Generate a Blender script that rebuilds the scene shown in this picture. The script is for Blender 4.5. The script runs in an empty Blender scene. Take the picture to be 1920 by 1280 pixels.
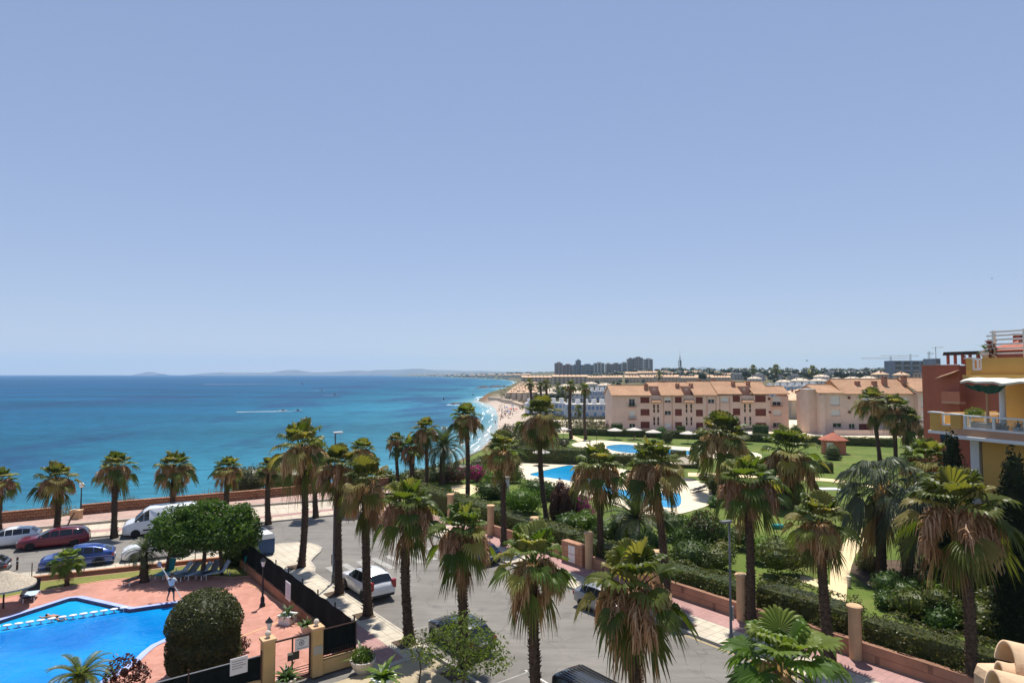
import bpy, bmesh, math, random
import numpy as np
from math import sin, cos, pi, radians, sqrt, atan2
from mathutils import Vector, Matrix, noise
from mathutils.geometry import tessellate_polygon

sc = bpy.context.scene
COL = sc.collection
rng = random.Random(11)
nrg = np.random.default_rng(5)
V3 = Vector

# ------------------------------------------------------------------ camera geometry
F, H = 1200.0, 14.0
PITCH = math.atan2(61.0, F)
CP, SP = cos(PITCH), sin(PITCH)

def ray(u, v):
    x = (u - 960) / F; y = (640 - v) / F
    return V3((x, CP - y * SP, SP + y * CP))

def g(u, v, z=0.0):
    d = ray(u, v); t = (z - H) / d.z
    return V3((d.x * t, d.y * t, z))

def at(u, v, Y):
    d = ray(u, v); t = Y / d.y
    return V3((d.x * t, Y, H + d.z * t))

SD = V3((-.613, .790, 0)); SN = V3((.790, .613, 0))      # along the street / across it
def S(s, o, z=0.0):
    return SD * s + SN * o + V3((0, 0, z))
STREET = atan2(SD.y, SD.x)
COAST = atan2(.46, .89)

# ------------------------------------------------------------------ tagging
def tag(o, label=None, cat=None, group=None, kind=None):
    if label: o['label'] = label
    if cat: o['category'] = cat
    if group: o['group'] = group
    if kind: o['kind'] = kind
    return o

def thing(name, label, cat, loc=(0, 0, 0), rz=0.0, group=None):
    o = bpy.data.objects.new(name, None)
    COL.objects.link(o)
    o.empty_display_size = .3
    o.location = loc; o.rotation_euler = (0, 0, rz)
    return tag(o, label, cat, group, 'thing')

def dup(root, loc=None, rz=None, label=None, group=None, scale=None):
    r = root.copy(); COL.objects.link(r)
    if loc is not None: r.location = loc
    if rz is not None: r.rotation_euler = (0, 0, rz)
    if scale is not None: r.scale = scale if hasattr(scale, '__len__') else (scale,) * 3
    if label: r['label'] = label
    if group: r['group'] = group
    for ch in list(root.children):
        c = ch.copy(); COL.objects.link(c); c.parent = r
        for gc in list(ch.children):
            d = gc.copy(); COL.objects.link(d); d.parent = c
    return r

# ------------------------------------------------------------------ mesh builder
class MB:
    def __init__(s): s.v = []; s.f = []; s.m = []
    def add(s, vs, fs, mi=0):
        n = len(s.v)
        s.v.extend([tuple(p) for p in vs])
        for f in fs:
            s.f.append(tuple(i + n for i in f)); s.m.append(mi)
        return s
    def quad(s, a, b, c, d, mi=0): return s.add([a, b, c, d], [(0, 1, 2, 3)], mi)
    def box(s, x0, x1, y0, y1, z0, z1, rz=0.0, c=(0, 0, 0), mi=0, bev=0.0):
        P = []
        if bev > 0:
            b = min(bev, (x1 - x0) / 2.01, (y1 - y0) / 2.01, (z1 - z0) / 2.01)
            ring = lambda i, z: [(x0 + i, y0, z), (x1 - i, y0, z), (x1, y0 + i, z), (x1, y1 - i, z), (x1 - i, y1, z), (x0 + i, y1, z), (x0, y1 - i, z), (x0, y0 + i, z)]
            rin = lambda z: [(x0 + b, y0 + b * .4, z), (x1 - b, y0 + b * .4, z), (x1 - b * .4, y0 + b, z), (x1 - b * .4, y1 - b, z), (x1 - b, y1 - b * .4, z), (x0 + b, y1 - b * .4, z), (x0 + b * .4, y1 - b, z), (x0 + b * .4, y0 + b, z)]
            P = rin(z0) + ring(b, z0 + b) + ring(b, z1 - b) + rin(z1)
            Fc = [tuple(reversed(range(8))), tuple(range(24, 32))]
            for k in range(3):
                for i in range(8):
                    j = (i + 1) % 8
                    Fc.append((k * 8 + i, k * 8 + j, k * 8 + 8 + j, k * 8 + 8 + i))
        else:
            P = [(x0, y0, z0), (x1, y0, z0), (x1, y1, z0), (x0, y1, z0), (x0, y0, z1), (x1, y0, z1), (x1, y1, z1), (x0, y1, z1)]
            Fc = [(3, 2, 1, 0), (4, 5, 6, 7), (0, 1, 5, 4), (1, 2, 6, 5), (2, 3, 7, 6), (3, 0, 4, 7)]
        cr, sr = cos(rz), sin(rz)
        P = [(p[0] * cr - p[1] * sr + c[0], p[0] * sr + p[1] * cr + c[1], p[2] + c[2]) for p in P]
        return s.add(P, Fc, mi)
    def prism(s, poly, z0, z1, mi=0, bottom=False):
        n = len(poly); P = [(p[0], p[1], z0) for p in poly] + [(p[0], p[1], z1) for p in poly]
        area = sum(poly[i][0] * poly[(i + 1) % n][1] - poly[(i + 1) % n][0] * poly[i][1] for i in range(n))
        tri = tessellate_polygon([[V3((p[0], p[1], 0)) for p in poly]])
        fs = []
        for t in tri:
            a, b, c = [V3((poly[i][0], poly[i][1], 0)) for i in t]
            if (b - a).cross(c - a).z < 0: t = tuple(reversed(t))
            fs.append(tuple(i + n for i in t))
            if bottom: fs.append(tuple(reversed(t)))
        for i in range(n):
            j = (i + 1) % n
            fs.append((i, j, n + j, n + i) if area > 0 else (j, i, n + i, n + j))
        return s.add(P, fs, mi)
    def tube(s, pts, rad, n=8, cap=True, mi=0):
        pts = [V3(p) for p in pts]
        if not hasattr(rad, '__len__'): rad = [rad] * len(pts)
        P = []; fs = []
        up = V3((0, 0, 1))
        for k, p in enumerate(pts):
            t = (pts[min(k + 1, len(pts) - 1)] - pts[max(k - 1, 0)]).normalized()
            a = t.cross(up if abs(t.z) < .95 else V3((1, 0, 0))).normalized(); b = a.cross(t).normalized()
            for i in range(n):
                w = 2 * pi * i / n
                P.append(p + (a * cos(w) + b * sin(w)) * rad[k])
        for k in range(len(pts) - 1):
            for i in range(n):
                j = (i + 1) % n
                fs.append((k * n + i, k * n + n + i, k * n + n + j, k * n + j))
        if cap:
            fs.append(tuple(range(n))); fs.append(tuple(reversed(range((len(pts) - 1) * n, len(pts) * n))))
        return s.add(P, fs, mi)
    def lathe(s, prof, n=16, c=(0, 0, 0), mi=0, sx=1, sy=1):
        P = []; fs = []
        for r, z in prof:
            for i in range(n):
                w = 2 * pi * i / n
                P.append((c[0] + r * sx * cos(w), c[1] + r * sy * sin(w), c[2] + z))
        for k in range(len(prof) - 1):
            for i in range(n):
                j = (i + 1) % n
                fs.append((k * n + i, k * n + j, k * n + n + j, k * n + n + i))
        if prof[0][0] > 1e-4: fs.append(tuple(reversed(range(n))))
        if prof[-1][0] > 1e-4: fs.append(tuple(range((len(prof) - 1) * n, len(prof) * n)))
        return s.add(P, fs, mi)
    def arr(s, vs, fs, mi=0):
        n = len(s.v)
        s.v.extend(map(tuple, vs.tolist())); fs = (fs + n).tolist()
        s.f.extend(map(tuple, fs)); s.m.extend([mi] * len(fs)); return s
    def build(s, name, mats, parent=None, smooth=False, loc=None):
        me = bpy.data.meshes.new(name)
        me.from_pydata(s.v, [], s.f)
        if not isinstance(mats, (list, tuple)): mats = [mats]
        for m in mats: me.materials.append(m)
        if len(mats) > 1: me.polygons.foreach_set('material_index', s.m)
        if smooth: me.polygons.foreach_set('use_smooth', [True] * len(s.f))
        me.update()
        o = bpy.data.objects.new(name, me); COL.objects.link(o)
        if parent: o.parent = parent
        if loc is not None: o.location = loc
        return o

# ------------------------------------------------------------------ materials
class N:
    def __init__(s, name):
        s.m = bpy.data.materials.new(name); s.m.use_nodes = True
        s.t = s.m.node_tree; s.t.nodes.clear()
        s.out = s.n('ShaderNodeOutputMaterial'); s.b = s.n('ShaderNodeBsdfPrincipled')
        s.l(s.b.outputs[0], s.out.inputs[0])
    def n(s, ty, **kw):
        x = s.t.nodes.new(ty)
        for k, v in kw.items():
            if k.startswith('i_'): x.inputs[k[2:].replace('_', ' ')].default_value = v
            else: setattr(x, k, v)
        return x
    def l(s, a, b): s.t.links.new(a, b)
    def coord(s, kind='Object', scale=(1, 1, 1), rot=0.0):
        c = s.n('ShaderNodeTexCoord'); m = s.n('ShaderNodeMapping')
        m.inputs['Scale'].default_value = scale; m.inputs['Rotation'].default_value = (0, 0, rot)
        s.l(c.outputs[kind], m.inputs[0]); return m.outputs[0]
    def world(s, scale=(1, 1, 1), rot=0.0):
        c = s.n('ShaderNodeNewGeometry'); m = s.n('ShaderNodeMapping', vector_type='POINT')
        m.inputs['Scale'].default_value = scale; m.inputs['Rotation'].default_value = (0, 0, rot)
        s.l(c.outputs['Position'], m.inputs[0]); return m.outputs[0]
    def noise(s, vec, sc_, det=4, rough=.55, dist=0.0):
        x = s.n('ShaderNodeTexNoise'); x.inputs['Scale'].default_value = sc_; x.inputs['Detail'].default_value = det
        x.inputs['Roughness'].default_value = rough; x.inputs['Distortion'].default_value = dist
        s.l(vec, x.inputs['Vector']); return x.outputs[0]
    def ramp(s, fac, stops, interp='LINEAR'):
        r = s.n('ShaderNodeValToRGB'); e = r.color_ramp.elements; r.color_ramp.interpolation = interp
        while len(e) < len(stops): e.new(.5)
        for k, (p, c) in enumerate(stops):
            e[k].position = p; e[k].color = (*c, 1) if hasattr(c, '__len__') else (c, c, c, 1)
        s.l(fac, r.inputs[0]); return r.outputs[0]
    def mix(s, fac, a, b, mode='MIX'):
        x = s.n('ShaderNodeMix', data_type='RGBA', blend_type=mode)
        for val, k in ((fac, 0), (a, 6), (b, 7)):
            if hasattr(val, 'is_linked') or hasattr(val, 'links'): s.l(val, x.inputs[k])
            elif k == 0: x.inputs[0].default_value = val
            else: x.inputs[k].default_value = (*val, 1)
        return x.outputs[2]
    def math(s, op, a, b=0.0, c=None):
        x = s.n('ShaderNodeMath', operation=op)
        for k, val in enumerate((a, b) if c is None else (a, b, c)):
            if hasattr(val, 'links'): s.l(val, x.inputs[k])
            else: x.inputs[k].default_value = val
        return x.outputs[0]
    def bump(s, h, strength=.3, dist=.02):
        x = s.n('ShaderNodeBump'); x.inputs['Strength'].default_value = strength; x.inputs['Distance'].default_value = dist
        s.l(h, x.inputs['Height']); s.l(x.outputs[0], s.b.inputs['Normal'])
    def set(s, color=None, rough=None, spec=None, metal=None):
        for k, v in (('Base Color', color), ('Roughness', rough), ('Specular IOR Level', spec), ('Metallic', metal)):
            if v is None: continue
            if hasattr(v, 'links'): s.l(v, s.b.inputs[k])
            elif k == 'Base Color': s.b.inputs[k].default_value = (*v, 1)
            else: s.b.inputs[k].default_value = v
        return s

def sc3(c, k): return tuple(min(1, max(0, x * k)) for x in c)

def plain(name, c, rough=.6, var=.12, scale=3.0, spec=.4, metal=0.0, bump=0.0, bscale=40.0):
    q = N(name); vec = q.coord()
    a = q.noise(vec, scale, 5); 
    q.set(q.ramp(a, [(.3, sc3(c, 1 - var)), (.5, c), (.72, sc3(c, 1 + var))]), rough, spec, metal)
    if bump: q.bump(q.noise(vec, bscale, 3), bump, .02)
    return q.m

def leafmat(name, stops, trans=.45, tcol=None, rough=.45, spec=.35):
    q = N(name)
    ge = q.n('ShaderNodeNewGeometry'); oi = q.n('ShaderNodeObjectInfo')
    fac = ge.outputs['Random Per Island']
    cl = q.ramp(fac, stops)
    hs = q.n('ShaderNodeHueSaturation'); q.l(cl, hs.inputs['Color'])
    q.l(q.math('MULTIPLY_ADD', oi.outputs['Random'], .3, .85), hs.inputs['Value'])
    q.l(q.math('MULTIPLY_ADD', oi.outputs['Random'], .03, .485), hs.inputs['Hue'])
    q.set(hs.outputs[0], rough, spec)
    t = q.n('ShaderNodeBsdfTranslucent')
    q.l(q.mix(1.0, hs.outputs[0], tcol or (1.25, 1.3, .55), 'MULTIPLY'), t.inputs[0])
    mx = q.n('ShaderNodeMixShader'); mx.inputs[0].default_value = trans
    q.l(q.b.outputs[0], mx.inputs[1]); q.l(t.outputs[0], mx.inputs[2]); q.l(mx.outputs[0], q.out.inputs[0])
    return q.m

def paving(name, c1, c2, mortar, sx=1.0, rot=0.0, w=.4, h=.4, offset=0.0, rough=.75, msize=.02, stain=.25):
    q = N(name); vec = q.world((1, 1, 1), rot)
    b = q.n('ShaderNodeTexBrick', offset=offset, squash=1.0)
    b.inputs['Scale'].default_value = sx; b.inputs['Brick Width'].default_value = w; b.inputs['Row Height'].default_value = h
    b.inputs['Mortar Size'].default_value = msize; b.inputs['Color1'].default_value = (*c1, 1); b.inputs['Color2'].default_value = (*c2, 1); b.inputs['Mortar'].default_value = (*mortar, 1)
    q.l(vec, b.inputs[0])
    st = q.ramp(q.noise(vec, .35, 6, .65), [(.3, 1 - stain), (.65, 1.0)])
    st2 = q.ramp(q.noise(vec, 3.0, 4, .6), [(.3, 1 - stain * .5), (.6, 1.0)])
    q.set(q.mix(1.0, q.mix(1.0, b.outputs[0], st, 'MULTIPLY'), st2, 'MULTIPLY'), rough, .25)
    q.bump(q.noise(vec, 20, 3), .15, .01)
    return q.m

M = {}
def mats():
    # asphalt
    q = N('asphalt'); vec = q.world()
    a = q.noise(vec, .18, 6, .62); b = q.noise(vec, 60, 2); st = q.noise(q.world((.25, 2.2, 1), -STREET), .9, 4)
    c = q.ramp(a, [(.3, (.155, .143, .127)), (.55, (.205, .19, .171)), (.75, (.25, .232, .205))])
    c = q.mix(.5, c, q.ramp(st, [(.35, .75), (.65, 1.1)]), 'MULTIPLY')
    c = q.mix(.35, c, q.ramp(b, [(.3, .5), (.7, 1.4)]), 'MULTIPLY')
    pk = q.noise(vec, .7, 2, .4)
    c = q.mix(q.ramp(pk, [(.6, 0.0), (.72, .4)]), c, (.085, .08, .074))
    c = q.mix(q.ramp(q.noise(vec, 2.3, 3, .6), [(.68, 0.0), (.74, .5)]), c, (.06, .057, .054))
    vo = q.n('ShaderNodeTexVoronoi', feature='DISTANCE_TO_EDGE'); vo.inputs['Scale'].default_value = .3
    dn = q.n('ShaderNodeTexNoise'); dn.inputs['Scale'].default_value = .8; q.l(vec, dn.inputs['Vector'])
    vm = q.n('ShaderNodeVectorMath', operation='MULTIPLY_ADD'); vm.inputs[1].default_value = (1.2, 1.2, 0); q.l(dn.outputs[1], vm.inputs[0]); q.l(vec, vm.inputs[2]); q.l(vm.outputs[0], vo.inputs['Vector'])
    c = q.mix(q.ramp(vo.outputs[0], [(.0, .55), (.006, .0)]), c, (.05, .048, .046))
    q.set(c, .85, .25); q.bump(b, .35, .01); M['asphalt'] = q.m
    M['paint'] = plain('road_paint', (.5, .49, .45), .7, .3, 2.2)
    M['paint_worn'] = plain('road_paint_worn', (.3, .29, .265), .8, .25, 1.2)
    M['yellow_line'] = plain('kerb_yellow', (.42, .3, .12), .75, .2, 4)
    M['cream_tile'] = paving('cream_pavement', (.56, .49, .38), (.6, .53, .41), (.3, .27, .22), rot=-STREET, w=.62, h=.62, msize=.018)
    M['pink_tile'] = paving('pink_pavement', (.42, .24, .22), (.45, .26, .235), (.3, .2, .18), rot=-STREET, w=.3, h=.3, msize=.012)
    M['prom_low'] = paving('promenade_cream', (.55, .47, .37), (.6, .51, .4), (.32, .27, .22), rot=-COAST, w=.9, h=.6, msize=.02)
    M['prom_pink'] = paving('promenade_pink', (.47, .32, .265), (.5, .34, .28), (.38, .27, .23), rot=-COAST, w=.5, h=.5, msize=.012)
    M['kerb'] = plain('kerb_concrete', (.4, .36, .3), .8, .2, 2, bump=.1)
    M['fore_tile'] = paving('forecourt_tile', (.42, .34, .22), (.45, .365, .24), (.36, .29, .19), rot=-STREET, w=.35, h=.35, msize=.008)
    # terracotta deck
    q = N('terracotta_deck'); vec = q.world()
    vo = q.n('ShaderNodeTexVoronoi', feature='DISTANCE_TO_EDGE'); vo.inputs['Scale'].default_value = 3.2; q.l(vec, vo.inputs['Vector'])
    vc = q.n('ShaderNodeTexVoronoi'); vc.inputs['Scale'].default_value = 3.2; q.l(vec, vc.inputs['Vector'])
    c = q.mix(q.ramp(vc.outputs['Color'], [(.2, .0), (.9, 1.0)]), (.44, .195, .14), (.52, .25, .19))
    c = q.mix(q.ramp(vo.outputs['Distance'], [(.01, 1.0), (.03, .0)]), c, (.45, .25, .19))
    c = q.mix(1.0, c, q.ramp(q.noise(vec, .3, 6, .65), [(.3, .78), (.65, 1.08)]), 'MULTIPLY')
    q.set(c, .7, .3); q.bump(q.noise(vec, 9, 3), .2, .01); M['deck'] = q.m
    M['deck_band'] = plain('deck_band', (.56, .31, .16), .7, .1, 2)
    M['coping'] = plain('coping_stone', (.36, .42, .70), .5, .12, 2)
    M['pooltile'] = plain('pool_tile_dark', (.015, .06, .34), .25, .2, 6, spec=.6)
    def water(name, c1, c2, rot=0):
        q = N(name); vec = q.world()
        w = q.noise(vec, 1.6, 3, .5, 1.2)
        vo = q.n('ShaderNodeTexVoronoi', feature='SMOOTH_F1'); vo.inputs['Scale'].default_value = .9
        q.l(vec, vo.inputs['Vector'])
        c = q.mix(q.ramp(q.noise(vec, .16, 3), [(.35, .0), (.65, 1.0)]), c1, c2)
        q.set(c, .06, .45); q.b.inputs['IOR'].default_value = 1.33
        q.bump(w, .5, .10); return q.m
    M['pool'] = water('pool_water', (.002, .14, .46), (.004, .26, .60))
    M['pool_shallow'] = water('pool_water_shallow', (.006, .27, .64), (.014, .36, .70))
    M['pool2'] = water('garden_pool_water', (.005, .25, .52), (.012, .33, .60))
    # grass
    def grass(name, a, b_, c_):
        q = N(name); vec = q.world()
        n1 = q.noise(vec, .12, 5, .6); n2 = q.noise(vec, 6, 4, .7)
        c = q.ramp(n1, [(.3, a), (.52, b_), (.75, c_)])
        c = q.mix(.6, c, q.ramp(n2, [(.3, .55), (.7, 1.3)]), 'MULTIPLY')
        n3 = q.noise(vec, .35, 5, .65)
        c = q.mix(q.ramp(n3, [(.5, .0), (.7, .65)]), c, (.20, .175, .06))
        q.set(c, .85, .15); q.bump(q.noise(vec, 18, 2), .6, .04); return q.m
    M['lawn'] = grass('lawn_grass', (.06, .095, .015), (.10, .145, .024), (.15, .185, .04))
    M['lawn2'] = grass('strip_grass', (.12, .14, .03), (.17, .18, .045), (.23, .22, .07))
    M['garden_path'] = plain('path_sandstone', (.66, .52, .30), .8, .12, 1.2, bump=.1)
    M['pool_terrace'] = plain('terrace_stone', (.66, .56, .40), .75, .1, .8, bump=.05)
    M['soil'] = plain('bed_soil', (.085, .055, .035), .95, .35, 2, bump=.5, bscale=12)
    # walls
    def blockwall(name, c1, c2, mo, w, h, rot=0.0, off=.5, kind='Object', msz=.02):
        q = N(name)
        c = q.n('ShaderNodeTexCoord'); sp = q.n('ShaderNodeSeparateXYZ'); q.l(c.outputs[kind], sp.inputs[0])
        cb = q.n('ShaderNodeCombineXYZ'); q.l(q.math('ADD', sp.outputs[0], sp.outputs[1]), cb.inputs[0]); q.l(sp.outputs[2], cb.inputs[1])
        b = q.n('ShaderNodeTexBrick', offset=off); b.inputs['Scale'].default_value = 1.0; b.inputs['Brick Width'].default_value = w; b.inputs['Row Height'].default_value = h
        b.inputs['Mortar Size'].default_value = msz; b.inputs['Color1'].default_value = (*c1, 1); b.inputs['Color2'].default_value = (*c2, 1); b.inputs['Mortar'].default_value = (*mo, 1)
        q.l(cb.outputs[0], b.inputs[0])
        st = q.ramp(q.noise(c.outputs[kind], .8, 5, .65), [(.3, .75), (.65, 1.08)])
        q.set(q.mix(1.0, b.outputs[0], st, 'MULTIPLY'), .85, .2); q.bump(q.noise(c.outputs[kind], 12, 3), .3, .02); return q.m
    M['stone_wall'] = blockwall('stone_wall', (.27, .125, .07), (.36, .19, .11), (.12, .06, .04), .55, .28, msz=.03)
    M['block_wall'] = blockwall('terracotta_block', (.42, .225, .14), (.46, .25, .16), (.27, .145, .095), .8, .42)
    M['pool_wall'] = blockwall('pool_boundary', (.36, .17, .095), (.40, .19, .11), (.26, .13, .08), .6, .3)
    M['pillar'] = plain('pillar_render', (.56, .36, .20), .8, .1, 2, bump=.08)
    M['beige'] = plain('gate_pillar_render', (.52, .34, .15), .8, .1, 1.6, bump=.08)
    M['white'] = plain('white_paint', (.74, .73, .70), .6, .06, 2)
    M['whitepl'] = plain('white_plastic', (.78, .79, .78), .35, .04, 2)
    M['blackmetal'] = plain('black_metal', (.012, .012, .014), .45, .3, 5, spec=.5)
    M['darkmesh'] = plain('shade_netting', (.008, .011, .011), .9, .35, 3, spec=.1)
    M['rust'] = plain('gate_brown_metal', (.055, .025, .02), .5, .2, 4)
    M['greymetal'] = plain('galvanised_steel', (.33, .34, .35), .45, .12, 3, metal=.6)
    M['polegrey'] = plain('pole_grey', (.13, .135, .14), .55, .15, 3)
    M['glass'] = N('window_glass').set((.02, .025, .03), .06, .6).m
    M['shutter_red'] = plain('shutter_dark_red', (.14, .026, .02), .55, .15, 4)
    M['shutter_white'] = plain('shutter_white', (.66, .64, .62), .55, .05, 4)
    M['shutter_blue'] = plain('shutter_blue', (.2, .33, .55), .55, .1, 4)
    M['trim_pink'] = plain('trim_pink', (.54, .28, .19), .75, .08, 3)
    M['render_pink'] = plain('render_pink', (.71, .51, .415), .85, .09, .5, bump=.06)
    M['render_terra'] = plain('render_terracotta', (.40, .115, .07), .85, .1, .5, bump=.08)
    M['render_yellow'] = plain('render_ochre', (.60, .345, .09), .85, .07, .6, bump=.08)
    M['render_brown'] = plain('render_tan', (.48, .27, .16), .85, .07, .6)
    M['hut_red'] = plain('hut_render', (.52, .18, .11), .85, .07, .6)
    M['house_sand'] = plain('house_sand', (.52, .41, .30), .85, .1, .1)
    M['house_white'] = plain('house_white', (.70, .68, .66), .85, .06, .2)
    M['house_grey'] = plain('house_grey', (.42, .40, .38), .85, .1, .1)
    def tiles(name, c, k=1.0):
        q = N(name); c0 = q.n('ShaderNodeTexCoord'); sp = q.n('ShaderNodeSeparateXYZ'); q.l(c0.outputs['Object'], sp.inputs[0])
        w = q.math('SINE', q.math('MULTIPLY', sp.outputs[0], 2 * pi / (.26 * k)))
        w2 = q.math('FRACT', q.math('MULTIPLY', sp.outputs[1], 1 / (.38 * k)))
        cl = q.ramp(q.noise(c0.outputs['Object'], 2.2, 6, .75), [(.28, sc3(c, .66)), (.5, c), (.72, sc3(c, 1.22))])
        cl = q.mix(1.0, cl, q.ramp(q.noise(c0.outputs['Object'], .3, 4, .6), [(.3, .8), (.65, 1.05)]), 'MULTIPLY')
        cl = q.mix(1.0, cl, q.ramp(w2, [(.0, .62), (.18, 1.0)]), 'MULTIPLY')
        q.set(cl, .8, .25); q.bump(q.math('ADD', w, w2), .8, .05 * k); return q.m
    M['roof_tile'] = tiles('roof_tile_orange', (.52, .30, .175))
    M['roof_red'] = tiles('roof_tile_red', (.50, .17, .11))
    M['roof_far'] = plain('roof_far', (.60, .40, .25), .85, .2, .6)
    M['roof_far_pale'] = plain('roof_far_pale', (.62, .50, .37), .85, .15, .5)
    M['clay'] = plain('clay_tile', (.60, .41, .25), .85, .28, 6, bump=.25, bscale=25)
    M['brick_red'] = plain('chimney_render', (.42, .2, .13), .85, .12, 2)
    M['wood'] = plain('timber_brown', (.10, .05, .03), .7, .3, 3)
    M['thatch'] = plain('thatch', (.40, .34, .26), .95, .3, 9, bump=.9, bscale=30)
    M['parasol_grey'] = plain('parasol_pale', (.55, .50, .44), .9, .15, 3, bump=.4)
    # trunks
    q = N('palm_trunk'); vec = q.coord()
    c = q.ramp(q.noise(vec, 7, 4, .7), [(.3, (.05, .033, .022)), (.55, (.105, .072, .05)), (.8, (.17, .125, .09))])
    q.set(c, .95, .1); q.bump(q.noise(q.coord(scale=(1, 1, 5)), 6, 4), .7, .05); M['trunk'] = q.m
    M['bark'] = plain('bark', (.11, .08, .058), .95, .3, 6, bump=.6, bscale=14)
    # leaves
    M['fan'] = leafmat('fan_green', [(.0, (.05, .078, .013)), (.4, (.092, .13, .022)), (.8, (.145, .175, .036)), (1.0, (.30, .265, .085))], .48, (1.28, 1.26, .5), .45, .4)
    M['fan_young'] = leafmat('fan_bright', [(.0, (0.061, 0.110, 0.015)), (.5, (0.109, 0.165, 0.022)), (1.0, (0.218, 0.231, 0.050))], .45)
    M['fan_grey'] = leafmat('fan_grey_green', [(.0, (.065, .095, .05)), (.5, (.11, .145, .085)), (1.0, (.18, .20, .13))], .35, (1.15, 1.2, .8))
    M['fan_dead'] = leafmat('fan_dry', [(.0, (.14, .075, .03)), (.5, (.27, .165, .075)), (1.0, (.42, .29, .15))], .4, (1.2, 1.0, .6))
    M['stalk'] = leafmat('flower_stalks', [(.0, (.38, .21, .10)), (.6, (.54, .35, .18)), (1.0, (.66, .49, .29))], .35, (1.1, 1.0, .8))
    M['date'] = leafmat('date_frond', [(.0, (.045, .065, .03)), (.6, (.075, .10, .045)), (1.0, (.12, .14, .06))], .35)
    M['hedge'] = leafmat('hedge_leaf', [(.0, (0.038, 0.052, 0.014)), (.5, (0.082, 0.103, 0.025)), (.88, (0.145, 0.155, 0.041)), (1.0, (0.202, 0.138, 0.057))], .35)
    M['shrub'] = leafmat('shrub_leaf', [(.0, (0.031, 0.065, 0.014)), (.6, (0.060, 0.111, 0.023)), (1.0, (0.107, 0.163, 0.035))], .3)
    M['shrub_bright'] = leafmat('shrub_bright', [(.0, (0.057, 0.115, 0.016)), (.6, (0.095, 0.178, 0.021)), (1.0, (0.139, 0.218, 0.031))], .4)
    M['ficus'] = leafmat('ficus_leaf', [(.0, (.03, .062, .01)), (.6, (.065, .115, .015)), (1.0, (.13, .185, .03))], .42)
    M['lime'] = leafmat('light_leaf', [(.0, (.085, .13, .025)), (.6, (.135, .19, .04)), (1.0, (.2, .25, .07))], .5)
    M['topiary'] = leafmat('topiary_leaf', [(.0, (.04, .055, .016)), (.6, (.075, .095, .028)), (.93, (.115, .13, .045)), (1.0, (.2, .14, .065))], .3)
    M['cypress'] = leafmat('cypress_leaf', [(.0, (.012, .02, .011)), (.7, (.022, .034, .017)), (1.0, (.04, .05, .022))], .15, None, .8, .1)
    M['maroon'] = leafmat('maroon_leaf', [(.0, (.05, .02, .017)), (.6, (.085, .035, .025)), (1.0, (.13, .06, .035))], .25, (1.3, .9, .7))
    M['magenta'] = leafmat('bougainvillea', [(.0, (.26, .012, .12)), (.6, (.42, .02, .22)), (1.0, (.5, .06, .3))], .35, (1.2, .8, 1.1))
    M['dry'] = leafmat('dry_grass', [(.0, (.24, .16, .07)), (.6, (.36, .26, .13)), (1.0, (.45, .35, .2))], .3, (1.1, 1, .7))
    M['wood_far'] = leafmat('far_wood', [(.0, (.012, .024, .009)), (.6, (.024, .042, .014)), (1.0, (.045, .062, .022))], .12)
    M['scrub'] = leafmat('scrub_leaf', [(.0, (.05, .055, .022)), (.6, (.085, .085, .035)), (1.0, (.14, .12, .06))], .25)
    # small things
    M['tyre'] = plain('tyre_rubber', (.012, .012, .012), .85, .2, 8)
    M['rim'] = plain('wheel_rim', (.38, .38, .39), .3, .1, 6, metal=.8)
    M['carglass'] = N('car_glass').set((.006, .008, .01), .04, .7).m
    M['lamp_red'] = plain('tail_lamp', (.30, .01, .008), .2, .1, 6, spec=.7)
    M['lamp_clear'] = plain('head_lamp', (.6, .62, .64), .12, .05, 6, spec=.8)
    M['plate'] = plain('number_plate', (.7, .7, .68), .5, .05, 6)
    M['trimblack'] = plain('black_plastic', (.02, .02, .022), .6, .2, 6)
    def paint(nm, c, metal=0.0):
        q = N(nm); q.set(c, .32, .5, metal)
        q.b.inputs['Coat Weight'].default_value = .8; q.b.inputs['Coat Roughness'].default_value = .06
        vec = q.coord(); q.l(q.ramp(q.noise(vec, 1.5, 5), [(.3, sc3(c, .9)), (.7, sc3(c, 1.06))]), q.b.inputs['Base Color'])
        M[nm] = q.m
    paint('car_white', (.74, .75, .76)); paint('car_red', (.17, .008, .022), .2); paint('car_blue', (.012, .055, .26), .25)
    paint('car_dark', (.035, .042, .05), .4); paint('car_navy', (.02, .035, .10), .3); paint('car_black', (.012, .013, .014)); paint('car_silver', (.30, .31, .33), .5)
    M['skin'] = plain('skin', (.42, .23, .15), .55, .08, 6)
    M['skin_tan'] = plain('skin_tan', (.28, .14, .085), .55, .08, 6)
    M['hair'] = plain('dark_hair', (.015, .01, .008), .6, .2, 9)
    M['cloth_white'] = plain('white_shirt', (.70, .66, .62), .9, .08, 6)
    M['cloth_black'] = plain('black_shorts', (.015, .015, .018), .9, .2, 6)
    M['cloth_blue'] = plain('blue_cloth', (.05, .12, .30), .9, .15, 6)
    M['cloth_red'] = plain('red_cloth', (.45, .05, .04), .9, .15, 6)
    M['towel'] = plain('pale_blue_towel', (.42, .52, .62), .95, .12, 6, bump=.2)
    M['teal'] = plain('teal_plastic', (.02, .28, .30), .5, .1, 4)
    M['lounger_grey'] = plain('lounger_mesh', (.16, .18, .20), .8, .15, 6)
    M['bin_blue'] = plain('bin_blue', (.015, .06, .17), .5, .12, 3)
    M['terrapot'] = plain('pale_pot', (.60, .52, .43), .8, .15, 3, bump=.1)
    M['awning_white'] = plain('awning_cream', (.66, .63, .54), .85, .06, 3)
    M['awning_green'] = plain('awning_green', (.02, .10, .075), .85, .1, 3)
    M['sign_white'] = plain('sign_white', (.68, .66, .66), .5, .05, 3)
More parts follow.
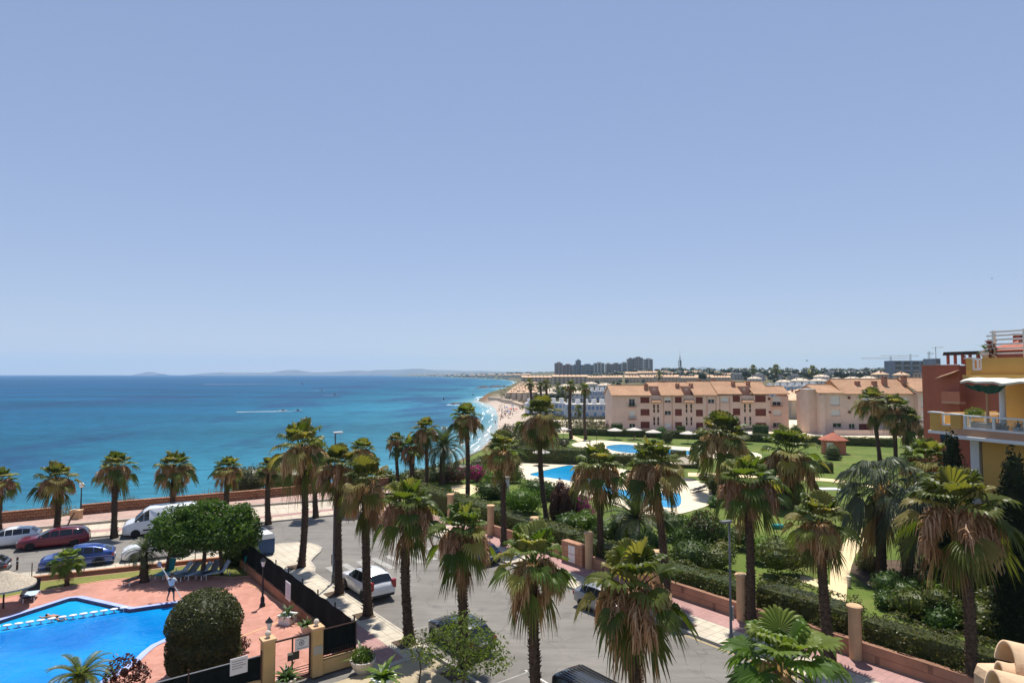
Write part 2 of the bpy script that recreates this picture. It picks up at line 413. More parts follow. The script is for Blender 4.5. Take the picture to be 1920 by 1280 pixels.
    M['sign_grey'] = plain('sign_print', (.2, .2, .22), .6, .1, 3)
    M['tower_red'] = M['tower_blue'] = None
    M['bird'] = plain('bird_dark', (.02, .02, .022), .8, .1, 4)
    M['rock'] = plain('dark_rock', (.17, .13, .10), .95, .35, .4, bump=.8, bscale=3)
    M['beam'] = plain('white_beam', (.74, .70, .62), .6, .05, 3)
mats()
# ------------------------------------------------------------------ terrain, sea, sky
COASTLINE = [(-420, -170), (-110, 38), (-56, 69), (-27, 88), (-17, 106), (-11.5, 132), (-9.8, 157), (-8.9, 181), (-7.2, 200), (-7.0, 245), (-8.2, 315),
             (-11.8, 394), (-19, 465), (-26, 505), (-24, 540), (-12, 720), (5, 1260), (14, 1800), (-30, 2450), (-120, 2900), (-300, 3700), (-560, 5000), (-1250, 6600), (-1350, 8000), (-900, 12500)]
_c = np.array(COASTLINE, float)
LAND = np.vstack([_c, [[14000, 12500], [14000, -170]]])

def sstep(a, b, x):
    t = np.clip((x - a) / (b - a), 0, 1); return t * t * (3 - 2 * t)

def shore(x, y):
    P = np.stack([x, y], -1)
    best = np.full(x.shape, 1e12)
    for a, b in zip(_c[:-1], _c[1:]):
        ab = b - a; t = np.clip(((P - a) @ ab) / (ab @ ab), 0, 1)
        q = P - (a + t[..., None] * ab)
        best = np.minimum(best, (q * q).sum(-1))
    ins = np.zeros(x.shape, bool)
    for a, b in zip(LAND, np.roll(LAND, -1, 0)):
        c = (a[1] > y) != (b[1] > y)
        with np.errstate(divide='ignore', invalid='ignore'):
            xi = (b[0] - a[0]) * (y - a[1]) / (b[1] - a[1] + 1e-12) + a[0]
        ins ^= c & (x < xi)
    return np.sqrt(best) * np.where(ins, 1, -1)

SEA = -7.0
def terrain(x, y):
    x = np.asarray(x, float); y = np.asarray(y, float)
    d = shore(x, y)
    base = 22 * np.clip((y - 200) / 1300, 0, 1) * sstep(15, 260, d) * (1 - .55 * sstep(2200, 4500, y)) - .06
    base = base - 4.5 * sstep(185, 215, y) * (1 - sstep(300, 420, y)) * (1 - sstep(40, 75, x))
    bumpy = .6 * np.sin(x * .011 + 1.3) * np.sin(y * .009) * sstep(300, 700, y)
    base = base + bumpy
    beach = sstep(165, 200, y) * (1 - sstep(440, 490, y))
    cliff = np.clip(d / 8.0, 0, 1) ** .7
    zc = -7.5 + (base + 7.5) * cliff
    wd = 9 + 9 * sstep(240, 330, y); bs = -7.15 + .10 * np.clip(d, 0, 18); zb = bs + (base - bs) * sstep(wd, wd + 8, d)
    z = zc * (1 - beach) + zb * beach
    return np.where(d < 0, -7.4 + np.maximum(d * .12, -6), z)

def G(u, v, tmax=9000):
    """where the line of sight of a photo pixel meets the terrain"""
    d = ray(u, v)
    t = 25 * 1.006 ** np.arange(0, 990); t = t[t < tmax]
    h = terrain(d.x * t, d.y * t)
    z = H + d.z * t
    k = np.argmax(z < h)
    if k == 0: k = len(t) - 1
    return V3((d.x * t[k], d.y * t[k], float(h[k])))

def land_mesh():
    ys = np.concatenate([np.linspace(-40, 60, 40), 60 + np.cumsum(np.full(150, 1.7)), 315 * 1.03 ** np.arange(1, 122)])
    tt = np.concatenate([np.linspace(-1.25, -.3, 36)[:-1], np.linspace(-.3, .12, 90)[:-1], np.linspace(.12, 1.25, 50)])
    Y, T = np.meshgrid(ys, tt, indexing='ij'); X = T * (np.maximum(Y, 0) + 45)
    Z = terrain(X, Y)
    n, m = X.shape
    V = np.stack([X, Y, Z], -1).reshape(-1, 3)
    i = np.arange(n * m).reshape(n, m)
    Fq = np.stack([i[:-1, :-1], i[:-1, 1:], i[1:, 1:], i[1:, :-1]], -1).reshape(-1, 4)
    D = shore(X, Y).reshape(-1)
    me = bpy.data.meshes.new('terrain'); me.from_pydata(V.tolist(), [], Fq.tolist())
    q = N('coastal_ground'); geo = q.n('ShaderNodeNewGeometry'); vec = q.world()
    at_ = q.n('ShaderNodeAttribute', attribute_name='beach')
    c = q.ramp(q.noise(vec, .03, 6, .65), [(.3, (.20, .135, .085)), (.45, (.13, .11, .055)), (.62, (.075, .08, .032))])
    c = q.mix(.6, c, q.ramp(q.noise(vec, .7, 5, .7), [(.3, .6), (.7, 1.3)]), 'MULTIPLY')
    sp = q.n('ShaderNodeSeparateXYZ'); q.l(geo.outputs['Normal'], sp.inputs[0])
    steep = q.ramp(sp.outputs[2], [(.72, 1.0), (.93, .0)])
    rk = q.ramp(q.noise(q.world((1, 1, 3)), .5, 5, .7), [(.3, (.20, .085, .045)), (.7, (.36, .17, .10))])
    c = q.mix(steep, c, rk)
    c = q.mix(at_.outputs['Fac'], c, q.ramp(q.noise(vec, .12, 5, .6), [(.3, (.40, .32, .26)), (.7, (.50, .41, .34))]))
    q.set(c, .95, .15); q.bump(q.noise(vec, .9, 5, .65), .6, .4)
    me.materials.append(q.m)
    ca = me.attributes.new('beach', 'FLOAT', 'POINT')
    wd = 9 + 9 * sstep(240, 330, V[:, 1]); bz = sstep(140, 165, V[:, 1]) * (1 - sstep(445, 490, V[:, 1])) * (1 - sstep(wd, wd + 3, D))
    ca.data.foreach_set('value', bz.astype(np.float32))
    me.polygons.foreach_set('use_smooth', [True] * len(Fq))
    o = bpy.data.objects.new('terrain', me); COL.objects.link(o); o['kind'] = 'structure'

def sea_mesh():
    ys = np.concatenate([np.linspace(-60, 60, 20), 60 * 1.035 ** np.arange(1, 156)]); ys = ys[ys < 12600]
    tt = np.concatenate([np.linspace(-1.5, -.35, 50)[:-1], np.linspace(-.35, .06, 60)])
    Y, T = np.meshgrid(ys, tt, indexing='ij'); X = T * (np.maximum(Y, 0) + 45)
    n, m = X.shape
    V = np.stack([X, Y, np.full_like(X, SEA)], -1).reshape(-1, 3)
    i = np.arange(n * m).reshape(n, m)
    Fq = np.stack([i[:-1, :-1], i[:-1, 1:], i[1:, 1:], i[1:, :-1]], -1).reshape(-1, 4)
    D = -shore(X, Y).reshape(-1)
    me = bpy.data.meshes.new('sea'); me.from_pydata(V.tolist(), [], Fq.tolist())
    a = me.attributes.new('offshore', 'FLOAT', 'POINT'); a.data.foreach_set('value', D.astype(np.float32))
    q = N('sea_water'); vec = q.world()
    at_ = q.n('ShaderNodeAttribute', attribute_name='offshore')
    d = at_.outputs['Fac']
    wob = q.noise(vec, .006, 5, .6)
    dd = q.math('ADD', d, q.math('MULTIPLY', q.math('SUBTRACT', wob, .5), q.math('MULTIPLY_ADD', d, .6, 30)))
    lg = q.math('LOGARITHM', q.math('MAXIMUM', dd, 1.0), 10.0)
    lg = q.math('DIVIDE', lg, 4.0)
    c = q.ramp(lg, SEA_STOPS)
    # weed beds on the sandy bottom: long drifts parallel to the shore
    sea_v = q.world((.012, .0042, 1), -.5)
    weed = q.noise(sea_v, 1.0, 5, .62, .4)
    near = q.ramp(lg, [(.28, .0), (.36, 1.0), (.62, 1.0), (.76, .25)])
    wf = q.math('MULTIPLY', q.ramp(weed, [(.50, .0), (.60, 1.0)]), near)
    c = q.mix(q.math('MULTIPLY', wf, .72), c, (.012, .05, .125))
    chop = q.noise(q.world((.16, .32, 1), .5), 1.0, 6, .7)
    c = q.mix(.85, c, q.ramp(chop, [(.3, .55), (.7, 1.45)]), 'MULTIPLY')
    c = q.mix(1.0, c, q.ramp(q.noise(q.world((.0035, .011, 1), .5), 1.0, 5, .6), [(.35, .72), (.65, 1.18)]), 'MULTIPLY')
    q.set(c, .5, .10); q.b.inputs['IOR'].default_value = 1.33
    q.bump(q.math('ADD', chop, q.noise(q.world((.9, 1.8, 1), .5), 1.0, 3)), .5, .35)
    me.materials.append(q.m)
    o = bpy.data.objects.new('sea', me); COL.objects.link(o); o['kind'] = 'structure'

SEA_STOPS = [(.0, (.30, .36, .36)), (.17, (.12, .26, .31)), (.30, (.045, .185, .26)), (.46, (.018, .135, .21)), (.56, (.006, .085, .165)), (.70, (.004, .068, .16)), (.85, (.002, .058, .15))]

def foam_strip(pts, w0, name='sea_foam'):
    mb = MB()
    m = N('surf_foam'); m.set((.8, .82, .82), .9, .2); FO = m.m
    for k in range(len(pts) - 1):
        a = V3((*pts[k], 0)); b = V3((*pts[k + 1], 0)); L = (b - a).length; t = (b - a) / L; nn = V3((-t.y, t.x, 0))
        s = 0.0
        while s < L:
            ln = rng.uniform(6, 16) * (1 + L / 100); w = rng.uniform(.15, .8) * w0
            c = a + t * s + nn * rng.uniform(-1, 1) * w0 * 1.2
            P = []
            for i in range(9):
                f = i / 8; ww = w * sin(pi * f) ** .6 * rng.uniform(.6, 1.2); off = nn * (sin(f * 5 + s) * w * .5)
                P.append((c + t * (f * ln) + off - nn * ww * .5, c + t * (f * ln) + off + nn * ww * .5))
            for i in range(8):
                mb.quad(P[i][0], P[i + 1][0], P[i + 1][1], P[i][1])
            s += ln * rng.uniform(.9, 1.9)
    o = mb.build(name, FO, loc=(0, 0, SEA + .06)); o['kind'] = 'stuff'; o['label'] = 'white surf breaking along the beach'

def hill(name, pts, Y, depth, col):
    """a far ridge: px profile (u, height in px above the horizon) at distance Y, with a front and a back slope"""
    mb = MB(); k = Y / F
    n = len(pts); rows = 7; us = []
    P = []
    prof = []
    for i in range(n - 1):
        for f in np.linspace(0, 1, 6, endpoint=False):
            prof.append((pts[i][0] + (pts[i + 1][0] - pts[i][0]) * f, pts[i][1] + (pts[i + 1][1] - pts[i][1]) * f))
    prof.append(pts[-1])
    for r in range(rows):
        f = r / (rows - 1); hh = sin(pi * f) ** .8; yy = Y + (f - .5) * depth
        for (u, h) in prof:
            x = (u - 960) * k
            nz = 1 + .3 * noise.noise(V3((x * .002, yy * .002, 3)))
            P.append((x, yy, SEA - 1 + (h * .62 * k * hh * nz + (22 if hh > .1 else 0) * hh)))
    m = len(prof); fs = []
    for r in range(rows - 1):
        for i in range(m - 1):
            fs.append((r * m + i, r * m + i + 1, (r + 1) * m + i + 1, (r + 1) * m + i))
    mb.add(P, fs)
    o = mb.build(name, col, smooth=True); o['kind'] = 'structure'

def poly_sheet(name, pts, z, mat, holes=None, kind='structure', skirt=None):
    loops = [[V3((p[0], p[1], 0)) for p in pts]] + [[V3((p[0], p[1], 0)) for p in h] for h in (holes or [])]
    tri = tessellate_polygon(loops); flat = [p for l in loops for p in l]
    mb = MB(); fs = []
    for t in tri:
        a, b, c = [flat[i] for i in t]
        fs.append(tuple(t) if (b - a).cross(c - a).z > 0 else tuple(reversed(t)))
    mb.add([(p.x, p.y, z) for p in flat], fs)
    if skirt is not None:
        for l in loops:
            for i in range(len(l)):
                a, b = l[i], l[(i + 1) % len(l)]
                mb.quad((a.x, a.y, skirt), (b.x, b.y, skirt), (b.x, b.y, z), (a.x, a.y, z))
    o = mb.build(name, mat); 
    if kind: o['kind'] = kind
    return o

def ribbon(name, line, w, z0, z1, mat, side=1):
    """a raised strip (kerb, coping) following a line, lying on one side of it"""
    mb = MB(); L = [V3((p[0], p[1], 0)) for p in line]; Rr = []
    for i, p in enumerate(L):
        t = (L[min(i + 1, len(L) - 1)] - L[max(i - 1, 0)]).normalized(); Rr.append(p + V3((-t.y, t.x, 0)) * w * side)
    for i in range(len(L) - 1):
        a, b, c, d = L[i], L[i + 1], Rr[i + 1], Rr[i]
        lo = lambda p: (p.x, p.y, z0)
        hi = lambda p: (p.x, p.y, z1)
        mb.quad(hi(a), hi(b), hi(c), hi(d)); mb.quad(lo(a), lo(b), hi(b), hi(a)); mb.quad(lo(d), lo(c), hi(c), hi(d))
        if i == 0: mb.quad(lo(a), hi(a), hi(d), lo(d))
        if i == len(L) - 2: mb.quad(lo(b), hi(b), hi(c), lo(c))
    o = mb.build(name, mat); o['kind'] = 'structure'; return o

def smooth_poly(pts, n=6, closed=True):
    P = [V3((p[0], p[1], 0)) for p in pts]; out = []; m = len(P)
    for i in range(m if closed else m - 1):
        p0, p1, p2, p3 = P[(i - 1) % m] if closed or i else P[0], P[i], P[(i + 1) % m], P[(i + 2) % m] if closed or i + 2 < m else P[-1]
        for k in range(n):
            t = k / n
            out.append(.5 * ((2 * p1) + (p2 - p0) * t + (2 * p0 - 5 * p1 + 4 * p2 - p3) * t * t + (3 * p1 - p0 - 3 * p2 + p3) * t ** 3))
    if not closed: out.append(P[-1])
    return out

def setting():
    land_mesh(); sea_mesh()
    foam_strip([(-10.6, 140), (-11.2, 160), (-10.6, 183), (-9.2, 202), (-9.4, 245), (-10.6, 315), (-14, 394), (-22, 460)], 1.1)
    foam_strip([(-14, 150), (-16, 170), (-15, 190), (-12.5, 210), (-13, 260), (-15, 330), (-20, 410)], .7)
    foam_strip([(-13.5, 125), (-12.3, 150), (-12, 168)], 2.2)
    foam_strip([(-30, 505), (-28, 560), (-16, 720), (-4, 1000), (0, 1260), (8, 1800), (-38, 2450), (-130, 2900), (-310, 3700), (-575, 5000)], 4.0)
    q = N('hill_slope'); vec = q.world(); q.set(q.ramp(q.noise(vec, .004, 5), [(.3, (.10, .085, .07)), (.7, (.17, .14, .11))]), .95, .1)
    HM = q.m
    hill('island_hill', [(262, 0), (272, 3.5), (279, 6), (286, 6.3), (294, 3), (304, 0)], 11200, 500, HM)
    hill('hills', [(372, 0), (390, 3), (412, 5), (440, 4), (470, 4.6), (505, 4), (520, 7), (540, 11), (556, 12.5), (570, 9), (590, 5.5), (620, 7), (648, 9), (672, 10.5), (690, 9), (705, 12), (730, 13), (748, 12),
                   (770, 14), (790, 15.5), (812, 13), (840, 11), (870, 9), (900, 10), (930, 8), (960, 7), (1010, 6), (1060, 3)], 11600, 900, HM)
    hill('hills', [(1180, 4), (1215, 9), (1240, 11.5), (1262, 12), (1282, 14), (1300, 19), (1315, 21), (1330, 20), (1345, 16), (1370, 13), (1410, 11), (1500, 8), (1640, 6)], 11900, 900, HM)
    # --- road and paving
    poly_sheet('road', [(-95, -8), (S(-14, 33).x, S(-14, 33).y)] + [S(64, 33), g(720, 930), g(480, 942), g(0, 990), g(-260, 1012)], 0.0, M['asphalt'])
    K = [g(-300, 1053), g(-150, 1040), g(43, 1021), g(226, 1004), g(370, 991), g(500, 980), g(627, 967), g(715, 957), g(762, 957), g(795, 975), S(52, 29.1), S(40, 29.1), S(28, 29.1), S(16, 29.1), S(-14, 29.1)]
    U = [g(-300, 1022), g(46, 996), g(210, 981), g(282, 975), g(440, 954), g(620, 940), g(760, 925)]
    W = [g(-300, 1011), g(0, 985.5), g(240, 961), g(480, 939.5), g(620, 925), g(728, 914)]
    poly_sheet('promenade_pavement', K[:9] + [S(64, 33.2)] + U[::-1], .12, M['prom_low'])
    poly_sheet('promenade_terrace', [(p.x, p.y) for p in U] + [S(63, 33.2)] + [(p.x, p.y) for p in W[::-1]], .30, M['prom_pink'])
    ribbon('promenade_step', U, .22, .0, .34, M['kerb'], -1)
    ribbon('kerb', K, .16, -.02, .135, M['kerb'], 1)
    wline = [g(-300, 1036), g(43, 1011), g(226, 996), g(500, 973), g(640, 957)]
    ribbon('pavement_band', wline, 1.0, .1, .126, M['pink_tile'], 1)
    poly_sheet('pavement', [K[8], K[9]] + [S(s, 29.1) for s in (52, 28, -14)] + [S(-14, 33.3), S(63, 33.3)], .118, M['cream_tile'])
    poly_sheet('pavement_band', [S(-14, 31.3), S(-14, 32.95), S(50, 32.95), S(50, 31.3)], .126, M['pink_tile'])
    poly_sheet('pavement_band', [S(52, 29.5), S(50, 32.9), S(62, 33.1), S(62, 30.2), S(57, 28.0)], .128, M['pink_tile'])
    # near side pavement, corner and the fence-side pavement
    nk = [g(-300, 1106), g(-100, 1089), g(59, 1075), g(250, 1054.5), g(423, 1034), g(500, 1024), g(530, 1020), g(556, 1018.5), g(580, 1019.5), g(597, 1024), g(604, 1029), g(601, 1036), g(590, 1046), g(583, 1054), g(592, 1066), S(44.5, 17.06), S(36, 17.06), S(28.3, 17.06)]
    inner = [S(28.3, 13.5), S(40, 13.5), S(49.2, 13.5), g(423, 1046), g(250, 1066.5), g(59, 1087), g(-100, 1101), g(-300, 1118)]
    poly_sheet('pavement', nk + inner, .12, M['cream_tile'])
    ribbon('kerb', nk, .15, -.02, .135, M['kerb'], -1)
    poly_sheet('pavement_band', [S(28.6, 14.2), S(28.6, 15.5), S(47, 15.5), S(47, 14.2)], .127, M['pink_tile'])
    poly_sheet('forecourt', [S(28.3, 4), S(28.3, 16.6), S(8, 16.6), S(8, 4)], .13, M['fore_tile'], skirt=-.02)
    ribbon('kerb', [S(28.3, 13.3), S(28.3, 17.0), S(8, 17.0)], .16, -.02, .15, M['kerb'], -1)
    # tree pits
    for (s, o) in [(46.6, 16.4), (39.4, 16.35), (34.9, 16.3), (30.1, 16.35), (25.6, 16.5), (20.4, 16.3), (15.5, 16.3)] + [(s, 29.75) for s in (45.6, 37.3, 28.5, 22.8)]:
        poly_sheet('tree_pit', [S(s - .55, o - .5), S(s - .55, o + .5), S(s + .55, o + .5), S(s + .55, o - .5)], .142, M['soil'])
    # markings
    for k in range(9):
        o = 18.2 + k * 1.18
        poly_sheet('crossing_stripe', [S(42.4, o), S(42.4, o + .5), S(45.6, o + .5), S(45.6, o)], .005, M['paint_worn'])
    poly_sheet('kerb_line', [S(-10, 28.95), S(26, 28.95), S(26, 28.85), S(-10, 28.85)], .005, M['yellow_line'])
    poly_sheet('bay_line', [S(20.6, 19.6), S(24.2, 19.6), S(24.2, 19.5), S(20.6, 19.5)], .005, M['paint'])
    for s in (23.9, 31.6): poly_sheet('bay_line', [S(s, 17.3), S(s, 19.6), S(s + .1, 19.6), S(s + .1, 17.3)], .005, M['paint_worn'])
    # --- pool garden by the road
    deck_out = [S(29.8, 13.1), S(48.6, 13.1), g(455, 1046, .2), g(250, 1070, .2), g(59, 1091, .2), g(-200, 1114, .2), g(-420, 1135, .2), S(29.8, -26)]
    PZ = .21
    px = [(-150, 1207), (0, 1163), (131, 1121), (144, 1120), (243, 1142), (348, 1127), (420, 1117), (432, 1122), (424, 1135), (395, 1160), (365, 1178), (330, 1190), (305, 1199), (283, 1209), (266, 1222), (250, 1238), (230, 1252), (212, 1263), (150, 1300), (-60, 1330), (-200, 1300)]
    pool = [g(u, v, PZ) for u, v in px]
    poly_sheet('pool_deck', deck_out, .2, M['deck'], holes=[[(p.x, p.y) for p in pool]], skirt=-.05)
    def ring(poly, w):
        n = len(poly); out = []
        for i in range(n):
            t = (poly[(i + 1) % n] - poly[i - 1]).normalized(); out.append(poly[i] + V3((-t.y, t.x, 0)) * w)
        return out
    area = sum(pool[i].x * pool[(i + 1) % len(pool)].y - pool[(i + 1) % len(pool)].x * pool[i].y for i in range(len(pool)))
    outer = ring(pool, -.34 if area > 0 else .34)
    poly_sheet('pool_coping', outer, .235, M['coping'], holes=[pool], skirt=.15)
    mb = MB()
    for i in range(len(pool)):
        a, b = pool[i], pool[(i + 1) % len(pool)]
        mb.quad((a.x, a.y, -.3), (b.x, b.y, -.3), (b.x, b.y, .23), (a.x, a.y, .23))
    o = mb.build('pool_wall_tiles', M['pooltile']); o['kind'] = 'structure'
    poly_sheet('pool_water', pool, .02, M['pool'])
    sh = [g(-40, 1194, -.01), g(0, 1167, -.01), g(131, 1127, -.01), g(144, 1126, -.01), g(236, 1146, -.01), g(150, 1161, -.01), g(0, 1187, -.01)]
    poly_sheet('shallow_pool_water', sh, .026, M['pool_shallow'])
    # deck bands and grass strip
    E = [g(-200, 1136, .2), g(0, 1121, .2), g(60, 1109, .2), g(130, 1098, .2), g(200, 1086.5, .2), g(250, 1082, .2), g(380, 1079, .2), g(440, 1081, .2), g(478, 1078, .2)]
    poly_sheet('grass_strip', E + [g(476, 1057, .2), g(455, 1048, .2), g(250, 1071, .2), g(59, 1092, .2), g(-200, 1115, .2)], .212, M['lawn2'])
    ribbon('deck_edging', E, .12, .19, .222, M['deck_band'], -1)
    for a, b in ((g(450, 1194, .2), g(540, 1160, .2)), (g(455, 1085, .2), g(590, 1175, .2))):
        ribbon('deck_band', [a, b], .14, .19, .206, M['deck_band'], 1)
    # --- garden across the street
    lawn = [S(63, 33.3), S(-16, 33.3), (95, 2), (130, 60), (120, 158), (30, 158), (8, 152), (-2, 140), (-6, 115), (-9, 96)]
    p2 = smooth_poly([g(*p) for p in [(993, 891), (1020, 883), (1045, 877), (1068, 873), (1083, 877), (1102, 890), (1128, 906), (1165, 919), (1220, 924), (1268, 925), (1277, 934), (1275, 948), (1258, 953), (1215, 948), (1160, 934), (1118, 920), (1080, 905), (1040, 898)]], 4)
    p3 = smooth_poly([g(*p) for p in [(1136, 838), (1150, 834.5), (1175, 834), (1220, 839), (1270, 844), (1310, 847), (1322, 850), (1310, 853.5), (1270, 853), (1220, 852), (1170, 849), (1145, 844)]], 4)
    poly_sheet('lawn', lawn, .03, M['lawn'], skirt=-.1)
    terr2 = smooth_poly([g(*p) for p in [(968, 889), (972, 872), (992, 862), (1040, 859), (1080, 862), (1150, 877), (1230, 889), (1290, 897), (1325, 910), (1337, 930), (1330, 947), (1285, 962), (1240, 969), (1185, 958), (1120, 938), (1060, 921), (1010, 908)]], 4)
    terr3 = smooth_poly([g(*p) for p in [(1072, 833), (1095, 828), (1130, 826), (1200, 832), (1280, 838), (1350, 843), (1420, 850), (1420, 862), (1350, 860), (1270, 858), (1190, 855), (1130, 849), (1085, 840)]], 4)
    for t, p in ((terr2, p2), (terr3, p3)):
        poly_sheet('pool_terrace', t, .10, M['pool_terrace'], holes=[p], skirt=-.1)
        mb = MB()
        for i in range(len(p)):
            a, b = p[i], p[(i + 1) % len(p)]
            mb.quad((a.x, a.y, -.1), (b.x, b.y, -.1), (b.x, b.y, .102), (a.x, a.y, .102))
        o = mb.build('pool_wall_tiles', M['pooltile']); o['kind'] = 'structure'
        poly_sheet('pool_water', p, .045, M['pool2'])
    path = [g(*p) for p in [(1560, 1126), (1557, 1105), (1556, 1080), (1560, 1055), (1572, 1030), (1592, 1008), (1620, 990), (1650, 975), (1680, 964), (1705, 975), (1668, 990), (1640, 1005), (1618, 1022), (1605, 1040), (1597, 1060), (1592, 1082), (1588, 1105), (1586, 1135)]]
    poly_sheet('garden_path', path, .05, M['garden_path'])
    poly_sheet('garden_path', [g(*p) for p in [(1500, 1078), (1530, 1086), (1558, 1098), (1556, 1112), (1525, 1098), (1500, 1090)]], .046, M['garden_path'])
    poly_sheet('garden_path', [g(*p) for p in [(1290, 886), (1360, 888), (1450, 890), (1560, 898), (1640, 910), (1640, 915), (1555, 903), (1450, 896), (1360, 895), (1290, 893)]], .05, M['garden_path'])
    poly_sheet('garden_path', [g(*p) for p in [(1330, 930), (1370, 932), (1420, 938), (1420, 946), (1370, 940), (1330, 940)]], .05, M['garden_path'])
    poly_sheet('garden_path', [g(*p) for p in [(1075, 817), (1095, 824), (1128, 832), (1110, 834), (1085, 828), (1066, 820)]], .05, M['garden_path'])
    poly_sheet('garden_path', [g(*p) for p in [(845, 912), (880, 908), (905, 915), (880, 930), (850, 925)]], .05, M['garden_path'])
    poly_sheet('flower_bed', [g(*p) for p in [(1588, 1066), (1606, 1052), (1680, 1050), (1760, 1060), (1860, 1080), (1900, 1110), (1900, 1180), (1820, 1160), (1740, 1150), (1670, 1125), (1625, 1100)]], .045, M['soil'])
    poly_sheet('flower_bed', [S(62, 33.5), S(-16, 33.5), S(-16, 35.6), S(30, 36.5), S(62, 36)], .055, M['soil'])
    # sand coloured yard around the blocks behind the garden
    poly_sheet('yard', [(8, 152), (62, 152), (64, 141), (112, 141), (112, 196), (12, 196)], .04, M['pool_terrace'], skirt=-1)

def sky_and_camera():
    w = bpy.data.worlds.new('World'); sc.world = w; w.use_nodes = True
    nt = w.node_tree; bg = nt.nodes['Background']
    s = nt.nodes.new('ShaderNodeTexSky'); s.sky_type = 'NISHITA'; s.sun_disc = False
    el, az = radians(70), radians(6)       # azimuth from +Y towards +X
    s.sun_elevation = el; s.sun_rotation = az
    s.altitude = 20; s.air_density = SKY[0]; s.dust_density = SKY[1]; s.ozone_density = SKY[2]
    gm = nt.nodes.new('ShaderNodeGamma'); gm.inputs[1].default_value = .5; nt.links.new(s.outputs[0], gm.inputs[0])
    tn = nt.nodes.new('ShaderNodeMix'); tn.data_type = 'RGBA'; tn.blend_type = 'MULTIPLY'; tn.inputs[0].default_value = 1; tn.inputs[7].default_value = SKYTINT
    nt.links.new(gm.outputs[0], tn.inputs[6]); nt.links.new(tn.outputs[2], bg.inputs[0]); bg.inputs[1].default_value = SKY[3]
    L = bpy.data.lights.new('sun', 'SUN'); L.energy = SUN; L.angle = radians(.53); L.color = (1, .95, .87)
    o = bpy.data.objects.new('sun', L); COL.objects.link(o)
    dirv = V3((sin(az) * cos(el), cos(az) * cos(el), sin(el)))
    o.rotation_euler = dirv.to_track_quat('Z', 'Y').to_euler(); o.location = (0, 0, 80)
    cam = bpy.data.cameras.new('camera'); cam.sensor_width = 36; cam.lens = 36 * F / 1920; cam.clip_start = .2; cam.clip_end = 60000
    c = bpy.data.objects.new('camera', cam); COL.objects.link(c); c.location = (0, 0, H); c.rotation_euler = (pi / 2 + PITCH, 0, 0)
    sc.camera = c
    sc.view_settings.view_transform = 'Standard'; sc.view_settings.look = 'None'; sc.view_settings.gamma = 1; sc.view_settings.exposure = EXPO
    sc.cycles.use_denoising = True
    sc.cycles.max_bounces = 6; sc.cycles.volume_bounces = 1; sc.cycles.sample_clamp_indirect = 6
    if HAZE:
        mb = MB(); mb.box(-14500, 14500, -300, 12700, -15, 300)
        m = bpy.data.materials.new('haze'); m.use_nodes = True; t = m.node_tree; t.nodes.clear()
        out = t.nodes.new('ShaderNodeOutputMaterial'); v = t.nodes.new('ShaderNodeVolumePrincipled')
        v.inputs['Color'].default_value = HAZE_COL; v.inputs['Density'].default_value = HAZE; v.inputs['Anisotropy'].default_value = 0.0
        t.links.new(v.outputs[0], out.inputs['Volume'])
        o = mb.build('haze', m); o['kind'] = 'stuff'
SKY = (1.0, 0.0, 3.0, .13); SKYTINT = (1.36, 1.41, 1.72, 1); SUN = 4.9; EXPO = .35; HAZE = 7.5e-5; HAZE_COL = (.53, .77, 1, 1)
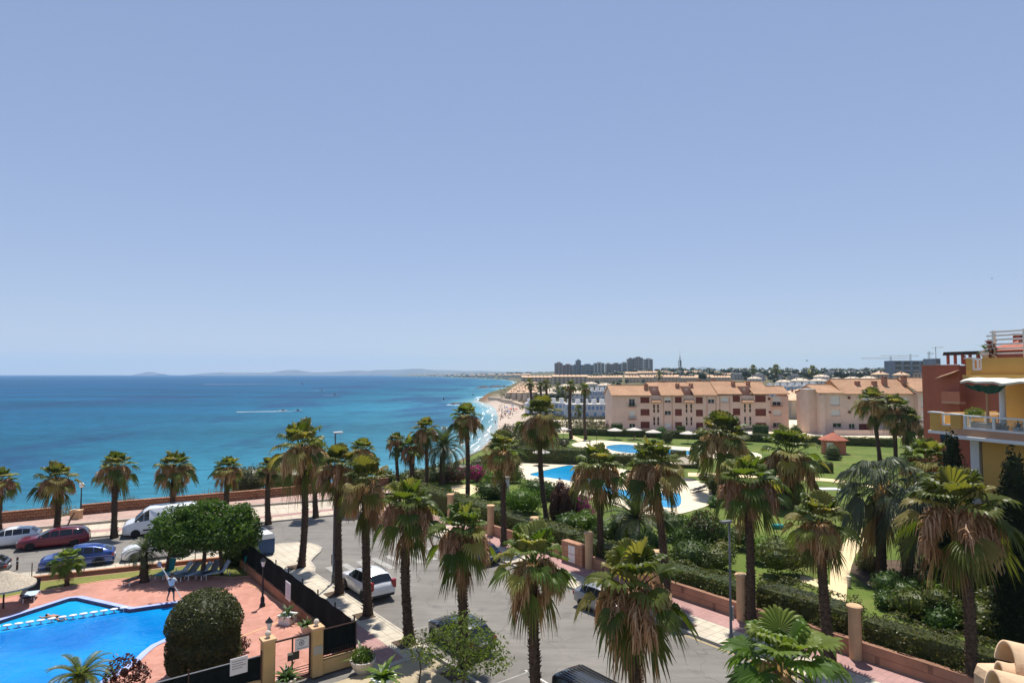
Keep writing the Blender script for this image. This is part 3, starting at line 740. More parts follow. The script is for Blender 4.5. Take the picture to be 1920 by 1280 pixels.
# ------------------------------------------------------------------ palms
def fan_frond(mb, az, el, pet, blade, spread, bend, droop, nseg, fold=.3, fuse=.66, tip=.25, sb=None):
    """one costapalmate leaf: arched stalk, pleated blade joined out to `fuse`, free drooping tips"""
    d = V3((cos(el) * cos(az), cos(el) * sin(az), sin(el))); side = V3((-sin(az), cos(az), 0))
    p = V3((0, 0, 0)) + d * .08; pts = [p.copy()]; K = 4
    for k in range(K):
        d = (Matrix.Rotation(bend / K, 3, side) @ d); p = p + d * (pet / K); pts.append(p.copy())
    (sb or mb).tube(pts, [.034, .028, .024, .02, .016], 4, False)
    T = np.array(d); Sd = np.array(side); Nn = np.cross(T, Sd); base = np.array(p)
    m = 2 * nseg + 1
    a = np.linspace(-spread, spread, m); a += nrg.normal(0, .012, m)
    D = np.cos(a)[:, None] * T + np.sin(a)[:, None] * Sd + (fold * np.abs(np.sin(a)) ** 1.4)[:, None] * Nn
    D /= np.linalg.norm(D, axis=1)[:, None]
    segL = np.repeat(nrg.uniform(.92, 1.06, nseg), 2); segL = np.append(segL, segL[-1])
    L = blade * (.80 + .20 * np.cos(a)) * segL
    pleat = np.where(np.arange(m) % 2 == 1, 1.0, -1.0) * .5 * (2 * spread / nseg) * .5
    dz = np.array([0, 0, -1.0])
    def row(r, extra=0.0, jit=None):
        q = base + D * (L * r)[:, None] + Nn * (pleat * L * r * .8)[:, None] + dz * (droop * L * r ** 2.2)[:, None]
        if extra: q = q + dz * (extra * L * jit)[:, None]
        return q
    rows = [row(r) for r in (.05, fuse * .45, fuse * .8, fuse)]
    P = np.concatenate(rows); fs = []
    for j in range(3):
        for i in range(m - 1): fs.append((j * m + i, j * m + i + 1, (j + 1) * m + i + 1, (j + 1) * m + i))
    mb.add(P.tolist(), fs); off = len(mb.v) - len(P) + 3 * m
    jit = np.repeat(nrg.uniform(.4, 1.6, nseg), 2); jit = np.append(jit, jit[-1]); f2 = (1 + fuse) / 2
    A = row(f2 + .02, tip * .35, jit); B_ = row(1.0, tip, jit)
    V = []; F_ = []
    for s_ in range(nseg):
        i = 2 * s_ + 1; w = .52
        V += [A[i] + (A[i - 1] - A[i]) * w, A[i], A[i] + (A[i + 1] - A[i]) * w, B_[i]]
        o = len(mb.v) + s_ * 4; q = off + i
        F_ += [(q - 1, q, o + 1, o), (q, q + 1, o + 2, o + 1), (o, o + 1, o + 3), (o + 1, o + 2, o + 3)]
    n0 = len(mb.v); mb.v.extend([tuple(x) for x in V]); mb.f.extend(F_); mb.m.extend([0] * len(F_))

def tassel_mass(smb, rr, az, el, Ln, dens):
    """an arching flower stalk hung with a beard of thin tan tassels"""
    d = V3((cos(el) * cos(az), cos(el) * sin(az), sin(el))); side = V3((-sin(az), cos(az), 0))
    p = d * .1; pts = [p.copy()]
    for j in range(9):
        d = Matrix.Rotation(radians(rr.uniform(12, 20)), 3, side) @ d; p = p + d * Ln / 9; pts.append(p.copy())
    smb.tube(pts, [.022] * 5 + [.012] * 5, 4, False)
    for j in range(2, 10):
        for q in range(dens):
            a = rr.uniform(0, 6.28); ln = rr.uniform(.25, .6); o = V3((cos(a), sin(a), 0)) * .2 * rr.uniform(.2, 1)
            b = pts[j] + V3((rr.gauss(0, .05), rr.gauss(0, .05), rr.gauss(0, .05))); m_ = b + o + V3((0, 0, -.25 * ln)); e = m_ + o * .4 + V3((0, 0, -ln * .8)); w = V3((-sin(a), cos(a), 0)) * .02
            smb.add([b - w, b + w, m_ - w, m_ + w, e - w * .5, e + w * .5], [(0, 1, 3, 2), (2, 3, 5, 4)])

def crown_meshes(kind, seed):
    """template meshes in local space (growth point at the origin): leaves, dry leaves, flower stalks"""
    global nrg
    nrg = np.random.default_rng(seed); rr = random.Random(seed)
    gmb, dmb, smb = MB(), MB(), MB(); U = rr.uniform
    if kind == 'fan':
        n = 15
        for k in range(n):                      # the upper rosette: big upright paddles
            f = k / (n - 1); az = k * 2.39996 + U(-.3, .3); el = radians(86 - 52 * f + U(-8, 8))
            fan_frond(gmb, az, el, U(.65, .9), U(.82, 1.02), radians(U(80, 108)), radians(6 + 16 * f + U(-4, 8)), .06 + .24 * f + U(0, .08), 16, U(.3, .55), .72, U(.12, .35))
        for k in range(9):                      # level leaves below it, seen face on
            az = k * .74 + U(-.4, .4)
            fan_frond(gmb, az, radians(U(-8, 26)), U(.85, 1.2), U(.68, .85), radians(U(62, 92)), radians(U(22, 52)), U(.3, .5), 13, U(.4, .8), .64, U(.2, .5))
        for k in range(6):                      # leaves hanging straight down, narrow, with gaps between
            az = k * 1.05 + U(-.4, .4)
            fan_frond(gmb, az, radians(U(-38, 2)), U(.8, 1.25), U(.72, .92), radians(U(30, 50)), radians(U(45, 72)), U(.2, .4), 10, U(.6, 1.0), .5, U(.3, .7))
        for k in range(7):                      # dry skirt close to the trunk
            fan_frond(dmb, U(0, 6.28), radians(U(-72, -30)), U(.6, 1.2), U(.65, .9), radians(U(20, 40)), radians(U(15, 35)), .4, 8, .8, .45, .5)
        q0 = U(0, 6.28)
        for az in (0, .35, .75, 1.5, 2.2, 2.6, 3.4, 3.9, 4.3, 5.3): tassel_mass(smb, rr, q0 + az + U(-.15, .15), radians(U(20, 62)), U(1.2, 1.8), 24)
    elif kind == 'fan_young':
        n = 26
        for k in range(n):
            f = k / (n - 1); az = k * 2.39996 + U(-.25, .25); el = radians(86 - 92 * f + U(-8, 8))
            fan_frond(gmb, az, el, U(.7, 1.0), U(.85, 1.05), radians(U(90, 116)), radians(16 + 30 * f), .18 + .3 * f, 18, U(.35, .6), .68, U(.1, .35))
        for k in range(4): fan_frond(dmb, U(0, 6.28), radians(U(-60, -30)), .8, .8, radians(40), radians(20), .5, 10, .7, .5, .5)
        for az in (0.3, 3.0): tassel_mass(smb, rr, az, radians(30), 1.3, 9)
    elif kind == 'fan_wind':
        n = 30
        for k in range(n):
            f = k / (n - 1); az = k * 2.39996 + U(-.3, .3); az = az + .5 * sin(az - pi); el = radians(82 - 92 * f + U(-10, 10))
            fan_frond(gmb, az, el, U(.7, 1.0), U(.8, 1.05), radians(U(55, 88)), radians(30 + 36 * f), .45 + .3 * f, 18, U(.4, .7), .36, U(.4, .9))
        for k in range(6): fan_frond(dmb, U(0, 6.28), radians(U(-80, -50)), .9, .8, radians(34), radians(15), .5, 9, .7, .5, .5)
    # stub of old leaf bases carrying the crown
    dmb.lathe([(.17, -.75), (.22, -.45), (.24, -.1), (.16, .12), (.001, .25)], 10)
    for k in range(26):
        a = k * 2.4; z = -.6 + .028 * k; u = V3((cos(a), sin(a), 0)); t = V3((-sin(a), cos(a), 0)) * .06; b = u * .2 + V3((0, 0, z)); e = u * .38 + V3((0, 0, z + .28))
        dmb.add([b - t, b + t, e], [(0, 1, 2)])
    return gmb, dmb, smb

def date_crown(seed, n=44, L=2.6, up=1.0):
    rr = random.Random(seed); mb = MB()
    for k in range(n):
        f = k / (n - 1); az = k * 2.39996 + rr.uniform(-.2, .2); el = radians((86 - 112 * f) * up)
        d = V3((cos(el) * cos(az), cos(el) * sin(az), sin(el))); side = V3((-sin(az), cos(az), 0)); p = d * .1; pts = [p.copy()]; ds = [d.copy()]
        K = 12; LL = L * rr.uniform(.85, 1.1)
        for j in range(K):
            d = Matrix.Rotation(radians(3 + 3.5 * f + j * .55), 3, side) @ d; p = p + d * LL / K; pts.append(p.copy()); ds.append(d.copy())
        mb.tube(pts, [.035 * (1 - j / (K + 2)) for j in range(K + 1)], 3, False)
        for j in range(1, K * 3):
            fj = j / 3; i = int(fj); t = fj - i; b = pts[i].lerp(pts[min(i + 1, K)], t); dd = ds[i]; nn = dd.cross(side)
            ll = .48 * sin(pi * min(1, .12 + .86 * fj / K)) ** .6 * L / 2.6
            for sg in (-1, 1):
                q = (side * sg * .85 + dd * .55 + nn * .35).normalized(); e = b + q * ll + V3((0, 0, -.22 * ll)); w = dd * .022 * L / 2.6
                mid = b + q * ll * .5
                mb.add([b - w, b + w, mid + w * 1.1, mid - w * 1.1, e], [(0, 1, 2, 3), (3, 2, 4)])
    return mb

TPL = {}
def template(name, mb, mat):
    me = bpy.data.meshes.new(name); me.from_pydata(mb.v, [], mb.f); me.materials.append(mat); me.update(); return me

def make_templates():
    for k in range(6):
        a, b, c = crown_meshes('fan', 100 + k)
        TPL['fan%d' % k] = (template('crown', a, M['fan']), template('dry_fronds', b, M['fan_dead']), template('flower_stalks', c, M['stalk']))
    for k in range(2):
        a, b, c = crown_meshes('fan_young', 200 + k)
        TPL['young%d' % k] = (template('crown', a, M['fan_young']), template('dry_fronds', b, M['fan_dead']), template('flower_stalks', c, M['stalk']))
    for k in range(3):
        a, b, c = crown_meshes('fan_wind', 300 + k)
        TPL['wind%d' % k] = (template('crown', a, M['fan_grey']), template('dry_fronds', b, M['fan_dead']), template('flower_stalks', c, M['stalk']))
    TPL['date0'] = (template('crown', date_crown(7), M['date']), None, None)
    TPL['date1'] = (template('crown', date_crown(8, 36, 2.2), M['date']), None, None)
    TPL['sago0'] = (template('crown', date_crown(9, 30, 1.0, .8), M['shrub']), None, None)
    TPL['sago1'] = (template('crown', date_crown(10, 34, 1.1, .75), M['fan']), None, None)

def trunk_mesh(top, r, rough=True, seed=0, base_flare=1.5):
    """curved tapered trunk from the origin to `top`, ringed with old leaf bases"""
    rr = random.Random(seed); mb = MB(); h = top.length; n = max(6, int(h / .35)); pts = []; rad = []
    bow = V3((rr.uniform(-.03, .03), rr.uniform(-.03, .03), 0)) * h
    for k in range(n + 1):
        f = k / n
        p = V3((top.x * f ** 1.15, top.y * f ** 1.15, top.z * f)) + bow * sin(pi * f)
        pts.append(p); rad.append(r * (1.0 + (base_flare - 1) * math.exp(-f * h / .35) - .12 * f) * rr.uniform(.95, 1.05))
    pts[0] = V3((pts[0].x, pts[0].y, -.15))
    mb.tube(pts, rad, 10, True)
    if rough:
        z = .35; row = 0
        while z < h - .05:
            f = z / h; k = min(n - 1, int(f * n)); p = pts[k].lerp(pts[k + 1], f * n - k); rd = rad[k]
            m_ = 7
            for i in range(m_):
                if rr.random() < .15: continue
                a = 2 * pi * (i + .5 * (row % 2)) / m_ + rr.uniform(-.2, .2); u = V3((cos(a), sin(a), 0)); t = V3((-sin(a), cos(a), 0))
                b = p + u * rd * .9; l = rr.uniform(.08, .17); w = .075
                e = b + u * l * .75 + V3((0, 0, l * .8)) + t * rr.uniform(-.04, .04)
                mb.add([b - t * w, b + t * w, b + V3((0, 0, .1)), e], [(0, 1, 3), (1, 2, 3), (2, 0, 3)])
            z += .15; row += 1
    return mb

def palm(name, label, growth, base, width, var, group=None, r=.19, cat='palm tree', z0=0.0, spin=None, rough=True, ref=3.2, dead=True, zs=1.0, stalks=True):
    B = g(*base, z0) if len(base) == 2 else V3(base)
    Gp = at(growth[0], growth[1], B.y + .0) - B
    sc_ = width * .93 * B.y / F / ref * rng.uniform(.95, 1.05)
    t = thing(name, label, cat, B, 0, group)
    trunk_mesh(Gp, r, rough, int(base[0])).build('trunk', M['trunk'], t, True)
    sp = rng.uniform(0, 6.28) if spin is None else spin
    for me, nm in zip(TPL[var], ('crown', 'dry_fronds', 'flower_stalks')):
        if me is None or (nm != 'crown' and not dead): continue
        if nm == 'flower_stalks' and not stalks: continue
        o = bpy.data.objects.new(nm, me); COL.objects.link(o); o.parent = t
        o.location = Gp; o.scale = (sc_, sc_, sc_ * zs); o.rotation_euler = (rng.uniform(-.06, .06), rng.uniform(-.06, .06), sp)
    return t

# ------------------------------------------------------------------ leafy masses
def leaves_on(mb, pts, nrm, size, tilt=.9):
    n = len(pts); pts = np.asarray(pts); nrm = np.asarray(nrm)
    nn = nrm + nrg.normal(0, tilt, (n, 3)); nn /= np.linalg.norm(nn, axis=1)[:, None] + 1e-9
    t = np.cross(nn, nrg.normal(0, 1, (n, 3))); t /= np.linalg.norm(t, axis=1)[:, None] + 1e-9
    b = np.cross(nn, t); s = size * nrg.uniform(.55, 1.4, n)[:, None]
    fold = nn * s * .18
    P = np.stack([pts - t * s * .9, pts - b * s * .42 + fold, pts + t * s * .9, pts + b * s * .42 + fold], 1)
    i = np.arange(n)[:, None] * 4
    mb.arr(P.reshape(-1, 3), np.concatenate([i, i + 1, i + 2, i + 3], 1))

def ell_leaves(mb, lumps, n, size, shell=.35, tilt=.9, zmin=None, rough=.28):
    """leaves spread through the outer part of a set of ellipsoids, n leaves in all"""
    vol = np.array([l[3] * l[4] + l[4] * l[5] + l[3] * l[5] for l in lumps]); cnt = np.maximum(8, (n * vol / vol.sum())).astype(int)
    for l, c in zip(lumps, cnt):
        d = nrg.normal(0, 1, (c, 3)); d /= np.linalg.norm(d, axis=1)[:, None]
        nz = np.array([noise.noise(V3(x * 2.2 + np.array(l[:3]))) for x in d])
        r = (1 - shell * nrg.random(c) ** 1.5) * (1 + rough * nz)
        p = d * r[:, None] * np.array(l[3:6]) + np.array(l[:3])
        keep = np.ones(c, bool)
        for m in lumps:                       # drop leaves buried deep inside another lump
            if m is l: continue
            q = ((p - np.array(m[:3])) / np.array(m[3:6])); keep &= (q * q).sum(1) > .45
        if zmin is not None: keep &= p[:, 2] > zmin
        leaves_on(mb, p[keep], d[keep], size, tilt)

def core(mb, lumps, k=.8):
    if k >= .9: k = .93
    for l in lumps:
        prof = [(.02, -1), (.6, -.8), (.95, -.3), (1, .1), (.8, .6), (.45, .9), (.02, 1)]
        mb.lathe([(r * k, z * k * l[5]) for r, z in prof], 10, l[:3], 0, l[3], l[4])

def bush(name, label, cat, loc, lumps, n, size, mat, group=None, k=.72, extra=None, rz=0):
    ro, sh = (.07, .12) if k >= .84 else (.28, .35)
    t = thing(name, label, cat, loc, rz, group)
    mb = MB(); core(mb, lumps, k); ell_leaves(mb, lumps, n, size, sh, .9, None, ro); mb.build('foliage', M[mat], t)
    if extra:
        e = MB(); ell_leaves(e, extra[1], extra[2], extra[3], .3); e.build('blossom', M[extra[0]], t)
    return t

def rnd_lumps(n, R, rz, rr, lump=.45):
    out = [(0, 0, rz, R * .75, R * .75, rz * .9)]
    for k in range(n):
        a = rr.uniform(0, 6.28); q = R * rr.uniform(.3, .72); s = R * lump * rr.uniform(.7, 1.25)
        out.append((q * cos(a), q * sin(a), rz * rr.uniform(.6, 1.5), s, s, s * .8))
    return out

def broad_tree(name, label, loc, lumps, n, size, mat, trunks, cat='tree', group=None, rz=0, limbs=True, k=.45):
    t = thing(name, label, cat, loc, rz, group)
    mb = MB()
    if k: core(mb, lumps, k)
    ell_leaves(mb, lumps, n, size, .6, .9, None, .45); mb.build('crown', M[mat], t)
    for (b, top, r) in trunks:
        tb = MB(); b = V3(b); top = V3(top); mid = b.lerp(top, .5) + V3((rng.uniform(-.1, .1), rng.uniform(-.1, .1), 0))
        tb.tube([b, mid, top], [r * 1.25, r, r * .75], 8, True)
        if limbs:
            for l in sorted(lumps, key=lambda l: (V3(l[:3]) - top).length)[:6]:
                c = V3(l[:3]); tb.tube([top, top.lerp(c, .5) + V3((0, 0, .1)), c], [r * .6, r * .4, r * .15], 6, False)
        tb.build('trunk', M['bark'], t, True)
    return t

def hedge_run(name, label, line, w, h, z0, dens, size, mat='hedge', group=None, wob=.15, cat='hedge', rnd=.3, gaps=None):
    """clipped hedge along a line: leaf shell over a slightly smaller dark body"""
    L = [V3((p[0], p[1], 0)) for p in line]; o0 = L[0].copy(); L = [p - o0 for p in L]
    t = thing(name, label, cat, (o0.x, o0.y, z0), 0, group)
    mb = MB()
    for a, b in zip(L[:-1], L[1:]):
        d = b - a; ln = d.length; d.normalize(); nn = V3((-d.y, d.x, 0)); ang = atan2(d.y, d.x)
        mb.box(-.1, ln + .1, -w * .36, w * .36, 0, h * .86, ang, a, 0, .2)
        for face in range(4):
            ar = ln * (w if face == 0 else h) if face < 3 else w * h * 2
            c = int(ar * dens); u = nrg.random(c) * ln; v = nrg.random(c)
            if face == 0: x, y, z = u, (v - .5) * w, np.full(c, h); q = np.array([0, 0, 1.0])
            elif face == 1: x, y, z = u, np.full(c, -w / 2), v * h; q = -np.array(nn)
            elif face == 2: x, y, z = u, np.full(c, w / 2), v * h; q = np.array(nn)
            else:
                e = nrg.random(c) < .5; x = np.where(e, 0, ln); y = (nrg.random(c) - .5) * w; z = v * h; q = np.array([0, 0, .5])
            # rounded shoulders and an uneven surface
            nz = np.array([noise.noise(V3((a.x + xx * .9, yy * .9 + a.y, zz * .9))) for xx, yy, zz in zip(x, y, z)])
            sh = np.clip((z - h * .7) / (h * .3), 0, 1) * np.clip((np.abs(y) - w * .25) / (w * .25), 0, 1)
            z = z - sh * rnd * .5 + (nz * wob if face == 0 else 0) - .08 * nrg.random(c); y = y * (1 - sh * rnd * .4 / max(w, .1)) + (nz * wob if face in (1, 2) else 0)
            P = np.array(a)[None] + x[:, None] * np.array(d)[None] + y[:, None] * np.array(nn)[None] + z[:, None] * np.array([0, 0, 1.0])[None]
            leaves_on(mb, P, np.tile(q, (c, 1)), size, .8)
    mb.build('foliage', M[mat], t)
    return t
# ------------------------------------------------------------------ cars
def car_shape(kind):
    """stations along x (front = +x): (x, half width, floor z, sill z, belt z, top z, top half width)"""
    if kind == 'suv':
        L = [(2.30, .62, .42, .50, .70, .74, .50), (2.22, .80, .30, .42, .82, .86, .64), (1.95, .89, .24, .36, .96, 1.00, .74), (1.30, .92, .22, .34, 1.03, 1.09, .78), (.95, .93, .22, .34, 1.05, 1.13, .80),
             (.25, .94, .22, .34, 1.06, 1.60, .63), (-.35, .94, .22, .34, 1.07, 1.68, .64), (-1.15, .94, .22, .34, 1.09, 1.66, .63), (-1.75, .93, .24, .36, 1.11, 1.60, .61), (-2.18, .90, .32, .44, 1.10, 1.16, .76), (-2.30, .84, .42, .52, .98, 1.02, .70), (-2.34, .72, .46, .54, .80, .84, .6)]
        return L, (4, 8), (1.38, -1.38), .35, 4.6
    if kind == 'hatch':
        L = [(2.05, .58, .40, .48, .64, .68, .46), (1.98, .76, .28, .40, .76, .80, .62), (1.72, .85, .22, .34, .86, .91, .70), (1.20, .88, .20, .32, .94, 1.00, .74), (.92, .89, .20, .32, .96, 1.05, .76),
             (.15, .90, .20, .32, .97, 1.44, .58), (-.35, .90, .20, .32, .98, 1.49, .59), (-1.00, .90, .20, .32, 1.00, 1.46, .58), (-1.50, .89, .22, .34, 1.02, 1.38, .56), (-1.95, .86, .30, .42, 1.00, 1.06, .70), (-2.08, .80, .40, .5, .9, .94, .66), (-2.12, .68, .44, .52, .74, .78, .56)]
        return L, (4, 8), (1.28, -1.28), .32, 4.2
    if kind == 'wagon':
        L = [(2.42, .62, .38, .46, .62, .66, .50), (2.34, .80, .27, .38, .74, .78, .66), (2.05, .88, .22, .33, .84, .88, .74), (1.40, .90, .20, .31, .91, .96, .76), (1.02, .91, .20, .31, .93, 1.00, .78),
             (.20, .92, .20, .31, .95, 1.40, .60), (-.40, .92, .20, .31, .96, 1.46, .61), (-1.30, .92, .20, .31, .98, 1.44, .60), (-2.00, .90, .22, .33, 1.00, 1.36, .58), (-2.30, .86, .30, .4, .99, 1.05, .70), (-2.42, .80, .38, .46, .86, .9, .66), (-2.45, .68, .42, .5, .72, .76, .56)]
        return L, (4, 8), (1.48, -1.42), .33, 4.85
    if kind == 'coupe_suv':
        L = [(2.25, .62, .40, .48, .66, .70, .50), (2.18, .80, .30, .40, .78, .82, .66), (1.90, .88, .24, .35, .90, .94, .74), (1.30, .91, .22, .33, .98, 1.03, .76), (.98, .92, .22, .33, 1.0, 1.08, .78),
             (.15, .93, .22, .33, 1.01, 1.53, .61), (-.40, .93, .22, .33, 1.03, 1.58, .62), (-1.05, .93, .22, .33, 1.06, 1.52, .60), (-1.65, .92, .24, .35, 1.09, 1.34, .60), (-2.15, .89, .32, .42, 1.07, 1.12, .76), (-2.28, .83, .42, .5, .95, .99, .7), (-2.32, .7, .46, .54, .78, .82, .6)]
        return L, (4, 8), (1.36, -1.36), .36, 4.55
    if kind == 'van':
        L = [(2.85, .72, .40, .5, .86, .90, .6), (2.78, .90, .30, .42, 1.02, 1.08, .76), (2.50, .98, .26, .38, 1.18, 1.24, .84), (2.15, 1.0, .24, .36, 1.28, 1.36, .88), (1.95, 1.0, .24, .36, 1.32, 1.46, .88),
             (1.25, 1.01, .24, .36, 1.36, 2.18, .80), (.85, 1.01, .24, .36, 1.38, 2.42, .84), (-.6, 1.01, .24, .36, 1.4, 2.48, .86), (-2.0, 1.01, .24, .36, 1.4, 2.48, .86), (-2.78, 1.0, .28, .38, 1.4, 2.44, .85), (-2.86, .97, .34, .44, 1.36, 2.38, .84), (-2.88, .9, .4, .5, 1.3, 2.3, .8)]
        return L, (4, 6), (1.85, -1.65), .36, 5.75

def make_car(name, label, cat, loc, rz, kind, paint_mat, group=None, roof=None, rails=False, load=None):
    L, (c0, c1), wheels, wr, length = car_shape(kind)
    t = thing(name, label, cat, loc, rz, group)
    secs = []
    for (x, w, zf, zs, zb, zt, wt) in L:
        mid = zs + (zb - zs) * .55
        s_ = [(0, zf), (w * .86, zf), (w * .97, zs), (w, mid), (w * .985, zb - .06), (w * .95, zb), (wt + (w * .95 - wt) * .12, zt - (zt - zb) * .10), (wt * .86, zt - .012), (0, zt + .02)]
        secs.append([V3((x, -y, z)) for y, z in s_] + [V3((x, y, z)) for y, z in reversed(s_[1:-1])])
    mb = MB(); n = len(secs[0]); glass = []
    vs = [p for s_ in secs for p in s_]; fs = []
    for k in range(len(secs) - 1):
        for i in range(n):
            j = (i + 1) % n
            f = (k * n + i, k * n + j, (k + 1) * n + j, (k + 1) * n + i)
            fs.append(f)
            side = i in (5, n - 6)
            if side and c0 <= k < c1: glass.append(('side_window', f, k))
            if i in (6, 7, n - 8, n - 7) and k == c0: glass.append(('windscreen', f, k))
            if i in (6, 7, n - 8, n - 7) and k == c1 and kind != 'van': glass.append(('rear_window', f, k))
    fs.append(tuple(reversed(range(n)))); fs.append(tuple(range((len(secs) - 1) * n, len(secs) * n)))
    mb.add(vs, fs)
    body = mb.build('body', M[paint_mat], t, True)
    me = body.data; bm = bmesh.new(); bm.from_mesh(me); bmesh.ops.recalc_face_normals(bm, faces=bm.faces); bm.to_mesh(me); bm.free()
    # glazing: panes standing a few millimetres proud of the shell, inset so that pillars stay
    def pane(pts, nm, inset=.10, off=.012):
        c = sum(pts, V3()) / len(pts); nn = (pts[1] - pts[0]).cross(pts[2] - pts[0]).normalized()
        if nn.dot(c - V3((0, 0, .9))) < 0: nn = -nn
        P = [c + (p - c) * (1 - inset) + nn * off for p in pts]
        m_ = MB(); m_.add(P, [tuple(range(len(P)))]); ins = [p - nn * .01 for p in P]
        k = len(P); m_.add(P + ins, [(i, (i + 1) % k, k + (i + 1) % k, k + i) for i in range(k)])
        m_.build(nm, M['carglass'], t)
    for nm in ('windscreen', 'rear_window'):
        if not any(a == nm for a, f, k in glass): continue
        k = c0 if nm == 'windscreen' else c1
        A, B = secs[k], secs[k + 1]
        lo, hi = (A, B) if nm == 'windscreen' else (B, A)
        grid = []
        for f in (.05, .5, .90): grid.append([lo[i].lerp(hi[i], f) for i in range(6, 11)])
        cx = sum((p.x for r in grid for p in r)) / 15
        out = V3((1 if nm == 'windscreen' else -1, 0, 1.1)).normalized() * .03
        m_ = MB(); P = [V3((p.x, p.y * .93, p.z)) + out for r in grid for p in r]; Q = [p - out * .9 for p in P]
        fs = [(r * 5 + i, r * 5 + i + 1, r * 5 + 6 + i, r * 5 + 5 + i) for r in range(2) for i in range(4)]
        rim = [0, 1, 2, 3, 4, 9, 14, 13, 12, 11, 10, 5]
        m_.add(P + Q, fs + [(rim[i], rim[(i + 1) % 12], 15 + rim[(i + 1) % 12], 15 + rim[i]) for i in range(12)]); m_.build(nm, M['carglass'], t)
    for (nm, f, k) in glass:
        if nm == 'side_window': pane([vs[i] for i in f], nm, .06, .014)
    # wheels
    for wx in wheels:
        for sy in (-1, 1):
            yw = [l for l in L if l[0] <= wx][0][1] * .98
            ob = MB(); ob.lathe([(wr * .62, -.11), (wr * .97, -.11), (wr, -.07), (wr, .07), (wr * .97, .11), (wr * .62, .11)], 20)
            w = ob.build('wheel', M['tyre'], t, True); w.location = (wx, sy * (yw - .085), wr); w.rotation_euler = (pi / 2, 0, 0)
            rb = MB(); rb.lathe([(wr * .64, -.06), (wr * .64, .07), (wr * .52, .085), (wr * .2, .06), (.001, .075)], 16); 
            rb.lathe([(wr * .64, .06), (wr * .64, -.07), (wr * .52, -.085), (wr * .2, -.06), (.001, -.075)], 16)
            r_ = rb.build('rim', M['rim'], w)
            ab = MB(); pts = [V3((wx + (wr + .05) * cos(a), sy * (yw + .006), wr + (wr + .05) * sin(a))) for a in np.linspace(-.2, pi + .2, 12)]
            ab.tube(pts, .035, 5); ab.build('wheel_arch', M['trimblack'] if kind in ('suv', 'coupe_suv') else M[paint_mat], t)
    # lamps, plates, mirrors, bumpers
    fx, fw, rx, rw = L[1][0], L[1][1], L[-2][0], L[-2][1]; zb = L[1][4]; zr = L[-2][4]
    for sy in (-1, 1):
        a = MB(); a.box(fx - .28, fx + .03, min(sy * fw * .98, sy * fw * .5), max(sy * fw * .98, sy * fw * .5), zb - .14, zb + .03, bev=.04); a.build('headlight', M['lamp_clear'], t)
        a = MB(); hgt = .5 if kind in ('suv', 'van') else .2
        a.box(rx - .035, rx + .22, min(sy * rw * 1.06, sy * rw * .72), max(sy * rw * 1.06, sy * rw * .72), zr - .2, zr + hgt - .2, bev=.03); a.build('tail_light', M['lamp_red'], t)
        st = L[4]; a = MB(); a.box(st[0] - .35, st[0] - .18, sy * (st[1] + .1) - .09, sy * (st[1] + .1) + .09, st[4] - .02, st[4] + .13, bev=.03); a.build('mirror', M[paint_mat], t)
    a = MB(); a.box(L[-1][0] - .03, L[-1][0] + .01, -.26, .26, .66, .77); a.build('number_plate', M['plate'], t)
    a = MB(); a.box(L[0][0] - .02, L[0][0] + .03, -.26, .26, .48, .59); a.build('number_plate', M['plate'], t)
    a = MB(); a.box(L[-1][0] - .02, L[-1][0] + .25, -L[-2][1] * .93, L[-2][1] * .93, L[-2][2] - .06, L[-2][2] + .1, bev=.05); a.build('rear_bumper', M['trimblack'], t); a = MB(); a.box(L[0][0] - .2, L[0][0] + .02, -L[1][1] * .85, L[1][1] * .85, L[1][2] - .04, L[1][2] + .1, bev=.05)
    a.build('front_bumper', M['trimblack'], t)
    if rails:
        for sy in (-1, 1):
            a = MB(); z = L[6][5]; a.tube([(L[5][0] - .1, sy * .56, z - .04), (L[5][0] - .25, sy * .56, z + .06), (L[7][0] + .1, sy * .56, z + .07), (L[8][0] + .1, sy * .54, z - .03)], .022, 6); a.build('roof_rail', M['greymetal' if rails == 1 else 'trimblack'], t)
    return t

# ------------------------------------------------------------------ people
def figure(joints, radii, edges, root=0):
    me = bpy.data.meshes.new('person'); me.from_pydata(joints, edges, []); o = bpy.data.objects.new('tmp', me); COL.objects.link(o)
    m = o.modifiers.new('s', 'SKIN'); m.use_smooth_shade = True
    for i, v in enumerate(me.skin_vertices[0].data):
        r = radii[i]; v.radius = (r, r) if not hasattr(r, '__len__') else r; v.use_root = (i == root)
    s_ = o.modifiers.new('ss', 'SUBSURF'); s_.levels = 1; s_.render_levels = 1
    dg = bpy.context.evaluated_depsgraph_get(); dg.update()
    out = bpy.data.meshes.new_from_object(o.evaluated_get(dg)); bpy.data.objects.remove(o); return out

def hand(J, Rr, E, wrist_i, wrist, dirv, side):
    """a palm with four fingers and a thumb grown from the wrist joint"""
    dirv = V3(dirv).normalized(); side = V3(side).normalized()
    p = V3(wrist) + dirv * .07; J.append(tuple(p)); Rr.append((.032, .018)); E.append((wrist_i, len(J) - 1)); pi_ = len(J) - 1
    curl = dirv.cross(side)
    for k, ln in enumerate((.07, .08, .075, .06)):
        b = p + dirv * .025 + side * (k - 1.5) * .019; J.append(tuple(b)); Rr.append(.008); E.append((pi_, len(J) - 1))
        m_ = b + dirv * ln * .55 + curl * .012; J.append(tuple(m_)); Rr.append(.008); E.append((len(J) - 2, len(J) - 1))
        e = m_ + dirv * ln * .35 + curl * .03; J.append(tuple(e)); Rr.append(.007); E.append((len(J) - 2, len(J) - 1))
    b = V3(wrist) + dirv * .04 - side * .035; J.append(tuple(b)); Rr.append(.01); E.append((wrist_i, len(J) - 1))
    e = b + dirv * .04 - side * .02; J.append(tuple(e)); Rr.append(.009); E.append((len(J) - 2, len(J) - 1))

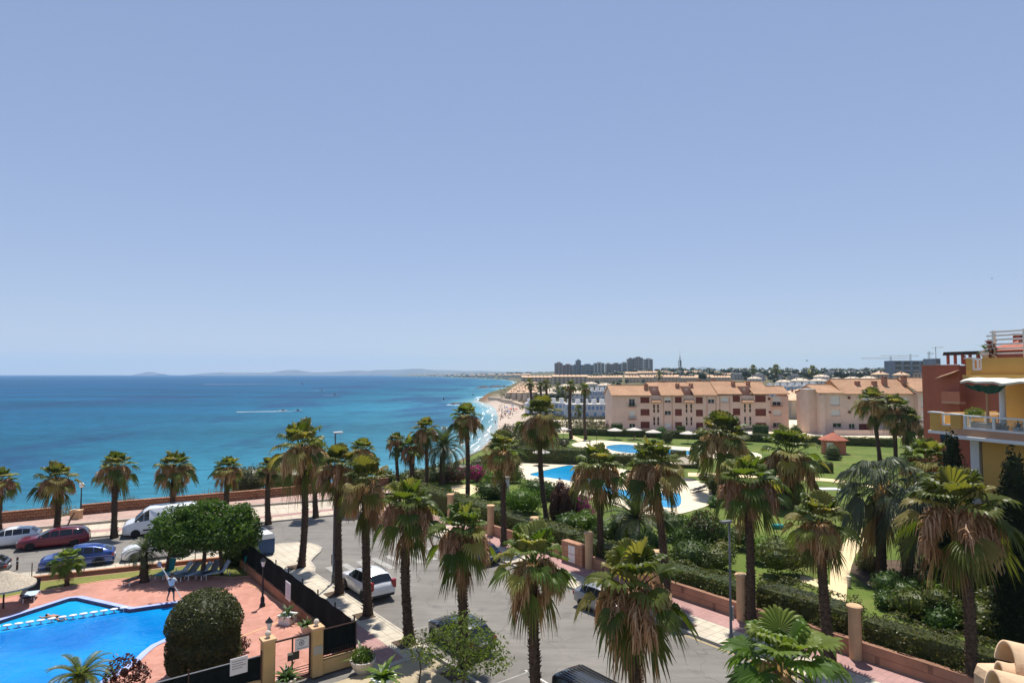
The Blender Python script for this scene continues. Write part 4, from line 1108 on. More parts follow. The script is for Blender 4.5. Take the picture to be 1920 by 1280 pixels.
def body_mesh(pose):
    """pose: dict of joints (x right, y forward, z up)"""
    q = pose; J = []; Rr = []; E = []; ix = {}
    def add(nm, p, r, par=None):
        J.append(tuple(p)); Rr.append(r); ix[nm] = len(J) - 1
        if par is not None: E.append((ix[par], ix[nm]))
    add('pelvis', q['pelvis'], (.16, .115)); add('waist', V3(q['pelvis']).lerp(V3(q['chest']), .45), (.135, .10), 'pelvis'); add('chest', q['chest'], (.165, .115), 'waist')
    nk = V3(q['neck']); hd = V3(q['head']); add('neck', nk, .055, 'chest'); add('jaw', nk.lerp(hd, .55), (.062, .07), 'neck'); add('head', hd, (.078, .095), 'jaw'); add('top', hd + (hd - nk).normalized() * .085, (.055, .065), 'head')
    for s_ in ('l', 'r'):
        add('sh' + s_, q['sh' + s_], .062, 'chest'); add('el' + s_, q['el' + s_], .042, 'sh' + s_); add('wr' + s_, q['wr' + s_], .028, 'el' + s_)
        add('hip' + s_, q['hip' + s_], .092, 'pelvis'); add('kn' + s_, q['kn' + s_], .058, 'hip' + s_); add('an' + s_, q['an' + s_], .038, 'kn' + s_)
        a = V3(q['an' + s_]); fd = V3(q.get('foot' + s_, (0, 1, 0))); add('to' + s_, a + fd * .13 + V3((0, 0, -.045)), (.04, .025), 'an' + s_); add('tt' + s_, a + fd * .19 + V3((0, 0, -.055)), (.032, .018), 'to' + s_)
        d = V3(q['wr' + s_]) - V3(q['el' + s_]); hand(J, Rr, E, ix['wr' + s_], q['wr' + s_], d, d.cross(V3((0, 0, 1))) if abs(d.normalized().z) < .9 else V3((0, 1, 0)))
    # nose
    f = V3(q.get('face', (0, 1, 0))); add('nose', hd + f * .1 + V3((0, 0, -.005)), .012, 'head')
    return figure(J, Rr, E)

def person(label, loc, rz, pose, skin='skin', shirt=None, shorts=None, group=None, hair=True):
    t = thing('person', label, 'person', loc, rz, group)
    me = body_mesh(pose); me.materials.append(M[skin]); b = bpy.data.objects.new('body', me); COL.objects.link(b); b.parent = t
    q = pose
    if shirt:
        J = [q['pelvis'], q['chest'], q['shl'], V3(q['shl']).lerp(V3(q['ell']), .6), q['shr'], V3(q['shr']).lerp(V3(q['elr']), .6), V3(q['neck']) - V3((0, 0, .03))]
        me = figure([tuple(j) for j in J], [(.172, .13), (.182, .132), .078, .062, .078, .062, .075], [(0, 1), (1, 2), (2, 3), (1, 4), (4, 5), (1, 6)]); me.materials.append(M[shirt])
        o = bpy.data.objects.new('shirt', me); COL.objects.link(o); o.parent = t
    if shorts:
        up = V3(q['pelvis']) + (V3(q['chest']) - V3(q['pelvis'])) * .18
        J = [up, q['pelvis'], q['hipl'], V3(q['hipl']).lerp(V3(q['knl']), .8), q['hipr'], V3(q['hipr']).lerp(V3(q['knr']), .8)]
        me = figure([tuple(j) for j in J], [(.165, .12), (.175, .13), .112, .092, .112, .092], [(0, 1), (1, 2), (2, 3), (1, 4), (4, 5)], 1); me.materials.append(M[shorts])
        o = bpy.data.objects.new('shorts', me); COL.objects.link(o); o.parent = t
    if hair:
        h = V3(q['head']); f = V3(q.get('face', (0, 1, 0)))
        mb = MB(); c = h + (h - V3(q['neck'])).normalized() * .045 - f * .02
        mb.lathe([(.098, -.05), (.102, 0), (.085, .05), (.05, .08), (.001, .09)], 12, c); mb.build('hair', M['hair'], t, True)
    return t

STAND = dict(pelvis=(0, 0, .92), chest=(0, 0, 1.26), neck=(0, .01, 1.48), head=(0, .04, 1.62), shl=(-.19, 0, 1.38), ell=(-.25, .0, 1.1), wrl=(-.26, .1, .86), shr=(.19, 0, 1.38), elr=(.25, 0, 1.1), wrr=(.26, .1, .86),
             hipl=(-.09, 0, .88), knl=(-.1, .03, .5), anl=(-.1, 0, .08), hipr=(.09, 0, .88), knr=(.1, .03, .5), anr=(.1, 0, .08))
WALK = dict(STAND, knl=(-.1, .2, .5), anl=(-.1, .28, .1), knr=(.1, -.02, .48), anr=(.1, -.32, .14), wrl=(-.27, -.15, .9), wrr=(.27, .25, .92))
LIE = dict(pelvis=(0, 0, .14), chest=(0, .36, .15), neck=(0, .58, .15), head=(0, .73, .17), shl=(-.19, .48, .14), ell=(-.34, .3, .08), wrl=(-.3, .05, .07), shr=(.19, .48, .14), elr=(.34, .3, .08), wrr=(.3, .05, .07),
           hipl=(-.1, -.05, .12), knl=(-.14, -.45, .14), anl=(-.14, -.85, .07), hipr=(.1, -.05, .12), knr=(.14, -.45, .2), anr=(.12, -.82, .07), footl=(0, -.3, 1), footr=(0, -.3, 1), face=(0, 0, 1))
SIT = dict(STAND, pelvis=(0, 0, .16), chest=(0, -.08, .5), neck=(0, -.08, .72), head=(0, -.05, .87), shl=(-.19, -.08, .62), ell=(-.28, -.2, .38), wrl=(-.28, -.3, .12), shr=(.19, -.08, .62), elr=(.28, -.2, .38), wrr=(.28, -.3, .12),
           hipl=(-.1, .05, .14), knl=(-.14, .45, .4), anl=(-.14, .75, .08), hipr=(.1, .05, .14), knr=(.14, .5, .18), anr=(.14, .88, .08))
# ------------------------------------------------------------------ buildings
def wall_holes(mb, x0, x1, z0, z1, holes, y=0.0, depth=.22):
    xs = sorted({x0, x1, *[h[0] for h in holes], *[h[1] for h in holes]}); zs = sorted({z0, z1, *[h[2] for h in holes], *[h[3] for h in holes]})
    for a, b in zip(xs[:-1], xs[1:]):
        for c, d in zip(zs[:-1], zs[1:]):
            mx, mz = (a + b) / 2, (c + d) / 2
            if any(h[0] < mx < h[1] and h[2] < mz < h[3] for h in holes): continue
            mb.quad((a, y, c), (b, y, c), (b, y, d), (a, y, d))
    for h in holes:
        a, b, c, d = h[:4]; e = y + depth
        mb.quad((a, y, c), (a, e, c), (b, e, c), (b, y, c)); mb.quad((a, y, d), (b, y, d), (b, e, d), (a, e, d))
        mb.quad((a, y, c), (a, y, d), (a, e, d), (a, e, c)); mb.quad((b, y, c), (b, e, c), (b, e, d), (b, y, d))

def opening(t, x0, x1, z0, z1, kind, y=0.0, trim=None):
    """fills a hole in a facade with what the photo shows there"""
    e = y + .2
    if kind in ('red', 'white', 'blue'):
        mb = MB(); n = max(4, int((z1 - z0) / .22))
        for k in range(n):
            a = z0 + (z1 - z0) * k / n; b = z0 + (z1 - z0) * (k + 1) / n
            mb.quad((x0, e - .06, a), (x1, e - .06, a), (x1, e - .10, b - .02), (x0, e - .10, b - .02)); mb.quad((x0, e - .10, b - .02), (x1, e - .10, b - .02), (x1, e - .06, b), (x0, e - .06, b))
        mb.build('shutter', M['shutter_' + kind], t)
    elif kind in ('glass', 'half'):
        if kind == 'half':
            zm = z0 + (z1 - z0) * .45; m2 = MB(); m2.box(x0, x1, e - .1, e - .04, zm, z1); m2.build('shutter', M['shutter_white'], t); z1 = zm - .003
        f = MB(); w = .06
        for bx in ((x0, x0 + w, z0, z1), (x1 - w, x1, z0, z1), ((x0 + x1) / 2 - w / 2, (x0 + x1) / 2 + w / 2, z0, z1)): f.box(bx[0], bx[1], e - .07, e, bx[2], bx[3])
        f.box(x0 + w, x1 - w, e - .065, e - .005, z1 - w, z1); f.box(x0 + w, x1 - w, e - .065, e - .005, z0, z0 + w)
        fo = f.build('window', M['white'], t); p = MB(); p.quad((x0, e - .01, z0), (x1, e - .01, z0), (x1, e - .01, z1), (x0, e - .01, z1)); p.build('pane', M['glass'], fo)
    elif kind == 'slim':
        p = MB(); p.quad((x0, e - .01, z0), (x1, e - .01, z0), (x1, e - .01, z1), (x0, e - .01, z1)); fo = p.build('stair_window', M['glass'], t)
        f = MB(); zc = z0 + (z1 - z0) * .42; f.box(x0, x1, e - .12, e - .012, zc, zc + .14); f.build('mullion', M['render_pink'], fo)
    elif kind == 'dark':
        p = MB(); p.box(x0, x1, e - .012, e - .004, z0, z1); p.build('doorway', M['glass'], t)
    if kind not in ('slim', 'dark'):
        s_ = MB(); s_.box(x0 - .08, x1 + .08, y - .09, y + .08, z0 - .1, z0 - .003); s_.build('sill', M[trim or 'trim_pink'], t)

def roof_piece(t, x0, x1, ze, zr, yr=6.2, yf=-.45, mat='roof_tile', name='roof', gable='render_pink', back=True):
    mb = MB(); th = .16; yb = 2 * yr - yf
    P = [(x0, yf, ze), (x1, yf, ze), (x1, yr, zr), (x0, yr, zr), (x1, yb, ze), (x0, yb, ze)]
    D = [(p[0], p[1], p[2] - th) for p in P]
    mb.add(P + D, [(0, 1, 2, 3), (3, 2, 4, 5), (6, 7, 1, 0), (1, 7, 8, 2), (2, 8, 10, 4), (0, 3, 9, 6), (3, 5, 11, 9), (5, 4, 10, 11), (7, 6, 9, 8), (8, 9, 11, 10)])
    r = mb.build(name, M[mat], t)
    rb = MB(); rb.tube([(x0, yr, zr + .04), (x1, yr, zr + .04)], .13, 6); rb.build('ridge', M[mat], r)
    return r

def chimney(t, x, y, z0, z1, w=.75, d=.9, mat='brick_red'):
    mb = MB(); mb.box(x - w / 2, x + w / 2, y - d / 2, y + d / 2, z0, z1 - .35)
    for sx in (-1, 1): mb.box(x + sx * w * .36 - .08, x + sx * w * .36 + .08, y - d / 2, y + d / 2, z1 - .35, z1 - .12)
    mb.box(x - w / 2 - .1, x + w / 2 + .1, y - d / 2 - .1, y + d / 2 + .1, z1 - .12, z1); mb.build('chimney', M[mat], t)

def block_a():
    k = .02917; X = lambda c: (c - 215) * k; Z = lambda c: max(.02, (672 - c) * k)
    Yb = 160; x0 = (1147 - 960) * Yb / F
    t = thing('apartment_block', 'long pale pink three-storey apartment block with orange tiled roofs behind the pool lawn', 'building', (x0, Yb, 0))
    op = []
    def col(xa, xb, rows, kinds):
        for (za, zb), kd in zip(rows, kinds): op.append((X(xa), X(xb), Z(zb), Z(za), kd))
    col(360, 411, [(402, 468), (507, 574), (614, 652)], ['glass', 'white', 'glass'])
    col(457, 534, [(388, 438), (490, 543), (597, 652)], ['red'] * 3)
    for a in (566, 600): col(a, a + 15, [(450, 520), (558, 627)], ['slim'] * 2)
    col(664, 718, [(393, 434), (505, 541), (612, 650)], ['half', 'glass', 'white'])
    col(752, 810, [(386, 436), (490, 545), (600, 654)], ['red'] * 3)
    for a in (843, 883): col(a, a + 15, [(447, 520), (558, 627)], ['slim'] * 2)
    col(930, 990, [(388, 440), (495, 550), (605, 660)], ['red'] * 3)
    col(1034, 1090, [(405, 441), (515, 556)], ['glass', 'white'])
    col(1144, 1210, [(388, 432), (500, 544)], ['white'] * 2)
    col(1246, 1308, [(376, 428), (485, 541), (600, 657)], ['red'] * 3)
    for a in (1341, 1385): col(a, a + 16, [(445, 517), (556, 627)], ['slim'] * 2)
    op.append((X(1340), X(1408), Z(669), Z(648), 'dark'))
    col(1437, 1528, [(376, 430), (488, 547), (606, 660)], ['red'] * 3)
    op2 = []
    for (za, zb), kd in zip([(390, 462), (500, 548), (610, 652)], ['half', 'white', 'glass']): op2.append((X(1608), X(1680), Z(zb), Z(za), kd))
    mb = MB(); xe = X(1560); ze = Z(374); D = 12.0
    wall_holes(mb, 0, xe, 0, ze, op)
    mb.quad((0, D, 0), (0, 0, 0), (0, 0, ze), (0, D, ze)); mb.quad((xe, 0, 0), (xe, D, 0), (xe, D, ze), (xe, 0, ze)); mb.quad((xe, D, 0), (0, D, 0), (0, D, ze), (xe, D, ze))
    zr = Z(258)
    for xa, z2 in ((0, Z(292)), (xe, Z(258))):
        mb.add([(xa, 0, ze), (xa, D, ze), (xa, D / 2 + .2, z2 - .3)], [(0, 1, 2)])
    mb.build('wall', M['render_pink'], t)
    mb = MB(); xf = X(1745); y2 = 1.6
    wall_holes(mb, xe + .003, xf, 0, ze - .3, op2, y2); mb.quad((xf, y2, 0), (xf, 9, 0), (xf, 9, ze - .3), (xf, y2, ze - .3)); mb.add([(xf, y2, ze - .3), (xf, 9, ze - .3), (xf, 5.4, Z(300) - .3)], [(0, 1, 2)])
    mb.build('wall', M['render_pink'], t)
    for h in op: opening(t, *h[:4], h[4])
    for h in op2: opening(t, *h[:4], h[4], y2)
    # pilaster frames round the pale shutters, stair bays and their little roofs
    for a, b in ((655, 728), (1025, 1102), (1135, 1220)):
        mb = MB()
        for c in (a, b): mb.box(X(c) - .09, X(c) + .09, -.06, 0.0, .1, ze - .25)
        mb.build('pilaster', M['trim_pink'], t)
    for a, b in ((553, 630), (831, 910), (1322, 1418)):
        xa, xb = X(a), X(b); tb = MB(); tb.box(xa, xb, 2.2, 3.4, ze - .3, Z(296)); tw = tb.build('stair_tower', M['trim_pink'], t)
        q = MB(); q.lathe([(.42, -.02), (.42, .06), (.3, .06), (.3, .02), (.001, .02)], 14); o = q.build('round_vent', M['render_pink'], tw); o.location = ((xa + xb) / 2, 2.17, Z(322)); o.rotation_euler = (pi / 2, 0, 0)
        tb = MB(); tb.box(xa - .1, xa - .003, -.16, -.002, Z(440), ze); tb.box(xb + .003, xb + .1, -.16, -.002, Z(440), ze); tb.build('bay_cheek', M['render_pink'], t)
        rb = MB(); th = .12
        P = [(xa - .15, -1.0, Z(428)), (xb + .15, -1.0, Z(428)), (xb + .15, 2.19, Z(366)), (xa - .15, 2.19, Z(366))]; Dn = [(p[0], p[1], p[2] - th) for p in P]
        rb.add(P + Dn, [(0, 1, 2, 3), (4, 5, 1, 0), (5, 6, 2, 1), (7, 4, 0, 3), (5, 4, 7, 6)]); rb.build('stair_roof', M['roof_tile'], t)
    for a, b, e, r in ((206, 551, 372, 292), (630, 828, 372, 262), (910, 1112, 370, 257), (1114, 1322, 361, 254), (1418, 1572, 361, 257)):
        roof_piece(t, X(a), X(b), Z(e), Z(r))
    for a, b in ((551, 630), (828, 910), (1322, 1418)): roof_piece(t, X(a) + .002, X(b) - .002, Z(300), Z(262) - .1, 6.2, 3.0)
    roof_piece(t, xe + .6, xf + .25, Z(362), Z(300), 5.4, y2 - .4)
    for c, top, yy, zb in ((530, 278, 3.4, 340), (806, 272, 3.6, 330), (925, 274, 3.6, 345), (1296, 257, 3.8, 330), (1427, 258, 3.8, 330), (704, 254, 6.6, 300), (1025, 240, 6.8, 280), (1157, 236, 7.0, 270)):
        chimney(t, X(c), yy, Z(zb) - .8, Z(top), .85)
    for c, cy in ((1557, 404), (1561, 517)):
        q = MB(); q.lathe([(.3, 0), (.3, .3), (.22, .36), (.001, .36)], 12); o = q.build('vent', M['shutter_red'], t); o.location = (X(c) - .05, 0, Z(cy)); o.rotation_euler = (pi / 2, 0, 0)
    for a, b, z in ((1600, 1688, 468), (350, 420, 470), (350, 420, 577)):
        y = y2 if a > 1500 else 0
        q = MB(); q.box(X(a), X(b), y - .5, y - .092, Z(z) - .14, Z(z)); bl = q.build('balcony', M['trim_pink'], t); q = MB()
        for i in range(12): xx = X(a) + (X(b) - X(a)) * i / 11; q.tube([(xx, y - .46, Z(z)), (xx, y - .46, Z(z) + .85)], .016, 4)
        q.tube([(X(a), y - .46, Z(z) + .87), (X(b), y - .46, Z(z) + .87)], .025, 4); q.build('railing', M['blackmetal'], bl)
    mb = MB(); mb.box(X(1556), X(1760), -1.2, -1.0, 0, Z(655)); mb.build('patio_wall', M['render_pink'], t)

def block_b():
    Yb = 150; k = .0391; X = lambda c: (c - 300) * k; Z = lambda c: max(.02, (672 - c) * k)
    t = thing('apartment_block', 'pale pink apartment block with white shutters half hidden behind the trio of palms', 'building', ((1534 - 960) * Yb / F, Yb, .0))
    op = [(X(368), X(423), Z(500), Z(445), 'white'), (X(370), X(424), Z(562), Z(528), 'white'), (X(378), X(430), Z(632), Z(605), 'glass'), (X(474), X(510), Z(640), Z(610), 'glass'), (X(533), X(605), Z(655), Z(610), 'red'),
          (X(560), X(610), Z(500), Z(455), 'white'), (X(640), X(700), Z(500), Z(455), 'white'), (X(640), X(700), Z(570), Z(535), 'white'), (X(780), X(830), Z(500), Z(455), 'white'), (X(780), X(830), Z(570), Z(535), 'white')]
    mb = MB(); xe = X(870); ze = Z(432); wall_holes(mb, 0, xe, 0, ze, op)
    mb.quad((0, 12, 0), (0, 0, 0), (0, 0, ze), (0, 12, ze)); mb.quad((xe, 0, 0), (xe, 12, 0), (xe, 12, ze), (xe, 0, ze)); mb.add([(0, 0, ze), (0, 12, ze), (0, 6, Z(385))], [(0, 1, 2)])
    mb.build('wall', M['render_pink'], t)
    for h in op: opening(t, *h[:4], h[4])
    op2 = [(X(890), X(936), Z(510), Z(445), 'white'), (X(890), X(936), Z(600), Z(530), 'white')]
    mb = MB(); xa, xb = xe + .003, X(1010); wall_holes(mb, xa, xb, 0, Z(415), op2, -1.2); mb.quad((xa, 0, 0), (xa, -1.2, 0), (xa, -1.2, Z(415)), (xa, 0, Z(415))); mb.build('wall', M['render_pink'], t)
    for h in op2: opening(t, *h[:4], h[4], -1.2)
    mb = MB(); mb.box(X(256), -.004, 1.5, 6, 0, Z(408)); mb.box(X(296), X(322), -.9, -.003, 0, Z(440)); mb.build('stair_wing', M['render_pink'], t)
    mb = MB(); mb.box(X(250), X(298), 1.2, 6.2, Z(408), Z(404)); mb.build('wing_cap', M['white'], t)
    roof_piece(t, X(290), X(440), Z(426), Z(380), 5.5); roof_piece(t, X(440) + .003, X(872), Z(431), Z(345)); roof_piece(t, X(860), X(1010), Z(416), Z(338), 5.8, -1.6)
    for c, top in ((580, 357), (684, 357), (746, 330), (866, 325)): chimney(t, X(c), 3.6, Z(410), Z(top), 1.0)
    mb = MB(); mb.box(X(345), X(880), -3.2, -3.0, 0, Z(640)); mb.build('patio_wall', M['render_pink'], t)
    for c, cy in ((477, 455), (478, 540)):
        q = MB(); q.lathe([(.3, 0), (.3, .3), (.001, .34)], 12); o = q.build('vent', M['shutter_red'], t); o.location = (X(c), 0, Z(cy)); o.rotation_euler = (pi / 2, 0, 0)

def local_frame(p0):
    return atan2(-.958, .287)

def terracotta_house():
    P = at(1731, 690, 78); t = thing('terracotta_house', 'tall terracotta red house with a roof terrace beyond the ochre villa', 'building', (P.x, P.y, 0), local_frame(0))
    top = 14.98
    mb = MB(); mb.box(-.2, 4.5, 0, 9, 0, top); mb.box(4.503, 14, 1.0, 9, 0, top + .15); mb.box(-1.2, -.203, 1.5, 8, 0, 12.4); mb.build('wall', M['render_terra'], t)
    mb = MB(); mb.box(-.3, 4.55, -.08, .18, top, top + .1); mb.build('parapet_cap', M['brick_red'], t)
    mb = MB(); mb.box(3.0, 5.2, -.9, -.003, 10.6, 10.85); bl = mb.build('balcony', M['trim_pink'], t)
    mb = MB(); mb.box(3.0, 5.2, -.9, -.75, 10.853, 12.0); mb.box(3.0, 3.15, -.75, -.003, 10.853, 12.0); mb.build('balcony_front', M['hut_red'], bl)
    mb = MB(); mb.add([(2.4, -1.0, 13.5), (4.7, -1.0, 14.2), (4.7, -.004, 14.55), (2.4, -.004, 13.85), (2.4, -1.0, 13.4), (4.7, -1.0, 14.1), (4.7, -.004, 14.45), (2.4, -.004, 13.75)], [(0, 1, 2, 3), (4, 5, 1, 0), (5, 6, 2, 1), (7, 4, 0, 3), (5, 4, 7, 6)]); mb.build('canopy_roof', M['roof_tile'], t)
    mb = MB()
    for x in (2.4, 3.3, 4.2, 5.1, 6.0): mb.box(x, x + .22, .8, 1.05, top + .155, 16.2)
    for x in (2.4, 4.2, 6.0): mb.box(x + .02, x + .2, 3.4, 3.6, top + .155, 16.2)
    mb.build('pergola_post', M['render_terra'], t)
    mb = MB(); mb.box(2.0, 6.6, .75, 1.1, 16.2, 16.45)
    for x in np.arange(2.2, 6.5, .45): mb.box(x, x + .1, .6, 4.0, 16.453, 16.6)
    mb.build('pergola_beam', M['rust'], t)
    mb = MB(); mb.box(6.2, 14, 2.0, 8.2, top + .153, 16.6); mb.build('roof_room', M['render_terra'], t)
    mb = MB(); mb.add([(5.9, 1.6, 16.6), (14, 1.6, 16.6), (14, 8.6, 16.6), (5.9, 8.6, 16.6), (8.3, 5, 17.9), (14, 5, 17.9)], [(0, 1, 5, 4), (2, 3, 4, 5), (3, 0, 4), (1, 2, 5)]); mb.build('roof', M['roof_red'], t)
    for x, y, z in ((6.1, 3, 17.8), (7.2, 5.6, 18.6), (8.8, 4.2, 18.4)): chimney(t, x, y, 16.2, z, .6, .6, 'render_terra')
    mb = MB(); mb.tube([(.9, 1, top), (.9, 1, top + 2.3)], .035, 5); mb.tube([(.4, 1, top + 2.2), (1.9, 1, top + 2.25)], .02, 4)
    for i in range(5): mb.tube([(.6 + i * .28, .75, top + 2.21), (.6 + i * .28, 1.25, top + 2.21)], .012, 4)
    mb.build('aerial', M['greymetal'], t)
    for x, z in ((-.6, 9.8), (2, 6)):
        q = MB(); q.box(x, x + 1.2, -.06 if x > -.5 else 1.45, .0 if x > -.5 else 1.497, z, z + 1.3); q.build('window', M['glass'], t)

def ochre_villa():
    t = thing('ochre_villa', 'ochre yellow villa with white railed balcony, awning and slatted white pergola', 'building', (29.6, 43.4, 0), local_frame(0))
    b = lambda nm, m, *bx, **k: [MB().box(*q, **k).build(nm, M[m], t) for q in bx]
    mb = MB(); mb.box(1.3, 20, 1.05, 12, 0, 9.7); mb.box(1.3, 20, 3.2, 12, 10.25, 13.72); mb.box(1.1, 20, 3.0, 12, 13.95, 15.0); mb.build('wall', M['render_yellow'], t)
    mb = MB(); mb.box(-.15, 20, -.25, 12, 9.703, 9.93, bev=.04); mb.build('slab', M['white'], t)
    mb = MB(); mb.box(-.02, 20, 0, .22, 9.933, 10.35); mb.box(-.02, .2, .223, 6, 9.933, 10.35); mb.build('balcony_upstand', M['render_brown'], t)
    mb = MB(); mb.box(.0, .72, -.03, .26, 10.353, 11.25); mb.build('balcony_pier', M['render_yellow'], t)
    mb = MB(); mb.box(-.08, .8, -.1, .34, 11.253, 11.36, bev=.03); mb.build('pier_cap', M['white'], t)
    mb = MB(); mb.box(.8, 20, .04, .17, 11.18, 11.3, bev=.03); mb.box(.8, 20, .05, .16, 10.36, 10.5)
    for x in (.85, 2.75, 4.65, 6.55, 8.4): mb.box(x, x + .16, .04, .17, 10.503, 11.178)
    mb.box(.02, .14, .3, 6, 11.18, 11.3); mb.box(.02, .14, .3, 6, 10.36, 10.47)
    for y in (1.6, 3.0, 4.4): mb.box(.02, .14, y, y + .14, 10.473, 11.177)
    rl = mb.build('balcony_railing', M['white'], t)
    q = N('railing_glass'); q.b.inputs['Transmission Weight'].default_value = .9; q.set((.75, .8, .8), .08, .5); q.b.inputs['IOR'].default_value = 1.05
    for x in (1.03, 2.93, 4.83, 6.73): MB().box(x, x + 1.7, .098, .106, 10.52, 11.16).build('railing_pane', q.m, rl)
    mb = MB(); mb.box(.22, 20, .25, 3.19, 9.935, 10.24); mb.build('balcony_floor', M['pool_terrace'], t)
    mb = MB(); mb.lathe([(.26, 0), (.26, .1), (.19, .16), (.17, 1.7), (.17, 3.2), (.25, 3.3), (.27, 3.47)], 16, (2.75, 1.0, 10.243)); mb.build('column', M['white'], t, True)
    MB().box(1.75, 1.88, .9, 1.02, 10.243, 13.7).build('post', M['render_brown'], t)
    mb = MB(); f0, f1 = 3.9, 5.6
    for bx in ((f0, f0 + .09, 12.2, 13.1), (f1 - .09, f1, 12.2, 13.1)): mb.box(bx[0], bx[1], 3.1, 3.197, bx[2], bx[3])
    mb.box(f0 + .09, f1 - .09, 3.1, 3.197, 13.0, 13.1); mb.box(f0 + .09, f1 - .09, 3.1, 3.197, 12.2, 12.3); w = mb.build('window', M['rust'], t); MB().box(f0 + .093, f1 - .093, 3.15, 3.19, 12.303, 12.997).build('pane', M['sign_white'], w)
    MB().box(2.75, 3.0, 3.1, 3.197, 10.6, 13.2).build('shutter', M['rust'], t)
    mb = MB(); mb.lathe([(.02, 0), (.09, .05), (.11, .2), (.03, .3), (.001, .34)], 10, (4.2, 2.98, 13.2)); mb.build('wall_lamp', M['blackmetal'], t)
    MB().box(1.2, 20, -.34, 3.4, 13.723, 13.947).build('canopy_slab', M['render_yellow'], t)
    # awning: cream cloth on the slab edge with a dark green fall gathered at the post
    mb = MB(); n = 14
    P = []
    for i in range(n + 1):
        x = 1.65 + 7.5 * i / n; sag = .06 * sin(i * 2.1) + .05 * sin(i * .9)
        P.append([(x, -1.15, 13.52 + sag), (x, -.8, 13.66 + sag), (x + .1, -.36, 13.76 + sag * .4), (x, -1.12, 13.4 + sag)])
    for i in range(n):
        for j in range(2): mb.quad(P[i][j], P[i + 1][j], P[i + 1][j + 1], P[i][j + 1])
        mb.quad(P[i][3], P[i + 1][3], P[i + 1][0], P[i][0])
    aw = mb.build('awning', M['awning_white'], t, True)
    mb = MB(); c = V3((2.4, .3, 12.2))
    for i in range(9):
        a, b_ = V3((1.7 + i * .3, -.95 + .12 * (i % 2), 13.35 - .05 * (i % 3))), V3((1.7 + (i + 1) * .3, -.95 + .12 * ((i + 1) % 2), 13.35 - .05 * ((i + 1) % 3)))
        s0 = abs(i - 6) / 10; da = a.lerp(c, .12 + .4 * (1 - s0)); db = b_.lerp(c, .12 + .4 * (1 - abs(i - 5) / 10)); mb.quad(a, b_, db, da)
    mb.build('awning_fall', M['awning_green'], aw)
    # top storey parapet with its own small railing, pergola slats above
    mb = MB(); mb.box(1.2, 1.6, .0, .2, 13.95, 15.0); mb.box(1.603, 2.25, .02, .2, 13.95, 14.25); mb.box(2.253, 20, .0, .2, 13.95, 15.02); mb.box(1.2, 1.4, .203, 3, 13.95, 15.0); mb.build('parapet', M['render_yellow'], t)
    mb = MB(); mb.box(1.603, 2.25, .03, .16, 14.9, 15.02); mb.box(1.603, 2.25, .04, .15, 14.255, 14.35)
    for x in (1.61, 1.9, 2.14): mb.box(x, x + .1, .04, .15, 14.353, 14.897)
    mb.build('roof_railing', M['white'], t)
    MB().box(1.12, 1.66, -.08, .28, 15.003, 15.08).build('parapet_cap', M['white'], t)
    mb = MB()
    for i, z in enumerate((15.25, 15.55, 15.85, 16.15, 16.42, 16.66)):
        mb.box(1.9 + .12 * (i % 2), 20, .5 + i * .12, .62 + i * .12, z, z + .11)
    mb.build('pergola_slat', M['beam'], t)
    mb = MB()
    for x in (2.3, 4.2, 6.4): mb.box(x, x + .12, .9, 1.1, 15.023, 16.8)
    mb.build('pergola_post', M['beam'], t)
    MB().box(3.2, 20, 4.5, 11, 15.003, 16.9).build('roof_room', M['house_sand'], t)
    MB().add([(2.9, 4.2, 16.9), (20, 4.2, 16.9), (20, 11.3, 16.9), (2.9, 11.3, 16.9), (5, 7.5, 17.7), (20, 7.5, 17.7)], [(0, 1, 5, 4), (2, 3, 4, 5), (3, 0, 4), (1, 2, 5)]).build('roof', M['roof_tile'], t)
    chimney(t, 4.1, 6, 16.9, 18.1, .55, .55, 'render_terra'); chimney(t, 5.9, 5, 16.9, 18.1, .5, .5, 'render_terra')
    mb = MB(); mb.tube([(3.2, 5, 16.9), (3.2, 5, 19.6)], .03, 5); mb.tube([(2.9, 5, 19.4), (4.3, 5, 19.45)], .018, 4)
    for i in range(5): mb.tube([(3.0 + i * .25, 4.8, 19.42), (3.0 + i * .25, 5.2, 19.42)], .01, 4)
    mb.build('aerial', M['greymetal'], t)
    mb = MB(); mb.tube([(4.8, 5, 16.9), (4.8, 5, 18.9)], .03, 5); mb.lathe([(.001, 0), (.2, .04), (.36, .14)], 14, (4.8, 4.9, 19.0)); mb.build('satellite_dish', M['greymetal'], t)
    # the neighbouring bay further along
    mb = MB(); mb.box(-3.0, -.2, 1.5, 8, 9.75, 9.95); mb.build('slab', M['white'], t)
    mb = MB(); mb.box(-2.9, -2.1, 1.6, 1.85, 9.953, 11.2); mb.box(-2.097, -.2, 1.62, 1.85, 9.953, 10.35); mb.box(-2.9, -2.7, 1.853, 8, 9.953, 11.2); mb.build('balcony_pier', M['render_yellow'], t)
    mb = MB(); mb.box(-2.98, -2.03, 1.5, 1.95, 11.203, 11.3); mb.box(-2.0, -.2, 1.66, 1.78, 11.1, 11.22); mb.box(-2.0, -.2, 1.66, 1.78, 10.36, 10.48)
    for x in (-2.0, -1.15, -.32): mb.box(x, x + .12, 1.66, 1.78, 10.483, 11.097)
    mb.build('balcony_railing', M['white'], t)
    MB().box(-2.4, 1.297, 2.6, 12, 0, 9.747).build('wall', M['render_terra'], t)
    MB().box(.35, .95, 1.2, 2.55, 0, 9.7).build('drain_chase', M['house_white'], t)
    # things standing on the balcony
    p = t.matrix_basis if False else Matrix.Translation((29.6, 43.4, 0)) @ Matrix.Rotation(local_frame(0), 4, 'Z')
    W = lambda x, y, z: p @ V3((x, y, z))
